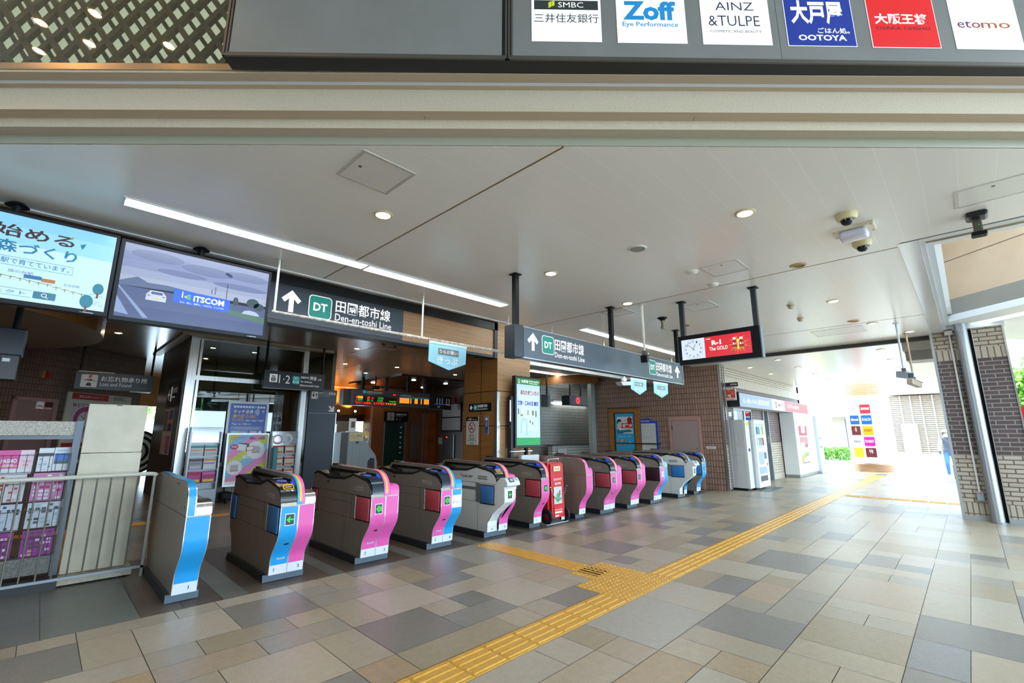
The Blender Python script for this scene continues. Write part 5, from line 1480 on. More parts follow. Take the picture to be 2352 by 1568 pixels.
for i, (x0, x1, z0, z1, c, cols, lab) in enumerate((
    (-.225, -.035, .825, 1.095, '#dfe0e2', ['#d8c0c0', '#cfd4da', '#d05a50', '#e8e8ea', '#e0e2e4'], 'pale timetable leaflet in the second row, left pocket'),
    (.012, .248, .82, 1.10, '#d98ac0', ['#e8eaee', '#b9327c', '#f0f0f2', '#d9dce4', '#c23a48'], 'magenta edged leaflet in the second row, right pocket'),
    (-.20, -.025, .555, .81, '#c9d3de', ['#b4c0cc', '#3f4650', '#d4dae2', '#c8d2dc'], 'grey blue leaflet in the third row, left pocket'),
    (.012, .256, .56, .81, '#ccd4dd', ['#b4c0cc', '#2f343c', '#d4dae2', '#4a525c', '#dfe4ea'], 'grey photo leaflet in the third row, right pocket'),
    (-.19, -.045, .295, .545, '#8c1f86', ['#d9c09a', '#5c2a2a', '#e8d8e0', '#7a1f74'], 'purple menu leaflet in the bottom row, left pocket'),
    (.015, .24, .29, .545, '#9a2290', ['#caa27a', '#5a3028', '#e6d6de', '#3c4030', '#8c1f86'], 'purple menu leaflet in the bottom row, right pocket'),
    (-.56, -.30, 1.11, 1.33, '#e6d2da', ['#d0609c', '#e8e8ea', '#d8d8e0'], 'pale pink leaflet at the left edge of the picture'))):
    leaflet(lab, x0, x1, z0, z1, (lambda i_, cols_: lambda mb, a, b, cc, d, z: grid(mb, a + .01, b - .01, cc + .01, d - .01, z, cols_, 5, 7, i_))(i, cols), 6.83, c)

t = thing('folding_partition', 'cream folded partition panel standing on a white steel base behind the railing', 'partition', (.6, 6.85, 0))
CRE = speck_mat('cream_panel', '#d9cfb8', '#d0c5ac', 5, .5)
mb = MB(CRE); mb.box(.33, .845, 6.79, 6.83, .09, 1.29); mb.build('lower_leaf', t, bevel=.006)
mb = MB(CRE); mb.box(.33, .84, 6.788, 6.832, 1.294, 1.818); mb.build('upper_leaf', t, bevel=.006)
mb = MB(speck_mat('rusty_white_steel', '#cfc6b2', '#b8a88c', 14, .5)); mb.box(.31, .90, 6.66, 6.95, .012, .085); mb.build('base', t, bevel=.005)
mb = MB(BLACK); mb.cyl((.36, 6.70, 0), (.36, 6.70, .03), .02, 8); mb.cyl((.85, 6.70, 0), (.85, 6.70, .03), .02, 8); mb.build('feet', t)
mb = MB(M('#5a4a34', .5)); mb.box(.56, .61, 6.786, 6.79, 1.803, 1.813); mb.build('latch', t)

t = thing('hanging_equipment_box', 'dark box hung from a ceiling post at the left edge below the television', 'equipment', (-.5, 7.1, 2.04))
mb = MB(M('#2c3138', .4)); mb.rbox(-.72, -.25, 7.0, 7.25, 2.30, 2.585, .012); mb.build('upper_case', t)
mb = MB(M('#3c3a38', .45)); mb.box(-.72, -.27, 7.0, 7.22, 2.05, 2.296); mb.use(SEAM).box(-.40, -.395, 6.996, 7.0, 2.05, 2.29); mb.use(M('#cfd6da', .4)).box(-.385, -.33, 6.995, 7.0, 2.23, 2.265); mb.build('lower_case', t)
mb = MB(BLACK); mb.cyl((-.34, 7.12, 2.58), (-.34, 7.12, HI), .03, 12); mb.build('post', t)

# ================================================================== DIAGONAL WALL AT THE LEFT
def wl(u, z, n=0.0): return tuple(RIGHT * (-11.15 + n) + fh * u + Vector((0, 0, z)))
WLT = WL
DPK = M('#7d6562', .5); DPK2 = M('#8a706c', .45)
mb = MB(DPK2, WLT); mb.box(10.20, 10.29, 0, 2.32, 0, .05); mb.box(11.14, 11.24, 0, 2.32, 0, .05); mb.box(10.20, 11.24, 2.24, 2.32, 0, .05); d3 = S('door_1', mb)
mb = MB(DPK, WLT); mb.box(10.29, 11.14, 0, 2.24, 0, .02); mb.build('leaf', d3)
mb = MB(M('#b9b4ae', .3, .8), WLT); mb.box(11.04, 11.10, .95, 1.08, .02, .05); mb.build('handle', d3)
mb = MB(WHITE, WLT); mb.rect(10.74, 10.93, 2.07, 2.245, .022, M('#c4cfc8', .5)); mb.use(M('#e4e8ea', .5)).disc(10.835, 2.165, .08, .023, 20); mb.rect(10.78, 10.89, 2.12, 2.15, .024, M('#b85a5a', .5)); mb.rect(10.74, 10.93, 2.07, 2.09, .024, WHITE)
mb.rect(10.95, 11.13, 2.07, 2.245, .022, M('#4a1c24', .5)); mb.rect(10.95, 11.13, 2.07, 2.11, .023, M('#c8a0aa', .5))
tag(mb.build('door_stickers'), 'pair of small stickers high on the dark pink door at the far left', 'sticker')
t = thing('alarm_lamp', 'red alarm lamp on the brown tiles above the far left door', 'lamp', wl(10.77, 2.8, .05))
mb = MB(M('#8d7040', .4), WLT); mb.box(10.69, 10.76, 2.79, 2.95, 0, .08); mb.build('base', t); mb = MB(M('#9a1c1c', .3), WLT); mb.box(10.76, 10.87, 2.80, 2.93, 0, .11); mb.build('lens', t)
t = thing('notice_board', 'poster board with red header strip on the diagonal tiled wall, partly behind the cream partition', 'notice board', wl(12.4, 1.17, .05))
mb = MB(M('#c9c4ae', .4), WLT); mb.box(11.46, 13.38, 1.15, 2.53, 0, .04); mb.build('frame', t)
mb = MB(M('#a81c20', .4), WLT); mb.rect(11.56, 12.62, 2.36, 2.52, .042, M('#a81c20', .4)); mb.rect(12.62, 13.36, 2.37, 2.52, .042, M('#b9b8b0', .5)); mb.text('東急お知らせボード', 11.75, 12.45, 2.40, 2.47, .044, M('#e6c8c0', .5)); 
for i, w in enumerate((.4, .3, .35, .45)): mb.rect(12.78, 12.78 + w, 2.485 - .026 * i, 2.495 - .026 * i, .044, INK)
mb.rect(11.5, 13.35, 1.17, 1.27, .042, M('#9c1c20', .4)); mb.build('header', t)
mb = MB(M('#c4bfbc', .5), WLT); mb.rect(11.56, 12.5, 1.29, 2.33, .042); mb.text('ゆとリズム通勤', 11.62, 12.46, 2.16, 2.27, .044, M('#a81c28', .5), .03)
mb.use(M('#b03a74', .5)).ring(12.0, 1.86, .19, .31, .043, 30, R(20), R(200)); mb.use(M('#8d8a8a', .5)).ring(12.0, 1.86, .19, .31, .043, 30, R(200), R(380)); mb.use(M('#d9d6d4', .5)).disc(12.0, 1.86, .19, .0435); mb.use(INK).line([(12.0, 1.86), (12.0, 2.04)], .015, .045).line([(12.0, 1.86), (11.88, 1.95)], .018, .045)
mb.use(M('#b8323a', .5)).disc(12.32, 2.02, .10, .044); 
for i in range(5): mb.rect(11.8, 12.42, 1.55 - .035 * i, 1.565 - .035 * i, .044, M('#b07a78', .5))
mb.text('お得に。', 11.6, 11.85, 1.34, 1.41, .044, M('#8a2420', .5), .02)
mb.build('poster', t)
mb = MB(M('#3a3432', .4), WLT); mb.box(11.86, 12.1, .72, .90, 0, .05); mb.use(M('#c9c9c4', .4)).box(11.93, 12.03, .76, .86, .05, .06); tag(mb.build('wall_switch'), 'small black framed switch plate low on the diagonal tiled wall', 'switch')

t = thing('lost_property_sign', 'hanging dark sign box reading Lost and Found with umbrella pictogram', 'sign', (1.13, 15.1, 2.55))
mb = MB(M('#222a33', .4)); mb.box(.40, 1.88, 15.05, 15.25, 2.555, 2.97); mb.use(M('#cfd0b0', .4)).box(1.45, 1.86, 15.06, 15.24, 2.535, 2.555).box(.44, 1.1, 15.05, 15.25, 2.97, 2.985); mb.build('casing', t)
mb = MB(TXT, fy(0, 15.048, 0)); mb.rrect(.50, .80, 2.60, 2.905, .02, .001, M('#c9cdd0', .5)); mb.text('?', .62, .70, 2.82, 2.895, .002, M('#b3202a', .5), .05)
mb.use(INK).poly([(.53, 2.77), (.70, 2.80), (.70, 2.755)], .002).ring(.755, 2.765, .016, .024, .002, 14, R(180), R(360)); mb.rect(.69, .74, 2.765, 2.775, .002, INK); mb.poly([(.60, 2.63), (.70, 2.63), (.685, 2.70), (.615, 2.70)], .002); mb.ring(.65, 2.70, .018, .026, .002, 12, 0, PI)
mb.text('お忘れ物承り所', .86, 1.76, 2.76, 2.89, .002, M('#d4d8da', .5, emit=.3)); mb.text('Lost and Found', .855, 1.45, 2.645, 2.735, .002, M('#c4c8ca', .5, emit=.3)); mb.build('lettering', t)
for x in (.47, 1.84):
    mb = MB(BLACK); mb.cyl((x, 15.15, 2.97), (x, 15.15, HI), .025, 10); mb.build('post', t)

# round soffit with timber edge (upper left)
mb = MB(ceil_mat('oval_soffit', '#a59c8e', '#ada496', '#8a8276', .1, .4))
ring_ = [(-1.5 + 2.15 * math.cos(2 * PI * k / 64), 12.8 + 2.75 * math.sin(2 * PI * k / 64)) for k in range(64)]
mb.add([(p[0], p[1], 3.44) for p in ring_], [tuple(range(64))])
mb.use(wood_mat('soffit_edge_wood', '#7a5a34', '#8d6a40', '#9a764a', 1, 0)).add([(p[0], p[1], z) for z in (3.43, HI) for p in ring_], [(i, (i + 1) % 64, 64 + (i + 1) % 64, 64 + i) for i in range(64)])
S('ceiling_oval_soffit', mb)

# ================================================================== STATION OFFICE BEHIND GLASS
KX0, KX1, KY = 2.12, 4.78, 12.4
mb = MB(tile_mat('office_base_tile', '#8d8a82', '#85827a', '#4a4842', .1, .16, .006, 1, 0, .35, 0.0)); mb.box(KX0, 5.6, KY, KY + .1, 0, .78); S('wall_office_base', mb)
ow = MB(STEEL); 
ow.box(KX0, KX0 + .17, KY - .06, KY + .08, 0, HI); ow.box(KX1 - .13, KX1, KY - .06, KY + .08, 0, HI)
ow.box(KX0 + .2, KX0 + .25, KY - .03, KY + .06, .78, HI - .02); ow.box(KX0 + .17, KX1 - .13, KY - .04, KY + .06, 2.70, 2.80); ow.box(KX0 + .17, KX1 - .13, KY - .04, KY + .06, HI - .09, HI - .02); ow.box(KX0 + .17, KX1 - .13, KY - .06, KY + .08, .76, .84)
w2 = S('window_2', ow)
OG = glass_mat('office_glass', '#93a6a6', .10)
mb = MB(OG); mb.box(KX0 + .25, KX1 - .13, KY, KY + .012, 2.80, HI - .09); mb.build('pane', w2); mb = MB(OG); mb.box(KX0 + .25, KX1 - .13, KY, KY + .012, .84, 2.70); mb.build('pane', w2)
mb = MB(M('#c9c0ae', .5)); mb.box(KX0 - .12, KX1 + .6, KY - .22, KY - .06, HI - .06, HI); mb.box(KX0 - .2, KX0 - .02, KY - .2, 16.2, HI - .06, HI); S('trim_office_head', mb)
# side of the office with posters
ow = MB(steel_mat('office_side_steel', '#57534e', '#4a4642', .3)); ow.box(KX0 - .02, KX0 + .03, KY + .08, 15.6, 0, HI); S('wall_office_side', ow)
sd = frame((KX0 - .025, 15.6, 0), (0, -1, 0), (0, 0, 1))
t = thing('office_side_sign', 'black direction sign on the dark steel side of the glazed station office', 'sign', (KX0 - .03, 13.8, 2.13))
mb = MB(BLACK, sd); mb.box(1.5, 2.85, 2.13, 2.72, 0, .015); mb.build('board', t)
mb = MB(M('#c9c9c4', .5, emit=.2), sd); mb.arrow(1.62, 2.42, .26, 180, .05, None, .017); mb.rrect(1.95, 2.15, 2.25, 2.60, .03, .017); mb.text('のりば', 2.22, 2.7, 2.43, 2.56, .017); mb.rect(2.22, 2.5, 2.32, 2.36, .017); mb.build('lettering', t)
for i, (a, b, c1, c2, lab) in enumerate(((1.55, 2.05, '#6a5a50', '#c8b4b8', 'tall poster of flowers on the office side, the left of two'), (2.10, 2.60, '#2d4f8c', '#b06a9c', 'tall poster of a sunset over purple flowers on the office side, the right of two'))):
    mb = MB(M('#c9c6c0', .5), sd); mb.box(a, b, 1.02, 2.06, 0, .008); mb.rect(a + .02, b - .02, 1.55, 2.04, .010, M(c1, .5)); mb.rect(a + .02, b - .02, 1.04, 1.45, .010, M(c2, .5))
    if i: mb.rect(a + .02, b - .02, 1.72, 1.82, .011, M('#e07a30', .5)); mb.rect(a + .02, b - .02, 1.55, 1.72, .011, M('#1c1c34', .5))
    tag(mb.build('poster'), lab, 'poster', 'posters on the office side')
# inside of the office
mb = MB(M('#8d948e', .6)); mb.box(KX0 + .05, 5.6, 15.5, 15.6, 0, 1.0); mb.box(3.35, 4.70, 15.5, 15.6, 1.0, 2.5); mb.box(5.2, 5.6, 15.5, 15.6, 1.0, 2.5); mb.box(KX0 + .05, 5.6, 15.5, 15.6, 2.5, HI); S('wall_office_back', mb)
mb = MB(M('#3b4a46', .5)); mb.box(5.5, 5.6, KY + .1, 15.6, 0, HI); S('wall_office_right', mb)
t = thing('counter', 'pale green counter cabinet inside the glazed station office', 'counter', (3.4, 13.4, 0))
mb = MB(M('#9fb0a6', .5)); mb.box(2.5, 4.4, 13.2, 13.8, 0, 1.0); mb.build('body', t); mb = MB(M('#d0d4cc', .4)); mb.box(2.46, 4.44, 13.15, 13.85, 1.0, 1.04); mb.build('top', t)
t = thing('cabinet', 'tall pale green cabinet inside the office behind the glass', 'cabinet', (3.15, 14.6, 0))
mb = MB(M('#b4c4b8', .5)); mb.box(2.98, 3.42, 14.4, 14.8, 0, 2.1); mb.build('body', t); mb = MB(M('#5a625c', .5)); mb.box(3.19, 3.20, 14.395, 14.4, .1, 2.0); mb.build('door_gap', t)
t = thing('arrow_sign', 'dark sign with a white left arrow hanging inside the office glass', 'sign', (2.75, 12.9, 2.0))
mb = MB(M('#2c3434', .4)); mb.box(2.62, 2.98, 12.9, 12.95, 2.02, 2.42); mb.build('board', t); mb = MB(WHITE, fy(0, 12.898, 0)); mb.arrow(2.68, 2.20, .22, 180, .04, M('#d9dcd9', .5, emit=.3), .001); mb.build('lettering', t); mb = MB(BLACK); mb.cyl((2.8, 12.92, 2.42), (2.8, 12.92, HI), .02, 8); mb.build('post', t)
for x in (2.9, 3.9):
    downlight(x, 14.0, HI, 'small downlight inside the glazed station office', G2)

# blue poster in the office window
t = thing('window_poster', 'blue tap to ride poster with white and orange lettering in the office window', 'poster', (3.45, 12.33, 1.3))
mb = MB(M('#cfd9e4', .3)); mb.box(3.01, 3.90, 12.335, 12.34, .84, 2.25); mb.build('sleeve', t)
mb = MB(M('#1d4fae', .35), fy(0, 12.333, 0)); mb.rect(3.06, 3.85, 1.30, 2.20, .001)
for i in range(11): mb.rrect(3.13 + .063 * i, 3.18 + .063 * i, 2.10, 2.15, .006, .002, M('#58c8e0', .4) if i == 7 else WHITE)
OR = M('#e9a63a', .4); mb.text('タッチ決済', 3.13, 3.56, 1.97, 2.06, .002, WHITE, .02); mb.text('で', 3.74, 3.81, 1.99, 2.05, .002, WHITE, .02)
for k in range(4): mb.use(WHITE).ring(3.56, 2.01, .03 + .03 * k, .042 + .03 * k, .002, 12, R(-40), R(40))
mb.text('乗り降りOK!', 3.13, 3.62, 1.86, 1.95, .002, OR, .03); mb.text('Pay fares', 3.12, 3.38, 1.775, 1.84, .002, OR, .01); mb.text('the easy way!', 3.41, 3.80, 1.775, 1.83, .002, WHITE, .01); mb.text('Tap to ride', 3.12, 3.46, 1.69, 1.745, .002, WHITE, .01); mb.use(WHITE).ring(3.50, 1.715, .012, .018, .002, 14)
mb.rrect(3.12, 3.78, 1.585, 1.655, .03, .002, WHITE); mb.rrect(3.126, 3.774, 1.591, 1.649, .028, .0025, M('#1d4fae', .35)); mb.rect(3.16, 3.73, 1.613, 1.628, .003, M('#c9d4ea', .4))
mb.rect(3.12, 3.30, 1.38, 1.56, .002, M('#b9c6dc', .4)); mb.rect(3.30, 3.48, 1.38, 1.56, .002, M('#a8b4cc', .4)); mb.rect(3.52, 3.68, 1.38, 1.56, .002, M('#c8b8c4', .4)); mb.use(M('#e4e8ee', .4)).disc(3.75, 1.52, .04, .002).disc(3.75, 1.42, .04, .002)
mb.build('print', t)

# standing poster frame (kept plain where the original shows a mascot)
t = thing('poster_stand', 'white framed colourful striped poster stand on black castor base by the office', 'poster stand', (3.45, 11.9, 0))
mb = MB(M('#e9eef2', .3, .2)); mb.T = frame((0, 12.0, 0), (1, 0, 0), (0, .06, 1))
mb.box(2.99, 3.89, .33, .37, 0, .03); mb.box(2.99, 3.89, 1.47, 1.51, 0, .03); mb.box(2.99, 3.03, .37, 1.47, 0, .03); mb.box(3.85, 3.89, .37, 1.47, 0, .03); mb.build('frame', t)
mb = MB(M('#7fc0e6', .4)); mb.T = frame((0, 11.985, 0), (1, 0, 0), (0, .06, 1)); a0, a1, b0, b1 = 3.03, 3.85, .37, 1.47
mb.rect(a0, a1, b0, b1, 0)
def band(c, p0, p1):
    pts = []
    # diagonal band clipped to the print: lines u + v = const
    def clip(s0, s1):
        P = [(a0, b0), (a1, b0), (a1, b1), (a0, b1)]
        for sgn, s in ((1, s1), (-1, s0)):
            out = []
            for i in range(len(P)):
                A, B = P[i], P[(i + 1) % len(P)]
                fa, fb = sgn * (A[1] - .75 * A[0] - s), sgn * (B[1] - .75 * B[0] - s)
                if fa <= 0: out.append(A)
                if fa * fb < 0:
                    q = fa / (fa - fb); out.append((A[0] + (B[0] - A[0]) * q, A[1] + (B[1] - A[1]) * q))
            P = out
            if not P: break
        return P
    P = clip(p0, p1)
    if len(P) > 2: mb.use(M(c, .4)).poly(P, .001)
q = -2.6
for c in ['#e58cc0', '#7fc0e6', '#c6cf2c'] * 4:
    band(c, q, q + .20); q += .20
mb.use(M('#eef0f0', .5)).disc(3.62, 1.12, .20, .002).disc(3.20, .74, .16, .002)
mb.use(M('#d83a6a', .5)).disc(3.16, 1.20, .085, .003, 20, .06); mb.text('新登場', 3.11, 3.21, 1.185, 1.22, .004, WHITE, .02)
for s, x0, x1, c in (('e', 3.46, 3.54, '#d83a3a'), ('k', 3.54, 3.61, '#2f7fd0'), ('i', 3.62, 3.645, '#e0a02c'), ('d', 3.65, 3.73, '#d85a3a'), ('s', 3.73, 3.80, '#2f8fd0')): mb.text(s, x0, x1, 1.36, 1.43, .003, M(c, .5), .05)
mb.text('エキッズ', 3.54, 3.70, 1.31, 1.34, .003, WHITE, .01); mb.text('お子様の改札通過を', 3.08, 3.40, 1.40, 1.43, .003, M('#c83a7a', .5), .01); mb.text('みまもりサービス', 3.08, 3.36, 1.355, 1.385, .003, M('#c83a7a', .5), .01)
mb.use(M('#e4e6e8', .4)).poly([(3.22, 1.13), (3.40, 1.10), (3.42, 1.24), (3.25, 1.27)], .003); mb.use(M('#2c2e34', .4)).poly([(3.40, 1.10), (3.46, 1.14), (3.47, 1.27), (3.25, 1.29), (3.25, 1.27), (3.42, 1.24)], .003)
mb.use(M('#c83a4a', .5)).poly([(3.42, 1.09), (3.58, 1.13), (3.56, 1.23), (3.40, 1.19)], .0045); mb.use(WHITE).poly([(3.435, 1.105), (3.565, 1.14), (3.55, 1.215), (3.415, 1.18)], .005)
mb.use(WHITE).poly([(3.34, .93), (3.53, .95), (3.54, 1.02), (3.36, 1.0)], .003); mb.text('メールでお知らせ!', 3.37, 3.52, .955, .98, .004, INK, .01)
mb.use(M('#b9bcc0', .5)).poly([(3.54, 1.06), (3.70, 1.06), (3.72, 1.16), (3.66, 1.22), (3.58, 1.22), (3.52, 1.16)], .003).poly([(3.12, .66), (3.28, .66), (3.28, .80), (3.12, .80)], .003)
mb.rect(3.54, 3.70, 1.06, 1.075, .004, M('#c83a3a', .5)); mb.rect(3.12, 3.28, .66, .675, .004, M('#c83a3a', .5)); mb.rect(a0, a1, b0, b0 + .07, .004, WHITE)
mb.build('print', t)
mb = MB(BLACK); mb.tube([(3.05, 12.06, .36), (3.05, 12.0, .12), (3.05, 11.8, .06)], .02); mb.tube([(3.82, 12.06, .36), (3.82, 12.0, .12), (3.82, 11.8, .06)], .02); mb.lathe([(.05, -.02), (.05, .02)], (3.05, 11.8, .05), 0, 14); mb.lathe([(.05, -.02), (.05, .02)], (3.82, 11.8, .05), 0, 14); mb.rbox(2.98, 3.2, 11.9, 12.2, .04, .22, .03); mb.rbox(3.7, 3.9, 11.9, 12.2, .04, .2, .03); mb.build('castor_base', t)

def rack(label, x0, x1, y, ztop, seed, shown):
    t = thing('pamphlet_rack', label, 'rack', ((x0 + x1) / 2, y, 0), 'pamphlet racks before the office')
    mb = MB(M('#9aa0a4', .35, .5)); mb.box(x0, x0 + .03, y - .08, y + .12, .0, ztop - .1); mb.box(x1 - .03, x1, y - .08, y + .12, 0, ztop - .1); mb.box(x0, x1, y + .10, y + .12, .15, ztop); mb.box(x0 + .02, x1 - .02, y - .10, y + .12, 0, .32); mb.build('frame', t)
    mb = MB(M('#8f9498', .3, .5))
    for k in range(4): z = .45 + .28 * k; mb.box(x0 + .03, x1 - .03, y - .075, y + .10, z, z + .012)
    mb.build('shelves', t)
    mb = MB(glass_mat('plastic_cover_' + str(seed), '#dde8ee', .22, .35, '#cfdbe2', .12)); mb.T = frame((0, y - .06, 0), (1, 0, 0), (0, .05, 1)); mb.box(x0 + .02, x1 + .02, ztop - .33, ztop, 0, .006); mb.build('plastic_cover', t)
    mb = MB(M('#c9ccd0', .5)); mb.T = frame((0, y - .03, 0), (1, 0, 0), (0, .05, 1)); mb.rect(x0 + .04, x1 - .02, ztop - .32, ztop - .02, 0, M(shown, .5)); mb.text('おしらせ', x0 + .06, x0 + .24, ztop - .26, ztop - .22, .001, M('#9a5a62', .5)); mb.use(M('#c8d6d0', .5)).disc(x1 - .2, ztop - .16, .12, .001, 24, .09); mb.build('header_poster', t)
    return t
def pamphlet(label, x0, x1, y, z0, z1, cols, seed, grp):
    mb = MB(M(cols[0], .5)); mb.T = frame((0, y, 0), (1, 0, 0), (0, .08, 1)); mb.box(x0, x1, z0, z1, 0, .012); rr = random.Random(seed)
    h = z1 - z0
    mb.rect(x0, x1, z1 - h * .28, z1 - h * .1, .0132, M(cols[1], .5)); mb.rect(x0 + .01, x1 - .03, z1 - h * .55, z1 - h * .42, .0132, M(cols[2], .5)); mb.rect(x0 + .02, x1 - .02, z0 + h * .08, z0 + h * .3, .0132, M(cols[3], .5))
    return tag(mb.build('pamphlet'), label, 'pamphlet', grp)
rack('grey pamphlet rack with creased plastic cover at the left corner of the office', 2.26, 2.86, 11.95, 1.64, 1, '#b9c4cc')
gp = 'pamphlets in the left office rack'
cs = [['#e4dcd8', '#d0707c', '#d8d0d0', '#c9c9c6'], ['#b9bcc0', '#a84a5a', '#a8acb0', '#c4a8b0'], ['#d8dcd8', '#2fa0a0', '#e0b08c', '#c2c6cc'], ['#d8dcd8', '#2fa0a0', '#d86a5a', '#c2c6cc'], ['#a8a8b0', '#5a4038', '#8c8c98', '#c9ccd4'], ['#e0e4ea', '#c8a83a', '#d06a9c', '#e8e8ee'], ['#c03a8c', '#c8182c', '#c050a0', '#e0d43a'], ['#c03a8c', '#d870b0', '#b02a7c', '#e0d43a']]
k = 0
for r_, z in enumerate((1.32, 1.04, .76, .48)):
    for cix, (a, b) in enumerate(((2.31, 2.545), (2.57, 2.81))):
        pamphlet('%s pamphlet on the %s shelf of the left office rack, %s side' % (['red headed', 'grey red', 'teal banded', 'teal topped', 'brown', 'yellow pink', 'crimson topped', 'magenta'][k], ['top', 'second', 'third', 'bottom'][r_], ['left', 'right'][cix]), a, b, 11.875, z - .015, z + .22, cs[k], k, gp); k += 1
rack('pamphlet rack with a round pattern cover beside the right office post', 3.90, 4.50, 11.95, 1.55, 2, '#b0788c')
mb = MB(M('#c9d4d2', .4), frame((0, 11.88, 0), (1, 0, 0), (0, .05, 1))); mb.ring(4.27, 1.37, .07, .13, .002, 24); mb.use(M('#d89aa8', .4)).ring(4.05, 1.36, .08, .12, .002, 24)
tag(mb.build('cover_print'), 'ring patterned print under the plastic of the right pamphlet rack', 'print')
k = 0
for r_, z in enumerate((1.025, .745, .465)):
    for cix, (a, b) in enumerate(((3.98, 4.20), (4.24, 4.46))):
        pamphlet('orange %s pamphlet, %s row of the right office rack, %s side' % (['striped', 'photo', 'lettered', 'amber', 'brown', 'rust'][k], ['top', 'middle', 'bottom'][r_], ['left', 'right'][cix]), a, b, 11.87, z, z + .21, [['#e0d4c8', '#b8522c', '#d8b090', '#c8763a'], ['#d8ccc0', '#c46a34', '#e8e0d8', '#b06030']][(k + r_) % 2], k + 20, 'pamphlets in the right office rack'); k += 1
t = tag(MB(M('#1f7a80', .4)).rbox(3.86, 3.965, 11.60, 11.75, 0, 1.18, .02).build('teal_case'), 'teal case standing between the poster stand and right pamphlet rack', 'case')

# fare adjustment sign column and machine
t = thing('fare_sign_column', 'dark blue sign column with white arrow pointing down right beside the office', 'sign', (5.2, 12.3, 0))
mb = MB(M('#2a3442', .4)); mb.box(4.84, 5.58, 12.27, 12.35, 0, 2.66); mb.use(M('#8a9098', .4)).box(4.84, 5.58, 12.262, 12.27, 2.02, 2.03); mb.build('board', t)
mb = MB(M('#c9ccd0', .3, .5)); mb.box(5.575, 5.60, 12.25, 12.36, 0, 2.05); mb.build('edge', t)
mb = MB(TXT, fy(0, 12.268, 0)); mb.rrect(4.89, 5.06, 2.40, 2.60, .01, .002, M('#d9dcde', .5, emit=.2)); mb.rect(4.92, 4.97, 2.46, 2.52, .003, INK); mb.rect(5.0, 5.04, 2.48, 2.55, .003, INK); mb.use(INK).disc(4.945, 2.55, .018, .003).disc(5.02, 2.44, .018, .003)
mb.text('のりこし精算機', 5.09, 5.54, 2.52, 2.60, .002, M('#d4d8da', .5, emit=.3)); mb.text('Fare Adjustment', 5.09, 5.40, 2.465, 2.50, .002, M('#aab0b6', .5, emit=.2)); mb.arrow(5.53, 2.08, .20, -45, .045, M('#d9dcde', .5, emit=.3), .002, .5); mb.build('lettering', t)
t = thing('fare_adjustment_machine', 'pale grey fare adjustment machine with yellow plate and sloping console', 'ticket machine', (7.2, 14.6, 0))
MG = M('#8f9aa0', .45); pr = [(0, 0), (1.02, 0), (1.05, .55), (.98, .80), (.55, 1.30), (.46, 1.55), (0, 1.55)]
mb = MB(MG); mb.prism([(6.84 + x, z) for x, z in pr], 1, 14.0, 14.6); mb.use(M('#4a4a48', .5)).box(6.60, 6.84, 14.0, 14.6, 0, 1.53); b_ = mb.build('body', t)
mb = MB(M('#6f787e', .5)); mb.box(7.0, 7.003, 13.997, 14.0, .05, 1.2); mb.box(7.25, 7.253, 13.997, 14.0, .05, 1.2); mb.box(6.9, 7.8, 13.997, 14.0, .72, .724); mb.box(6.95, 7.3, 13.997, 14.0, 1.18, 1.184); mb.use(M('#3a4046', .5)).box(7.10, 7.2, 13.995, 14.0, 1.19, 1.26); mb.build('panel_seams', b_)
mb = MB(M('#d0c290', .5)); mb.box(6.86, 7.34, 13.985, 14.0, 1.26, 1.53); mb.T = fy(0, 13.984, 0); mb.text('のりこし精算機', 6.90, 7.28, 1.39, 1.46, .001, M('#4a4638', .5)); mb.text('Fare Adjustment', 6.90, 7.18, 1.34, 1.37, .001, M('#6a6450', .5)); mb.build('name_plate', t)
mb = MB(M('#2a1e1a', .5)); mb.prism([(7.55, .30), (7.55, .62), (7.64, .72), (7.78, .70), (7.80, .30)], 1, 13.99, 14.0); mb.build('knee_recess', t)
t = thing('desk_sign', 'small white notice standing on top of the fare adjustment machine', 'notice', (7.1, 14.3, 1.55))
mb = MB(M('#d9dcd6', .5)); mb.box(6.98, 7.20, 14.25, 14.30, 1.56, 1.98); mb.box(6.92, 7.26, 14.15, 14.4, 1.551, 1.575); mb.use(M('#5a4a40', .5)).box(7.03, 7.16, 14.248, 14.25, 1.68, 1.88); mb.build('card', t)

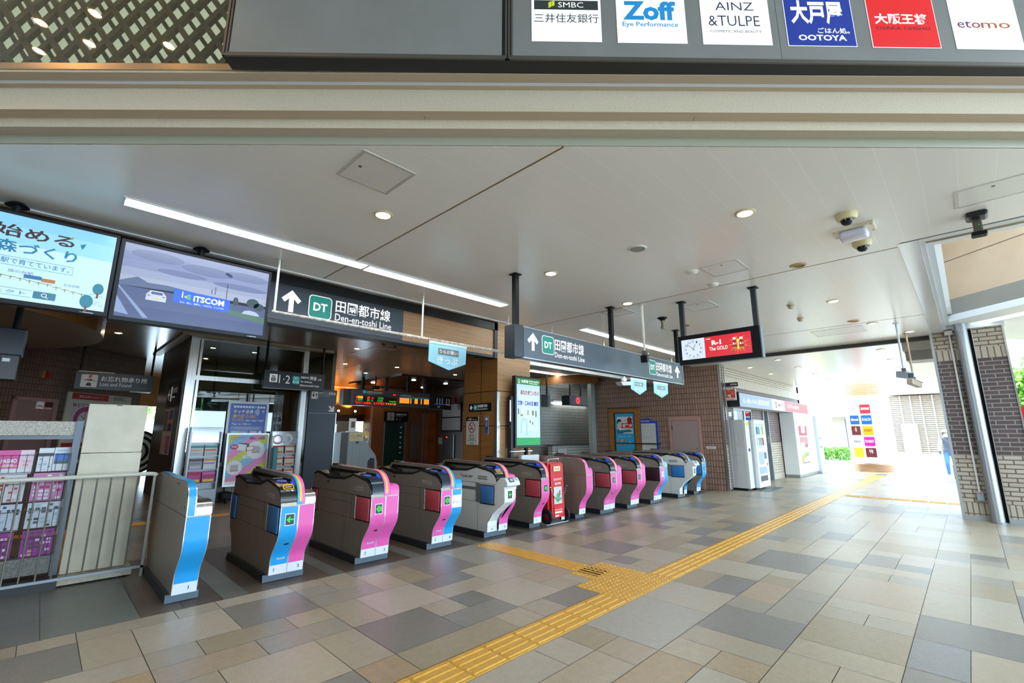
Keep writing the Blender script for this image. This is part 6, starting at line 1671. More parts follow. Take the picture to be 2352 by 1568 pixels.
# hanging platform sign
def hsign(name, label, x0, x1, y, z0, z1, posts, fn, ztop=HI):
    t = thing(name, label, 'sign', ((x0 + x1) / 2, y, z0))
    mb = MB(M('#23272f', .4)); mb.box(x0, x1, y, y + .16, z0, z1); mb.use(M('#a4a8ac', .4)).box(x0, x1 - .4, y - .004, y + .0, z0, z0 + .012); mb.build('casing', t)
    mb = MB(TXT, fy(0, y - .002, 0)); fn(mb); mb.build('lettering', t)
    for x in posts:
        mb = MB(BLACK); mb.cyl((x, y + .08, z1), (x, y + .08, ztop), .028, 10); mb.build('post', t)
    return t
GT2 = M('#dfe3e6', .5, emit=.45)
def f12(mb):
    mb.rrect(3.72, 3.90, 2.73, 2.93, .015, .001, GT2); mb.rect(3.76, 3.86, 2.76, 2.84, .002, INK); mb.rect(3.785, 3.80, 2.78, 2.82, .003, GT2); mb.rect(3.82, 3.835, 2.78, 2.82, .003, GT2); mb.arrow(3.79, 2.90, .05, 90, .012, INK, .002); mb.arrow(3.83, 2.85, .05, 270, .012, INK, .002)
    mb.text('1·2', 3.94, 4.20, 2.72, 2.92, .001, GT2, -.004); mb.rrect(4.26, 4.43, 2.72, 2.915, .025, .001, M('#2fa0ac', .4, emit=.4)); mb.text('DT', 4.31, 4.38, 2.84, 2.89, .002, GT2, .01); mb.text('01-26', 4.275, 4.415, 2.745, 2.80, .002, GT2, .01)
    mb.text('田園都市線', 4.46, 4.66, 2.87, 2.93, .001, GT2); mb.text('渋谷', 4.68, 4.86, 2.845, 2.95, .001, GT2, .01); mb.text('方面', 4.89, 4.98, 2.85, 2.90, .001, GT2); mb.text('for Shibuya', 4.46, 4.75, 2.76, 2.82, .001, GT2, .006); mb.text('(Den-en-toshi Line)', 4.45, 4.93, 2.66, 2.73, .001, GT2, .006)
hsign('platform_sign', 'hanging black sign with platform numbers 1 and 2 in front of the office glass', 3.60, 5.07, 11.95, 2.575, 3.015, (3.64, 5.03), f12)

# departure board
t = thing('departure_board', 'hanging electronic departure board with red and green letters behind the gates', 'display board', (10, 17.1, 2.58))
mb = MB(M('#3a4048', .4)); mb.box(8.29, 12.0, 17.0, 17.35, 2.585, 3.225); mb.use(M('#16181c', .4)).box(8.0, 8.29, 17.02, 17.35, 2.585, 3.2); mb.use(M('#50565e', .4)).box(10.38, 10.40, 16.995, 17.0, 2.585, 3.225); mb.build('casing', t)
mb = MB(M('#0a0a0c', .3), fy(0, 16.998, 0)); mb.rect(8.45, 10.33, 2.64, 2.97, .001)
mb.rrect(8.78, 8.92, 3.07, 3.19, .015, .001, M('#2fa0ac', .4, emit=.4)); mb.text('田園都市線発車案内', 8.95, 9.65, 3.08, 3.18, .001, M('#b9c0c4', .5, emit=.3)); mb.rect(8.95, 9.45, 3.04, 3.055, .001, M('#8a9096', .5))
LR = M('#ff2a22', .4, emit=1.6); LG = M('#38d83a', .4, emit=1.2); LO = M('#ff8a1c', .4, emit=1.6)
mb.text('1', 8.50, 8.54, 2.87, 2.95, .002, LR, .02); mb.rect(8.57, 8.80, 2.865, 2.955, .002, LO); mb.text('押 上', 8.98, 9.28, 2.865, 2.95, .002, LR, .02); mb.text('12:52', 9.46, 9.70, 2.87, 2.95, .002, LG)
mb.text('2', 8.50, 8.54, 2.765, 2.845, .002, LR, .02); mb.text('各停', 8.58, 8.78, 2.765, 2.85, .002, LG); mb.text('押 上', 8.98, 9.26, 2.765, 2.845, .002, LG); mb.text('12:56', 9.44, 9.68, 2.765, 2.845, .002, LG); mb.text('中央林間', 9.98, 10.30, 2.765, 2.83, .002, LG)
mb.text('「かけこみ乗車」は大変危険', 8.48, 9.78, 2.645, 2.745, .002, LR, .015); mb.text('ですのでお', 9.80, 10.31, 2.65, 2.74, .002, LO, .015); mb.rect(10.10, 10.32, 3.03, 3.13, .001, BLACK); mb.text('急行', 10.13, 10.29, 3.045, 3.115, .002, LR, .02)
mb.text('当駅停車駅案内', 10.50, 11.05, 3.05, 3.11, .001, M('#b9c0c4', .5, emit=.3)); mb.rect(11.08, 11.85, 3.04, 3.055, .001, M('#8a9096', .5)); mb.rect(10.48, 11.97, 2.985, 3.01, .001, M('#2fa0ac', .4, emit=.4))
for i in range(28):
    if i in (9, 11, 12, 13, 17, 18, 19, 21, 22) : continue
    mb.rect(10.47 + .0535 * i, 10.51 + .0535 * i, 2.76, 2.975, .001, LO)
mb.build('lettering', t)
for x in (8.84, 9.9, 10.95, 11.8):
    mb = MB(BLACK); mb.box(x - .05, x + .05, 17.1, 17.2, 3.225, HI - (.051 if x > 9.4 else .001)); mb.build('post', t)
def fmap(mb):
    for i, (x, w) in enumerate(((12.75, .06), (12.9, .05), (13.05, .04), (13.3, .06), (13.45, .04))): mb.rect(x, x + .05, 2.9 - w, 3.12, .001, M('#9aa4ac', .5, emit=.2))
    mb.rect(12.62, 13.5, 2.82, 2.85, .001, M('#2f6fd0', .4, emit=.4)); mb.rect(13.3, 13.55, 2.80, 2.84, .002, M('#d8704a', .4, emit=.3)); mb.rect(12.8, 12.95, 2.68, 2.76, .001, M('#c9b0b0', .5))
hsign('route_sign', 'dark hanging route map sign with a blue line right of the departure board', 12.25, 13.6, 17.5, 2.60, 3.2, (12.6,), fmap)
t = thing('hanging_sensor', 'small camera on a rod beside the departure board post', 'camera', (9.1, 16.6, 3.2))
mb = MB(BLACK); mb.cyl((9.1, 16.6, 3.35), (9.1, 16.6, HI), .03, 8); mb.rbox(8.98, 9.24, 16.5, 16.7, 3.22, 3.36, .02); mb.build('body', t)
# pair of dome cameras and a hatch under the inner ceiling
for x, y, l in ((5.62, 9.97, 'left of the two small dome cameras behind the header'), (5.97, 10.02, 'right of the two small dome cameras behind the header')):
    t = thing('dome_camera', l, 'camera', (x, y, HI - .1), 'dome cameras on the inner ceiling'); mb = MB(CRM); mb.lathe([(.06, HI - .05), (.08, HI - .02), (.085, HI)], (x, y, 0), 2, 20); mb.build('housing', t, True); mb = MB(M('#0a0c14', .1)); mb.lathe([(.005, HI - .12), (.04, HI - .10), (.055, HI - .05)], (x, y, 0), 2, 20); mb.build('lens_dome', t, True)
hatch('dark edged access hatch in the brown ceiling behind the header', 5.86, 6.5, 10.85, 12.3, '#9c9082', HI)
# glossy dark ceiling coffer with lamps
mb = MB(M('#2b2c30', .12, .3)); mb.box(9.4, 13.4, 15.2, 19.6, HI - .05, HI - .01); S('ceiling_dark_coffer', mb)
for x, y, w in ((10.6, 16.2, 'nearest the departure board middle'), (12.4, 16.4, 'the near right one of four'), (9.9, 18.3, 'the far left one of four'), (12.7, 18.6, 'the far right one of four')):
    puck('coffer_lamp', 'bright lamp in the dark glossy ceiling coffer, ' + w, 'ceiling light', x, y, HI - .05, [(.07, .02), (.09, .01), (.09, 0)], LAMPW)

# accessible toilet: sign and dark green door, grey panel, steel post
t = thing('accessible_toilet_sign', 'black wheelchair toilet sign above the dark green glass door', 'sign', (12.1, 19.9, 2.05))
mb = MB(BLACK); mb.box(11.5, 12.8, 19.9, 19.98, 2.06, 2.56); mb.T = fy(0, 19.898, 0); mb.rrect(11.62, 12.0, 2.12, 2.50, .01, .001, M('#9aa6a8', .5)); mb.use(INK).disc(11.80, 2.44, .025, .002).ring(11.80, 2.24, .07, .085, .002, 20); mb.rect(11.785, 11.81, 2.28, 2.41, .002, INK); mb.rect(11.80, 11.88, 2.26, 2.285, .002, INK); mb.text('多機能お手洗', 12.08, 12.68, 2.36, 2.46, .001, M('#b4b8ba', .5, emit=.2)); mb.rect(12.08, 12.5, 2.30, 2.325, .001, M('#84888a', .5)); mb.rect(12.12, 12.18, 2.15, 2.22, .001, M('#a4a8aa', .5)); mb.rect(12.3, 12.34, 2.15, 2.22, .001, M('#a4a8aa', .5)); mb.build('board', t)
mb = MB(GREYM); mb.box(11.5, 11.56, 19.95, 20.0, 0, 2.05); mb.box(12.66, 12.72, 19.95, 20.0, 0, 2.05); d2 = S('door_2', mb); mb = MB(M('#0e3a34', .08)); mb.box(11.56, 12.66, 19.97, 19.99, 0, 2.05); mb.build('pane', d2)
for i in range(6):
    mb = MB(M('#b9c8c4', .5)); mb.box(12.40, 12.50, 19.962, 19.97, .55 + .24 * i, .60 + .24 * i + .04 * (i % 2)); mb.build('sticker', d2)
t = tag(MB(M('#5b5a58', .4)).box(12.95, 13.5, 19.90, 19.98, .25, 2.0).build('grey_panel'), 'plain grey wall panel right of the dark green toilet door', 'panel')
mb = MB(STEEL); mb.box(13.66, 13.78, 19.9, 20.0, 0, 2.5); S('trim_steel_jamb', mb)
mb = MB(wood_mat('red_cedar', '#5e2f10', '#7a4118', '#8f5222', 1, 0, True, .4, .13)); mb.box(13.8, 14.0, 19.0, 19.98, 0, 2.5); mb.box(13.78, 14.6, 19.93, 20.0, 0, 2.5); S('trim_cedar_door', mb)
# notice frames and machine on the tile side wall (X = 14)
nf = frame((13.99, 20, 0), (0, -1, 0), (0, 0, 1))
t = thing('route_notice', 'black two part notice frame with route map on the dark tile wall', 'notice board', (13.97, 17.9, 1.6))
mb = MB(BLACK, nf); mb.box(1.28, 2.85, 1.58, 2.96, 0, .04); mb.build('frame', t)
mb = MB(M('#a8aaa8', .3), nf); mb.rect(1.36, 2.78, 2.30, 2.90, .042, M('#9aa0a4', .4)); mb.rect(1.36, 2.78, 1.66, 2.24, .042, M('#8f9290', .3)); rr = random.Random(5)
for i in range(26): a = 1.4 + rr.random() * 1.2; b = 2.33 + rr.random() * .5; mb.rect(a, a + .15, b, b + .012, .043, M(rr.choice(['#b05a6a', '#5a7ab0', '#6a9a7a', '#c9c9c9']), .5))
mb.build('sheets', t)
t = thing('intercom_panel', 'dark wall cabinet with a red lamp below the notice frame', 'cabinet', (13.97, 18, 0))
mb = MB(M('#3a3733', .4, .3), nf); mb.box(1.48, 2.30, .1, 1.46, 0, .06); mb.build('body', t); mb = MB(M('#ff2a20', .4, emit=3), nf); mb.cyl((1.80, 1.32, .06), (1.80, 1.32, .075), .035, 12); mb.build('lamp', t)
mb = MB(STEEL, nf); mb.box(2.30, 2.36, .1, 1.46, 0, .06); mb.build('edge', t)
t = tag(MB(M('#9aa49a', .5), nf).box(1.05, 1.38, .98, 1.30, 0, .02).build('wall_notice'), 'small pale notice left of the dark wall cabinet', 'notice')
mb = MB(GREYM, nf); mb.cyl((2.97, 0, .03), (2.97, HI, .03), .02, 8); tag(mb.build('conduit_pipe'), 'thin grey pipe running up the dark tile wall beside the timber pillar', 'pipe')
for i, y in enumerate((18.2, 18.6)):
    t = thing('spotlight', 'small pale spotlight high on the dark tile wall beside the route sign, %s' % ['the nearer one', 'the farther one'][i], 'spotlight', (13.8, y, 3.2)); mb = MB(M('#9a948c', .5)); mb.cyl((13.95, y, 3.25), (13.75, y - .06, 3.12), .06, 12); mb.build('head', t)
mb = MB(M('#8a1c1c', .4)); mb.box(13.88, 13.99, 17.62, 17.72, 2.98, 3.18); tag(mb.build('fire_alarm'), 'red alarm box high on the dark tile wall by the pillar', 'alarm')
# signs on the timber pillar's left face
pf = frame((5.992, 7.3, 0), (0, -1, 0), (0, 0, 1))    # x = 7.3 - Y
k_ = 6.0 / 5.3
def pyz(Y, z): return (7.3 - Y * k_, 1.5 + (z - 1.5) * k_)
t = thing('direction_sign', 'black sign with left arrow and railway badge on the timber pillar', 'sign', (5.99, 6.8, 1.93))
a, zt = pyz(6.284, 2.011); b, zb = pyz(5.714, 1.875)
mb = MB(BLACK, pf); mb.box(a, b, zb, zt, 0, .012); mb.build('board', t); w = b - a; h = zt - zb
mb = MB(GT2, pf); mb.arrow(a + .03, zb + h / 2, h * .55, 180, .02, GT2, .014); mb.rrect(a + w * .23, a + w * .39, zb + h * .15, zt - h * .15, .012, .014, M('#2a9a92', .4, emit=.3)); mb.text('DT', a + w * .265, a + w * .355, zb + h * .35, zt - h * .35, .015, GT2, .02); mb.text('田園都市線', a + w * .42, b - w * .15, zb + h * .48, zt - h * .15, .014, GT2); mb.text('Den-en-toshi Line', a + w * .42, b - w * .14, zb + h * .2, zb + h * .38, .014, GT2); mb.build('lettering', t)
t = thing('no_smoking_sign', 'white no smoking notice with red circle on the timber pillar', 'sign', (5.99, 7.0, 1.3))
a, zt = pyz(6.349, 1.782); b, zb = pyz(6.033, 1.308); w = b - a; h = zt - zb
mb = MB(M('#dcdcd6', .5), pf); mb.box(a, b, zb, zt, 0, .01); mb.rect(a, b, zt - h * .145, zt, .0115, BLACK); mb.text('お願い', a + w * .14, a + w * .56, zt - h * .115, zt - h * .04, .013, WHITE, .01); mb.text('Notice', a + w * .60, a + w * .86, zt - h * .11, zt - h * .07, .013, WHITE)
cx, cz, r_ = a + w * .49, zt - h * .38, w * .29; mb.use(M('#c22430', .5)).ring(cx, cz, r_ * .84, r_, .013, 32); mb.use(INK); mb.rect(cx - r_ * .6, cx + r_ * .2, cz - r_ * .32, cz - r_ * .14, .0125, INK); mb.ring(cx + r_ * .3, cz + r_ * .25, r_ * .2, r_ * .28, .0125, 14, 0, PI * 1.2); mb.use(M('#c22430', .5)).line([(cx - r_ * .65, cz + r_ * .65), (cx + r_ * .65, cz - r_ * .65)], r_ * .16, .0135)
mb.text('禁 煙', a + w * .30, a + w * .70, zb + h * .29, zb + h * .37, .0125, M('#4a4a3a', .5), .01); mb.rect(a + w * .24, a + w * .76, zb + h * .235, zb + h * .255, .0125, M('#8a8a84', .5)); mb.rect(a + w * .12, a + w * .88, zb + h * .15, zb + h * .165, .0125, INK); mb.rect(a + w * .3, a + w * .7, zb + h * .19, zb + h * .205, .0125, INK); mb.rect(a + w * .36, a + w * .62, zb + h * .05, zb + h * .07, .0125, INK); mb.build('board', t)
t = thing('camera_notice', 'narrow blue vertical sticker on the timber pillar right of the no smoking notice', 'sign', (5.99, 6.6, 1.5))
a, zt = pyz(5.865, 1.79); b, zb = pyz(5.775, 1.49); mb = MB(M('#d4dae2', .5), pf); mb.box(a, b, zb, zt, 0, .006); mb.rect(a + .006, b - .006, zb + .006, zt - .006, .007, M('#26468c', .4)); mb.use(WHITE).disc((a + b) / 2, zt - .055, .036, .008); mb.rect(a + .03, b - .03, zt - .20, zt - .11, .008, M('#9fb2d4', .5)); mb.rect(a + .02, b - .02, zb + .02, zb + .09, .008, M('#3a62b4', .5)); mb.build('sticker', t)

# shop and uplights at the back
t = thing('shop_window_display', 'lit shop window with yellow goods at the back of the concourse', 'shop', (8.5, 23.5, 0))
mb = MB(M('#8f9494', .5)); mb.box(5.7, 12.2, 24.4, 24.5, 0, 2.3); mb.use(M('#d8e6f0', .4, emit=1.0)).box(9.0, 9.5, 24.36, 24.4, 1.4, 2.0).box(10.2, 11.2, 24.36, 24.4, 1.3, 2.0); mb.build('back', t)
mb = MB(M('#3a342e', .5)); mb.box(8.2, 9.8, 23.2, 23.9, 0, .55); mb.box(8.2, 9.8, 23.4, 23.9, .95, 1.0); mb.use(M('#d8b83a', .5, emit=.25)).box(8.2, 9.8, 23.35, 23.4, .98, 1.12); mb.build('shelving', t)
rr = random.Random(11)
for k in range(22):
    x = 8.25 + .07 * k; z = .56 if k % 2 else 1.0; c = rr.choice(['#c8a02a', '#d8c04a', '#b83a2a', '#3a2a24', '#d87a2a', '#e0d0a0'])
    mb = MB(M(c, .5)); mb.rbox(x, x + .062, 23.42, 23.55, z, z + rr.uniform(.16, .34), .008, 1); tag(mb.build('packaged_goods'), 'small packaged goods on the shelves of the back shop', 'goods', 'packaged goods on the back shop shelves')
for x, l in ((10.12, 'left of the two small wall uplights on the glowing timber'), (10.98, 'right of the two small wall uplights on the glowing timber')):
    t = thing('wall_uplight', l, 'wall light', (x, 21.7, 2.5)); mb = MB(GREYM); mb.cyl((x, 21.95, 2.42), (x - .1, 21.72, 2.58), .07, 12); mb.build('body', t, True)
    mb = MB(LAMP); mb.cyl((x - .1, 21.72, 2.58), (x - .103, 21.713, 2.585), .055, 12); mb.build('lens', t)
    L = bpy.data.lights.new('wall_uplight_beam', 'SPOT'); L.energy = 260; L.color = (1.0, .55, .15); L.spot_size = R(75); L.spot_blend = .6; L.shadow_soft_size = .06
    o = bpy.data.objects.new('wall_uplight_beam', L); COL.objects.link(o); o.location = (x - .12 - t.location.x, 21.62 - t.location.y, 2.62 - t.location.z); o.rotation_euler = Vector((-.45, .40, .80)).to_track_quat('-Z', 'Y').to_euler(); o.parent = t
t = thing('wall_uplight', 'small wall uplight glowing on timber left of the station office', 'wall light', (1.9, 22.7, 2.6)); mb = MB(GREYM); mb.cyl((1.9, 22.98, 2.72), (1.8, 22.7, 2.85), .07, 12); mb.build('body', t, True); mb = MB(LAMP); mb.cyl((1.8, 22.7, 2.85), (1.797, 22.69, 2.855), .055, 12); mb.build('lens', t)
L = bpy.data.lights.new('wall_uplight_beam', 'SPOT'); L.energy = 220; L.color = (1.0, .5, .12); L.spot_size = R(80); L.spot_blend = .6; o = bpy.data.objects.new('wall_uplight_beam', L); COL.objects.link(o); o.location = (-.15, -.12, .28); o.rotation_euler = Vector((-.7, .5, -.1)).to_track_quat('-Z', 'Y').to_euler(); o.parent = t
t = thing('wall_poster', 'colourful framed poster on the timber wall behind the fare machine', 'poster', (11.45, 21.3, .9))
sd2 = frame((11.49, 21.95, 0), (0, -1, 0), (0, 0, 1)); mb = MB(GREYM, sd2); mb.box(0, 1.3, .85, 2.05, 0, .03); mb.build('frame', t); mb = MB(M('#c8a02a', .5), sd2); rr = random.Random(8); mb.rect(.06, 1.24, .92, 1.98, .032)
for i in range(26): mb.use(M(rr.choice(['#c8343c', '#d8b83a', '#4a8ab0', '#d8d0c0', '#6aa04a', '#d06a9c']), .5)).disc(.15 + rr.random(), 1.02 + rr.random() * .85, .06 + .06 * rr.random(), .033 + .0004 * i, 12)
mb.build('print', t)
# daylight glimpsed behind the concourse on the left
t = thing('striped_display', 'black and white striped round display behind the cream partition', 'display', (2.08, 18.2, 0))
mb = MB(M('#e0e4e4', .4)); mb.lathe([(.0 + .01, -.12), (.62, -.12), (.66, 0), (.62, .12), (.01, .12)], (2.08, 18.2, .95), 1, 32); mb.build('drum', t, True)
mb = MB(BLACK, fy(2.08, 18.07, .95))
for r0 in (.10, .26, .42, .57): mb.ring(0, 0, r0, r0 + .075, .002, 32)
mb.build('stripes', t)
mb = MB(M('#c9ccc8', .4)); mb.box(1.86, 2.31, 18.1, 18.3, 0, .32); mb.build('foot', t)
mb = MB(M('#c9d2d2', .3)); mb.cyl((2.0, 18.2, 1.55), (2.0, 18.2, 1.75), .02, 8); mb.lathe([(.01, -.03), (.15, -.03), (.15, .03), (.01, .03)], (2.0, 18.2, 1.86), 1, 24); mb.build('mirror', t)
t = tag(MB(M('#c98a2a', .4, emit=.5)).box(1.53, 2.0, 22.94, 22.999, 1.97, 2.60).build('amber_panel'), 'small amber lit panel seen past the cream partition', 'panel')
# ================================================================== END WALL (brown tiles), X = 12.98
ef = frame((12.978, 0, 0), (0, -1, 0), (0, 0, 1))     # x = -Y
def ey(y): return -y
t = thing('framed_advert', 'blue advert with a waving man in a wide timber frame on the brown tiled wall', 'advert', (12.95, 7.75, .3))
mb = MB(WOODY, ef); mb.box(-8.32, -8.14, .3, 2.28, 0, .05); mb.box(-7.40, -7.22, .3, 2.28, 0, .05); mb.box(-8.14, -7.40, 2.15, 2.28, 0, .05); mb.box(-8.14, -7.40, .3, .95, 0, .05); mb.use(M('#2a211a', .5)).box(-8.33, -7.2, 2.28, 2.30, 0, .07); mb.build('frame', t)
mb = MB(M('#2a1e14', .5), ef); mb.box(-8.14, -8.11, .95, 2.15, 0, .045); mb.box(-7.43, -7.40, .95, 2.15, 0, .045); mb.box(-8.11, -7.43, 2.12, 2.15, 0, .045); mb.build('inner_frame', t)
mb = MB(M('#2f9fd0', .35, emit=.25), ef); mb.rect(-8.11, -7.43, .95, 2.12, .01); a = -8.11
mb.rect(a + .06, a + .62, 1.50, 2.02, .012, M('#d9e0e2', .4, emit=.2)); mb.rect(a + .22, a + .62, 1.66, 1.82, .013, M('#c8242c', .4, emit=.2)); mb.use(M('#a8181c', .4, emit=.2)).poly([(a + .44, 1.82), (a + .44, 1.93), (a + .40, 1.93), (a + .52, 2.02), (a + .64, 1.93), (a + .60, 1.93), (a + .60, 1.82)], .0135)
mb.text('営業中', a + .26, a + .60, 1.68, 1.80, .015, WHITE, .03); mb.text('この奥で', a + .25, a + .43, 1.86, 1.90, .014, M('#8a1c20', .5), .01)
SK = M('#e0d2c4', .5); mb.use(SK).poly([(a + .09, 1.66), (a + .22, 1.66), (a + .235, 1.76), (a + .22, 1.88), (a + .09, 1.88)], .016); mb.use(M('#16303a', .4)).poly([(a + .07, 1.80), (a + .07, 1.90), (a + .12, 1.955), (a + .20, 1.94), (a + .235, 1.87), (a + .12, 1.86), (a + .10, 1.80)], .017)
mb.rect(a + .195, a + .205, 1.80, 1.815, .018, INK); mb.rect(a + .16, a + .20, 1.715, 1.722, .018, INK); mb.use(M('#1f8aa0', .4, emit=.15)).poly([(a + .06, 1.50), (a + .06, 1.60), (a + .12, 1.66), (a + .22, 1.60), (a + .50, 1.63), (a + .58, 1.60), (a + .58, 1.54), (a + .30, 1.53), (a + .26, 1.50)], .0165); mb.use(WHITE).poly([(a + .12, 1.66), (a + .17, 1.56), (a + .19, 1.66)], .0175)
mb.text('ミスタードーナツ', a + .10, a + .54, 1.375, 1.43, .013, WHITE, .01)
for i, (x, z, c) in enumerate(((.12, 1.28, '#e08a4a'), (.22, 1.285, '#e8c8a0'), (.32, 1.28, '#c8643a'), (.12, 1.16, '#e0a05a'), (.24, 1.16, '#d8704a'), (.34, 1.165, '#e8b884'), (.50, 1.22, '#e8d8b8'), (.12, 1.06, '#c88a5a'))): mb.use(M(c, .5)).disc(a + x, z, .035, .013 + .0003 * i, 14)
mb.rect(a + .08, a + .62, 1.02, 1.026, .013, M('#7a3a24', .5)); mb.build('print', t)
t = thing('information_board', 'white information board with a blue tabbed edge on the brown tiled wall', 'notice board', (12.95, 6.95, .9))
mb = MB(M('#1f4fc0', .4), ef); mb.prism([(-7.21, .92), (-7.21, 1.93), (-6.93, 1.95), (-6.84, 1.87), (-6.66, 1.87), (-6.64, .92)], 2, 0, .03); mb.build('board', t)
mb = MB(M('#d4d6d0', .4), ef); mb.rect(-7.19, -6.71, .94, 1.80, .032); mb.text('information', -7.18, -6.90, 1.85, 1.90, .032, WHITE, .01); mb.rect(-7.16, -6.78, 1.36, 1.365, .033, M('#8a6a4a', .5)); 
LN = M('#a89c8a', .5)
for q in ([(-7.15, 1.40), (-6.80, 1.42), (-6.76, 1.72), (-7.15, 1.71), (-7.15, 1.40)], [(-6.90, 1.58), (-6.76, 1.72)], [(-6.90, 1.58), (-6.82, 1.44)], [(-7.15, 1.0), (-6.80, 1.02), (-6.80, 1.33)]): mb.use(LN).line(q, .006, .033)
mb.build('sheet', t)
mb = MB(M('#5a4438', .4, .4)); mb.cyl((12.90, 8.12, 1.20), (12.90, 6.55, 1.20), .02, 10); mb.cyl((12.90, 8.0, 1.20), (12.98, 8.0, 1.20), .012, 8); mb.cyl((12.90, 6.6, 1.20), (12.98, 6.6, 1.20), .012, 8); tag(mb.build('wall_handrail'), 'dark handrail crossing the lower part of the advert and information board', 'handrail')
mb = MB(M('#b98f84', .45), ef); mb.box(-6.29, -6.21, 0, 1.98, 0, .03); mb.box(-5.42, -5.34, 0, 1.98, 0, .03); mb.box(-6.21, -5.42, 1.87, 1.98, 0, .03); d4 = S('door_3', mb)
mb = MB(M('#a9948f', .4), ef); mb.box(-6.20, -5.43, .01, 1.86, 0, .012); mb.build('leaf', d4); mb = MB(M('#6a5a54', .3, .8), ef); mb.cyl((-5.50, 1.0, .012), (-5.50, 1.0, .06), .028, 14); mb.cyl((-5.50, 1.09, .012), (-5.50, 1.09, .03), .016, 12); mb.box(-6.215, -6.19, 1.60, 1.72, .012, .03); mb.build('lock', d4)
mb = MB(M('#d9d6cf', .4), ef); mb.box(-5.25, -4.99, 1.085, 1.155, 0, .01); mb.rect(-5.20, -5.04, 1.11, 1.125, .0105, M('#a8a49c', .5)); tag(mb.build('wall_plate'), 'small white plate on the tiles between the pink door and the corner', 'plate')

# ---- second passage: lights, displays
for (x0, x1, y, z, l) in ((10.5, 15.8, 9.9, 3.49, 'long strip light in the passage behind the portrait screen'),):
    strip(l, x0, x1, y, z, .12)
t = thing('wall_light', 'bright fluorescent tube light on the grey tiled wall behind the no entry display', 'wall light', (14.4, 10.95, 2.64)); mb = MB(M('#e8eef0', .4)); mb.box(13.3, 15.4, 10.92, 11.0, 2.66, 2.72); mb.build('housing', t); mb = MB(M('#f0f8ff', .4, emit=14)); mb.cyl((13.32, 10.93, 2.63), (15.38, 10.93, 2.63), .022, 10); mb.build('tube', t)
t = thing('no_entry_display', 'hanging black display with glowing red no entry disc in the passage', 'display board', (14.4, 10.3, 2.6))
mb = MB(M('#14161a', .35)); mb.box(13.05, 14.35, 10.0, 10.35, 2.50, 2.84); mb.build('casing', t, bevel=.008); mb = MB(M('#ff1c14', .4, emit=2.2), fy(0, 9.998, 0)); mb.disc(13.55, 2.67, .12, .002, 28); mb.rect(13.48, 13.62, 2.655, 2.685, .004, BLACK); mb.build('symbol', t)
for x in (13.35, 14.0):
    mb = MB(BLACK); mb.cyl((x, 10.2, 2.84), (x, 10.2, 3.5), .03, 10); mb.build('post', t)
t = thing('hanging_display', 'dark hanging display seen from behind, right of the portrait information screen', 'display board', (12, 10.0, 2.4)); mb = MB(M('#1a1c20', .35)); mb.box(11.3, 11.85, 10.0, 10.1, 2.38, 2.78); mb.use(M('#6a7880', .3, .5)).box(11.86, 11.98, 10.0, 10.12, 2.38, 2.80); mb.build('casing', t); mb = MB(BLACK); mb.cyl((11.88, 10.06, 2.80), (11.88, 10.06, 3.5), .03, 10); mb.build('post', t)
mb = MB(M('#b7a88a', .5)); mb.lathe([(.03, 3.36), (.06, 3.38), (.07, 3.5)], (9.2, 8.0, 0), 2, 16); tag(mb.build('passage_sensor'), 'small cream sensor under the passage ceiling above the timber header', 'sensor')
mb = MB(M('#c8cac4', .5)); mb.box(12.80, 13.3, 10.37, 10.38, .72, .98); tag(mb.build('parapet_notice'), 'faint notice plate on the white tiled parapet in the passage', 'notice')

# ================================================================== VENDING MACHINES AND SHOPS
t = thing('vending_machine', 'plain white vending machine side with taped seams next to the corner pilaster', 'vending machine', (13.57, 4.6, 0))
VW = M('#c6c8c8', .4)
mb = MB(VW); mb.box(13.42, 13.74, 4.40, 4.80, .06, 1.87); mb.use(BLACK).box(13.44, 13.72, 4.42, 4.8, 0, .06); b_ = mb.build('body', t, bevel=.008)
mb = MB(M('#b09a80', .6), fx(13.418, 4.80, 0))
for q in ([(.08, 1.50), (.28, 1.50), (.28, 1.22), (.16, 1.22), (.16, 1.50)], [(.06, 1.16), (.36, 1.17)], [(.04, .92), (.36, .93)]): mb.line(q, .006, 0)
mb.build('tape_marks', b_)
mb = MB(M('#d9dbdb', .35)); mb.box(13.42, 13.74, 4.34, 4.40, .06, 1.86); mb.use(M('#d8cf3a', .4)).box(13.47, 13.70, 4.337, 4.34, 1.66, 1.80); mb.use(WHITE).box(13.50, 13.68, 4.336, 4.338, 1.58, 1.72); mb.use(BLACK).box(13.52, 13.64, 4.336, 4.339, 1.02, 1.1); mb.build('door', t)
t = thing('vending_machine', 'white drinks vending machine with display window, the right one of the pair', 'vending machine', (14.2, 4.5, 0))
mb = MB(M('#d4d8da', .35)); mb.box(13.78, 14.70, 4.30, 4.80, .06, 1.87); mb.use(BLACK).box(13.82, 14.66, 4.34, 4.78, 0, .06); mb.build('body', t, bevel=.008)
mb = MB(M('#e6eaec', .3)); mb.box(13.78, 14.70, 4.22, 4.298, .06, 1.87); dr = mb.build('door', t, bevel=.006)
mb = MB(M('#bcd0d8', .08)); mb.box(13.88, 14.50, 4.214, 4.22, 1.10, 1.78); mb.use(M('#d8c84a', .4)).box(14.52, 14.66, 4.213, 4.22, 1.70, 1.82); mb.use(M('#3a4a60', .4)).box(14.40, 14.58, 4.212, 4.22, .80, .98); mb.use(M('#8aa4c0', .3)).box(13.95, 14.35, 4.214, 4.22, .66, 1.0).box(13.9, 14.5, 4.214, 4.22, .42, .60); mb.use(M('#2a3038', .4)).box(13.92, 14.5, 4.212, 4.22, .22, .36); mb.use(M('#d05a3a', .4)).box(14.56, 14.62, 4.212, 4.22, .60, .70); mb.build('front_panel', dr)
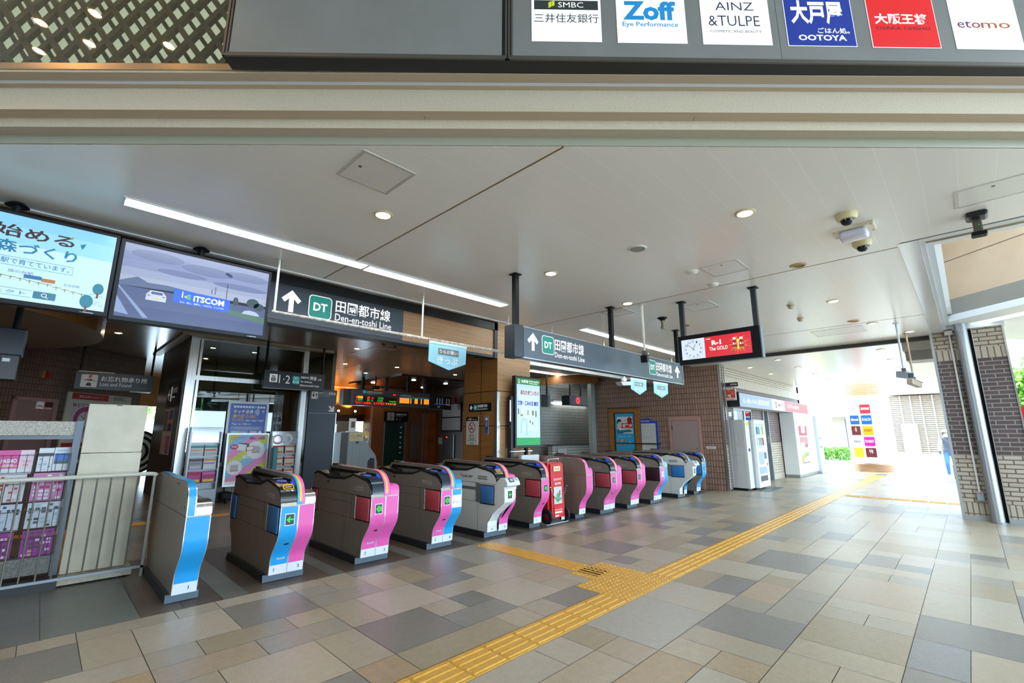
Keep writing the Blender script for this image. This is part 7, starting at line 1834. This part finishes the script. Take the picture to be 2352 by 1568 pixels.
for i in range(10):
    x = 13.91 + .058 * i
    for z in (1.48, 1.18):
        mb = MB(M(random.choice(['#c8d4dc', '#b84a4a', '#4a7ab8', '#d8c86a', '#7ab08a', '#e4e8ea']), .3)); mb.lathe([(.012, z + .2), (.014, z + .16), (.022, z + .13), (.022, z)], (x, 4.211, 0), 2, 8); mb.build('sample_bottle', dr, True)
mb = MB(M('#5d6468', .5)); mb.box(13.6, 15.0, 3.95, 4.22, 0, .006); tag(mb.build('floor_mat'), 'thin dark grey mat on the floor in front of the vending machines', 'mat')
t = tag(MB(M('#e8ecee', .4)).box(14.70, 14.95, 4.30, 4.32, 1.30, 1.62).build('paper_notice'), 'white paper notice beside the drinks vending machine', 'notice')

t = thing('flag_sign', 'black bracket sign with an orange red chequered board at the brick wall corner', 'sign', (13.2, 4.3, 2.4))
mb = MB(M('#2a2220', .4)); mb.box(13.14, 13.18, 4.33, 4.72, 2.76, 2.875); mb.T = fx(13.138, 4.70, 0); mb.text('OTONA', .18, .35, 2.795, 2.84, .001, WHITE, .02); mb.build('bracket_board', t)
mb = MB(M('#e4dcd4', .5)); mb.box(13.14, 13.17, 4.40, 4.70, 2.39, 2.70); mb.T = fx(13.139, 4.70, 0); rr = random.Random(4)
for i in range(7):
    for j in range(5): mb.rect(.02 + .037 * i, .055 + .037 * i, 2.455 + .046 * j, 2.499 + .046 * j, .001, M(rr.choice(['#d8281c', '#e8782a', '#c81c24', '#e85a24', '#f0e4d8', '#d8402c']), .4))
mb.rect(.05, .25, 2.405, 2.425, .001, M('#d88a8a', .4)); mb.build('hanging_board', t)
mb = MB(BLACK); mb.cyl((13.155, 4.44, 2.70), (13.155, 4.44, 2.76), .006, 6); mb.cyl((13.155, 4.66, 2.70), (13.155, 4.66, 2.76), .006, 6); mb.build('hanger', t)
mb = MB(M('#8f8f8c', .4)); mb.cyl((13.10, 4.66, .1), (13.10, 4.66, H), .016, 8); tag(mb.build('drain_pipe'), 'thin grey pipe running up the corner pilaster by the flag sign', 'pipe')
t = thing('junction_box', 'small pale junction box with cable on the brick above the vending machine', 'box', (13.55, 4.8, 2.0)); mb = MB(M('#d4d6d4', .4)); mb.rbox(13.40, 13.62, 4.72, 4.85, 1.96, 2.10, .02); mb.box(13.32, 13.40, 4.80, 4.85, 1.98, 2.23); mb.build('box', t); mb = MB(BLACK); mb.tube([(13.62, 4.78, 2.05), (13.74, 4.76, 2.06), (13.76, 4.76, 1.98), (13.70, 4.76, 1.88)], .008, 6); mb.build('cable', t, True)
def fascia(label, x0, x1, col, fn, end=False):
    t = thing('shop_sign', label, 'sign', ((x0 + x1) / 2, 4.6, 2.23), 'shop signs on the brick wall')
    mb = MB(M('#c9ccce', .4)); mb.box(x0, x1, 4.40, 4.84, 2.235, 2.60); 
    if end: mb.use(M('#1c1a1a', .5)).box(x0 - .03, x0, 4.39, 4.84, 2.22, 2.62)
    mb.build('casing', t); mb = MB(M(col, .35, emit=.35), fy(0, 4.398, 0)); mb.rect(x0, x1, 2.245, 2.59, .001); fn(mb); mb.build('face', t)
    return t
PWM = M('#f4f8fa', .4, emit=.8)
def s1(mb): mb.text('むし・歯科・デンタル', 13.65, 14.85, 2.34, 2.47, .002, PWM, .02); mb.text('MISTER DONUT', 14.95, 16.05, 2.335, 2.49, .002, PWM, .01)
fascia('pale blue shop sign box with white lettering above the vending machines', 13.36, 16.26, '#8fb4d4', s1, True)
def s2(mb): mb.use(M('#d8505a', .4, emit=.3)).ring(16.75, 2.42, .07, .11, .002, 24); mb.rect(16.73, 16.77, 2.33, 2.51, .003, M('#d8505a', .4, emit=.3)); mb.text('MUFG', 17.0, 17.55, 2.37, 2.47, .002, M('#8a8f94', .5), .02)
fascia('white bank sign box with a red ring emblem on the brick wall', 16.28, 17.75, '#eef2f4', s2)
def s3(mb): mb.text('三菱UFJ銀行', 18.1, 19.6, 2.34, 2.49, .002, PWM, .02)
fascia('coral red bank sign box with white lettering on the brick wall', 17.77, 20.9, '#e0707a', s3)
# shop openings
mb = MB(M('#c4c8ca', .35, .4)); mb.box(14.15, 14.20, 4.86, 4.95, 0, 2.6); mb.box(15.70, 15.75, 4.86, 4.95, 0, 2.6); mb.box(14.2, 15.7, 4.86, 4.95, 2.18, 2.24); mb.box(15.05, 15.15, 4.86, 4.95, 0, 2.2); w3 = S('window_3', mb)
mb = MB(M('#7f95a2', .3)); 
for i in range(12): mb.box(14.2, 15.05, 4.90, 4.92, 1.45 + .06 * i, 1.48 + .06 * i)
mb.build('blind', w3); mb = MB(glass_mat('shop_glass', '#c4d4dc', .1)); mb.box(14.2, 15.7, 4.88, 4.885, 0.1, 2.18); mb.build('pane', w3)
mb = MB(M('#a9adb0', .3, .6)); mb.box(16.70, 16.76, 4.80, 4.95, 0, 2.25); mb.box(17.18, 17.25, 4.80, 4.95, 0, 2.25); mb.box(16.76, 17.18, 4.9, 4.95, 2.2, 2.25); d5 = S('door_4', mb); mb = MB(M('#7d858a', .2, .3)); mb.box(16.76, 17.18, 4.90, 4.94, 0.02, 2.2); mb.use(M('#d8d4c4', .5)).box(16.84, 17.10, 4.895, 4.90, 1.18, 1.42); mb.build('leaf', d5)
t = thing('cash_machine_kiosk', 'white cash machine kiosk with red and pink screens beyond the brick wall', 'cash machine', (19.6, 4.6, 0))
mb = MB(M('#e4e8e8', .4)); mb.box(18.55, 21.3, 4.35, 4.82, .09, 2.232); mb.use(M('#8d8f8e', .5)).box(18.57, 21.28, 4.37, 4.82, 0, .09); k_o = mb.build('body', t, bevel=.02)
mb = MB(WHITE, fy(0, 4.348, 0)); mb.rect(18.95, 20.1, 1.42, 1.76, .001, M('#e0505a', .4, emit=.2)); mb.rect(19.3, 19.8, 1.52, 1.74, .002, M('#f0dcdc', .4)); mb.rect(18.95, 20.1, 1.08, 1.38, .001, M('#f0a8a8', .4, emit=.2)); mb.rect(19.05, 19.6, .98, 1.18, .002, M('#d8d4d0', .4)); mb.rect(19.6, 20.0, 1.0, 1.12, .003, M('#7a4a44', .4)); mb.rect(18.98, 20.05, .50, .88, .001, M('#b9b4a4', .4)); mb.use(M('#6aa83a', .5)).poly([(19.0, .55), (19.5, .80), (20.0, .84), (20.0, .72), (19.4, .66)], .002); mb.use(M('#d8943a', .5)).poly([(18.98, .50), (19.3, .50), (19.2, .78), (18.98, .74)], .003); mb.use(M('#4a4440', .5)); mb.rect(18.98, 20.05, .46, .49, .002); mb.build('screens', k_o)
mb = MB(M('#c9d0d2', .3, .3)); mb.box(21.3, 22.0, 4.25, 4.82, 0, 2.2); mb.use(M('#7a8088', .4)).box(21.38, 21.9, 4.245, 4.25, 1.28, 1.36).box(21.38, 21.9, 4.245, 4.25, .95, 1.02); mb.build('side_unit', t)

# ================================================================== RIGHT PILLAR FITTINGS
t = thing('steel_column', 'big shiny steel pipe column standing against the right brick pillar', 'column', (11.72, -.135, 0))
mb = MB(M('#a4a7a9', .38, .8)); mb.cyl((11.70, -.135, 0), (11.70, -.135, 3.49), .085, 32); mb.build('shaft', t, True); mb = MB(M('#8f9394', .4, .5)); mb.lathe([(.10, .0), (.10, .015), (.086, .02)], (11.70, -.135, 0), 2, 28); mb.build('foot_ring', t)
t = thing('conduit', 'thin white conduit with a grey switch box running down the right brick pillar', 'conduit', (11.78, .03, .35))
mb = MB(M('#d4d2ca', .4)); mb.box(11.775, 11.80, .018, .045, .48, 3.36); mb.build('pipe', t); mb = MB(M('#8a939a', .4)); mb.rbox(11.74, 11.80, -.02, .075, .34, .49, .008); mb.use(M('#b83a3a', .5)).box(11.738, 11.742, -.0, .06, .46, .475); mb.build('switch_box', t); mb = MB(M('#d9d6cc', .4)); mb.box(11.75, 11.80, -.02, .09, 3.32, 3.42); mb.build('top_box', t)
t = thing('ceiling_box', 'small grey box under the ceiling left of the brick pillar top', 'box', (13, .5, 3.0)); mb = MB(M('#a9a9a6', .5)); mb.box(12.6, 13.2, .30, .75, 3.0, 3.2); mb.use(M('#d9d9d4', .5)).box(12.55, 13.2, .28, .78, 3.2, 3.38); mb.build('box', t)
t = thing('red_banner', 'red advertising board at the right edge of the picture beside the brick pillar', 'banner', (14, -1.3, 0)); mb = MB(M('#e01824', .4)); mb.box(13.9, 13.98, -1.40, -.765, 1.25, 2.03); mb.build('board', t); mb = MB(M('#3a3a3c', .4)); mb.box(13.9, 13.98, -.80, -.765, 0, 1.25); mb.box(13.9, 13.98, -1.40, -1.365, 0, 1.25); mb.build('post', t)

# ================================================================== EXIT AND PLAZA
t = thing('tenant_column', 'round timber clad column with a white board of coloured shop tiles at the exit', 'column', (22.95, 2.87, 0))
mb = MB(M('#d9d4cc', .5)); mb.lathe([(.57, 0), (.57, 3.5)], (22.9, 2.86, 0), 2, 40); mb.build('core', t, True)
WS = M('#b88a60', .45)
for k, zs in enumerate(((.05, .36), (2.95, 3.46))):
    mb = MB(WS); z = zs[0]
    while z < zs[1] - .03: mb.lathe([(.575, z), (.605, z), (.605, z + .05), (.575, z + .05)], (22.9, 2.86, 0), 2, 40); z += .062
    mb.build('timber_slats', t)
mb = MB(M('#c9d0d6', .4)); mb.lathe([(.62, 0), (.62, .05)], (22.9, 2.86, 0), 2, 40); mb.build('plinth', t)
bf = frame((22.24, 3.42, 0), (0, -1, 0), (0, 0, 1)); mb = MB(M('#eef2f4', .4)); mb.T = bf; mb.box(-.02, 1.14, .40, 2.90, -.06, 0); mb.build('board', t)
mb = MB(INK, bf); mb.text('中央林間店舗のご案内', .10, .95, 2.72, 2.78, .002, M('#9aa0a6', .5)); mb.build('heading', t)
tl = [('#e8ecee', '品', '#d8404a'), ('#d8283c', '無印良品', '#f4f4f4'), ('#2f5a9c', '&bread', '#f0f4f8'), ('#1f5fc8', 'KALDI', '#f4f4f4'), ('#6a2a2c', '◎', '#e0c8b0'), ('#f0a81c', 'ABC MART', '#d8401c'), ('#e4e8ec', 'Butterick', '#4a5460'), ('#e8189c', 'DAISO', '#f4f4f4'), ('#e4d02c', 'ひつじ', '#c8a81c'), ('#6a2430', '千年', '#e8dcd8')]
for i, (c, s, fc) in enumerate(tl):
    a = .13 + .35 * (i % 2) + (.0 if i % 2 == 0 else .0); zz = 2.26 - .41 * (i // 2); mb = MB(M(c, .4)); mb.T = bf; mb.box(a, a + .28 + .04 * (i % 2), zz, zz + .34, .0, .012)
    w = .28 + .04 * (i % 2); n_ = len(s); fw2 = min(.8, .2 * n_) * w
    mb.text(s, a + w / 2 - fw2 / 2, a + w / 2 + fw2 / 2, zz + .13, zz + .13 + min(.16, .22 if n_ < 3 else .10), .014, M(fc, .5), .02); mb.build('shop_tile', t)
# planter with hedge
def leaves(mb, mats, fn, n, size, rr):
    for _ in range(n):
        p = Vector(fn(rr)); s = size * rr.uniform(.6, 1.3)
        u = Vector((rr.gauss(0, 1), rr.gauss(0, 1), rr.gauss(0, .7))).normalized(); v = u.orthogonal().normalized()
        v = (v * math.cos(rr.uniform(0, 6)) + u.cross(v) * math.sin(rr.uniform(0, 6))).normalized()
        mb.use(rr.choice(mats)).add([tuple(p - u * s), tuple(p + v * s * .45), tuple(p + u * s), tuple(p - v * s * .45)], [(0, 1, 2, 3)])
GR = [M('#5f9a34', .5), M('#7fb848', .5), M('#4a8028', .5), M('#94c860', .5)]
t = thing('hedge', 'clipped green hedge in a pale stone planter beyond the exit', 'hedge', (28, 4.9, 0))
mb = MB(); mb.recalc = False; leaves(mb, GR, lambda r: (r.uniform(27.0, 28.4), r.uniform(4.0, 6.2), .2 + .62 * r.random() ** .6), 3800, .06, random.Random(2)); mb.build('foliage', t)
mb = MB(M('#c9d0d6', .5)); mb.box(26.9, 28.5, 3.9, 6.3, 0, .22); mb.build('planter', t)
def tree(label, x, y, h, r, n, seed, size=.13, grp='trees outside'):
    t = thing('tree', label, 'tree', (x, y, 0), grp); rr = random.Random(seed)
    mb = MB(M('#6a5a4a', .8)); mb.tube([(x, y, 0), (x + .05, y, h * .35), (x - .05, y + .05, h * .65)], [.12, .10, .06]); 
    for k in range(5): a = k * 1.3; mb.tube([(x, y, h * .4), (x + math.cos(a) * r * .5, y + math.sin(a) * r * .5, h * .65)], [.06, .02], 6)
    mb.build('trunk', t, True)
    cs_ = [(x + rr.gauss(0, r * .4), y + rr.gauss(0, r * .4), h * .68 + rr.gauss(0, h * .14)) for _ in range(14)]
    def f(q):
        c = q.choice(cs_); d = Vector((q.gauss(0, 1), q.gauss(0, 1), q.gauss(0, 1))).normalized() * r * .42 * q.random() ** .4
        return (c[0] + d.x, c[1] + d.y, c[2] + d.z)
    mb = MB(); mb.recalc = False; leaves(mb, [M('#86b84c', .5), M('#9cc85e', .5), M('#6a9a38', .5), M('#b2d87a', .5)], f, n, size, rr); mb.build('foliage', t)
tree('light green tree seen past the right brick pillar', 19.2, -2.0, 4.2, 1.5, 4600, 3)
tree('green tree outside the back windows, seen through the office glass', 6.3, 30.0, 4.6, 1.3, 2600, 5)
tree('green tree outside, seen beyond the cream partition', 3.3, 30.5, 4.6, 1.3, 2200, 6)
tree('green tree outside, seen at the right side of the office glass', 9.7, 29.6, 4.2, 1.6, 2200, 8)
# far buildings across the plaza
BW = M('#e2e0da', .6)
t = thing('plaza_building', 'pale building with timber lattice front and glass doors across the plaza', 'building', (31, 1.5, 0))
mb = MB(BW); mb.box(31.2, 36, .6, 3.1, 0, 3.4); mb.build('wall', t)
mb = MB(M('#b09a88', .5)); z = .55
while z < 3.4: mb.box(31.10, 31.2, .65, 2.85, z, z + .05); z += .10
mb.build('lattice', t)
mb = MB(M('#d4cfd0', .5))
for y in (2.80, 2.35, 1.95, 1.55, 1.1, .65): mb.box(31.05, 31.15, y, y + .05, 0, 3.4)
mb.build('posts', t)
mb = MB(M('#c4dcec', .3)); mb.box(31.0, 31.1, 1.85, 2.5, 0, 2.0); mb.use(M('#eef4f8', .3)).box(30.98, 31.0, 1.92, 2.43, .02, 1.92); dd = mb.build('door', t); mb = MB(M('#d84a5a', .5), fx(30.975, 2.35, 0)); mb.text('営業', .05, .30, 1.6, 1.8, 0); mb.text('案内', .08, .30, 1.36, 1.54, 0); mb.build('door_lettering', dd)
t = thing('plaza_building', 'open shop with grey signboard and dark goods behind the walking person', 'building', (33, .3, 0))
mb = MB(BW); mb.box(35, 36, -2.0, .6, 0, 3.2); mb.build('wall', t); mb = MB(M('#8f989c', .5)); mb.box(32.5, 32.7, -2.0, .58, 1.9, 2.3); mb.use(M('#a08a70', .5)).box(33.0, 33.1, -1.0, .5, 2.35, 2.6); mb.build('signboard', t)
mb = MB(M('#3a5a8c', .5)); rr = random.Random(9)
for k in range(16): y = rr.uniform(-1.9, .45); z = rr.uniform(1.0, 1.7); mb.use(M(rr.choice(['#3a5a8c', '#8a5a44', '#c9ccd0', '#2f3f5c', '#6a7a94']), .5)).box(34.0, 34.2, y, y + rr.uniform(.1, .3), z, z + rr.uniform(.08, .25))
mb.use(M('#b4c0cc', .5)).box(33.8, 34.3, -2, .5, 0, .95); mb.build('goods', t)
t = thing('plaza_building', 'white building with cream clad pier and dark poster left of the tenant column', 'building', (33, 7, 0))
mb = MB(M('#e6e6e2', .6)); mb.box(34, 38, 3.15, 16, 2.5, 6.5); mb.box(36, 38, 3.15, 16, 0, 2.5); mb.build('wall', t); mb = MB(M('#d8c0a4', .6)); mb.box(32.2, 33.2, 5.8, 6.7, 0, 2.6); mb.build('pier', t)
mb = MB(M('#a8b8c4', .2)); 
for k in range(5): mb = MB(M('#a8b8c4', .2)); mb.box(33.98, 34.0, 4.0 + 2.1 * k, 5.6 + 2.1 * k, 4.4, 5.6); mb.build('window', t)
mb = MB(M('#5a6a74', .2)); mb.box(35.95, 36.0, 3.0, 5.6, .3, 2.4); mb.build('shop_window', t)
mb = MB(M('#2a4a50', .4)); mb.box(33.4, 33.5, 4.1, 5.05, .25, 1.35); mb.T = fx(33.398, 5.05, 0); mb.text('INFORMATION', .15, .8, 1.2, 1.27, .001, WHITE); mb.rect(.42, .47, .5, .85, .001, M('#9ab0b4', .5)); mb.build('poster', t)
t = thing('canopy', 'white canopy roof with pale soffit above the plaza beyond the exit', 'canopy', (29, -2, 3.4))
mb = MB(M('#f0f1f2', .6)); mb.prism([(26.5, -9), (38, -9), (38, 2.9), (31.0, 2.9), (29.5, .9), (26.5, -1.5)], 2, 3.46, 3.8); mb.build('roof', t)
t = thing('high_building', 'tall pale office block rising over the plaza behind the canopy', 'building', (50, 8, 0)); mb = MB(M('#dfe3e6', .6)); mb.box(48, 52, -14, 26, 0, 16); mb.build('wall', t); mb = MB(M('#b4c4d0', .3))
for k in range(12):
    for j in range(4): mb = MB(M('#b4c4d0', .3)); mb.box(47.96, 48, -12 + 3 * k, -10 + 3 * k, 3 + 3 * j, 4.6 + 3 * j); mb.build('window', t)
t = thing('white_fence', 'pale ribbed fence panel behind the light green tree at the right', 'fence', (22, -6, 0)); mb = MB(M('#d4dadf', .5)); 
for k in range(40): mb.box(18.2 + .2 * k, 18.32 + .2 * k, -6.0, -5.95, 0, 4.2)
mb.box(18.2, 26.2, -5.95, -5.9, 0, 4.2); mb.build('panel', t)

# ---- the walking person beside the pillar
def person():
    t = thing('person', 'person in white hat and mask, grey top and blue jeans by the pillar', 'person', (22.6, .62, 0))
    me = bpy.data.meshes.new('body'); B = Vector((22.6, .62, 0))
    # facing the viewer: forward = -X ; side = Y
    J = [(0, 0, .86), (0.0, 0, 1.02), (-.02, 0, 1.22), (-.03, 0, 1.33), (-.05, 0, 1.40), (-.07, 0, 1.50),
         (-.02, .16, 1.28), (-.02, .22, 1.06), (-.08, .24, .86), (-.10, .24, .78),
         (-.02, -.16, 1.28), (.04, -.22, 1.06), (-.02, -.25, .86), (-.04, -.25, .78),
         (0, .09, .80), (-.14, .10, .46), (-.10, .10, .08), (-.20, .10, .04),
         (0, -.09, .80), (.06, -.10, .46), (.20, -.10, .10), (.12, -.10, .04)]
    E = [(0, 1), (1, 2), (2, 3), (3, 4), (4, 5), (3, 6), (6, 7), (7, 8), (8, 9), (3, 10), (10, 11), (11, 12), (12, 13), (0, 14), (14, 15), (15, 16), (16, 17), (0, 18), (18, 19), (19, 20), (20, 21)]
    RAD = [.13, .13, .14, .10, .055, .095, .06, .048, .04, .035, .06, .048, .04, .035, .09, .065, .045, .04, .09, .065, .045, .04]
    me.from_pydata(J, E, [])
    o = bpy.data.objects.new('body', me); COL.objects.link(o); o.parent = t
    md = o.modifiers.new('skin', 'SKIN')
    for v, r in zip(me.skin_vertices[0].data, RAD): v.radius = (r, r)
    me.skin_vertices[0].data[0].use_root = True
    sb = o.modifiers.new('sub', 'SUBSURF'); sb.levels = 2; sb.render_levels = 2
    nt = NT('person_surface'); g = nt.n('ShaderNodeNewGeometry'); sp = nt.n('ShaderNodeSeparateXYZ'); nt.l(g, 'Position', sp, 0)
    zz = nt.math('MULTIPLY', sp.outputs[2], 1 / 1.7)
    r = nt.n('ShaderNodeValToRGB'); r.color_ramp.interpolation = 'CONSTANT'; e = r.color_ramp.elements
    while len(e) < 5: e.new(.5)
    for q, (p, c) in zip(e, ((0, '#e0e0e0'), (.045, '#4a7ab8'), (.50, '#5a6a80'), (.80, '#d8b49a'), (.99, '#d8b49a'))): q.position = p; q.color = hx(c)
    nt.t.links.new(zz, r.inputs[0]); nt.l(r, 0, nt.b, 'Base Color'); nt.b.inputs['Roughness'].default_value = .8
    me.materials.append(nt.m)
    mb = MB(M('#e4e6e8', .8)); c = (B.x - .07, B.y, 0); mb.lathe([(.165, 1.535), (.17, 1.545), (.115, 1.56), (.11, 1.61), (.07, 1.645), (.005, 1.65)], c, 2, 24); mb.build('hat', t, True)
    mb = MB(M('#eef0f2', .8)); mb.lathe([(.02, -.05), (.07, -.04), (.085, 0), (.07, .035), (.02, .045)], (B.x - .115, B.y, 1.455), 0, 16); mb.build('face_mask', t, True)
    for y in (.035, -.035):
        mb = MB(INK); mb.lathe([(.002, -.006), (.011, 0), (.002, .006)], (B.x - .165, B.y + y, 1.515), 0, 10); mb.build('eye', t)
    mb = MB(M('#3a3432', .8)); mb.lathe([(.098, 1.44), (.108, 1.50), (.105, 1.55)], (B.x - .045, B.y, 0), 2, 20); mb.build('hair', t, True)
    mb = MB(M('#eceef2', .8)); mb.tube([(B.x - .02, B.y + .16, 1.29), (B.x - .02, B.y + .225, 1.06), (B.x - .08, B.y + .245, .88)], [.072, .06, .052], 12); mb.tube([(B.x - .02, B.y - .16, 1.29), (B.x + .04, B.y - .225, 1.06), (B.x - .02, B.y - .255, .88)], [.072, .06, .052], 12); mb.build('sleeves', t, True)
person()
t = thing('wheeled_case', 'dark blue wheeled case on the ground next to the brick pillar', 'suitcase', (21.0, .47, 0)); mb = MB(M('#1c2a44', .5)); mb.rbox(20.85, 21.15, .36, .56, .04, .50, .03); mb.build('shell', t); mb = MB(BLACK)
for x in (20.92, 21.08): mb.cyl((x, .42, .025), (x, .50, .025), .025, 10)
mb.build('wheels', t)
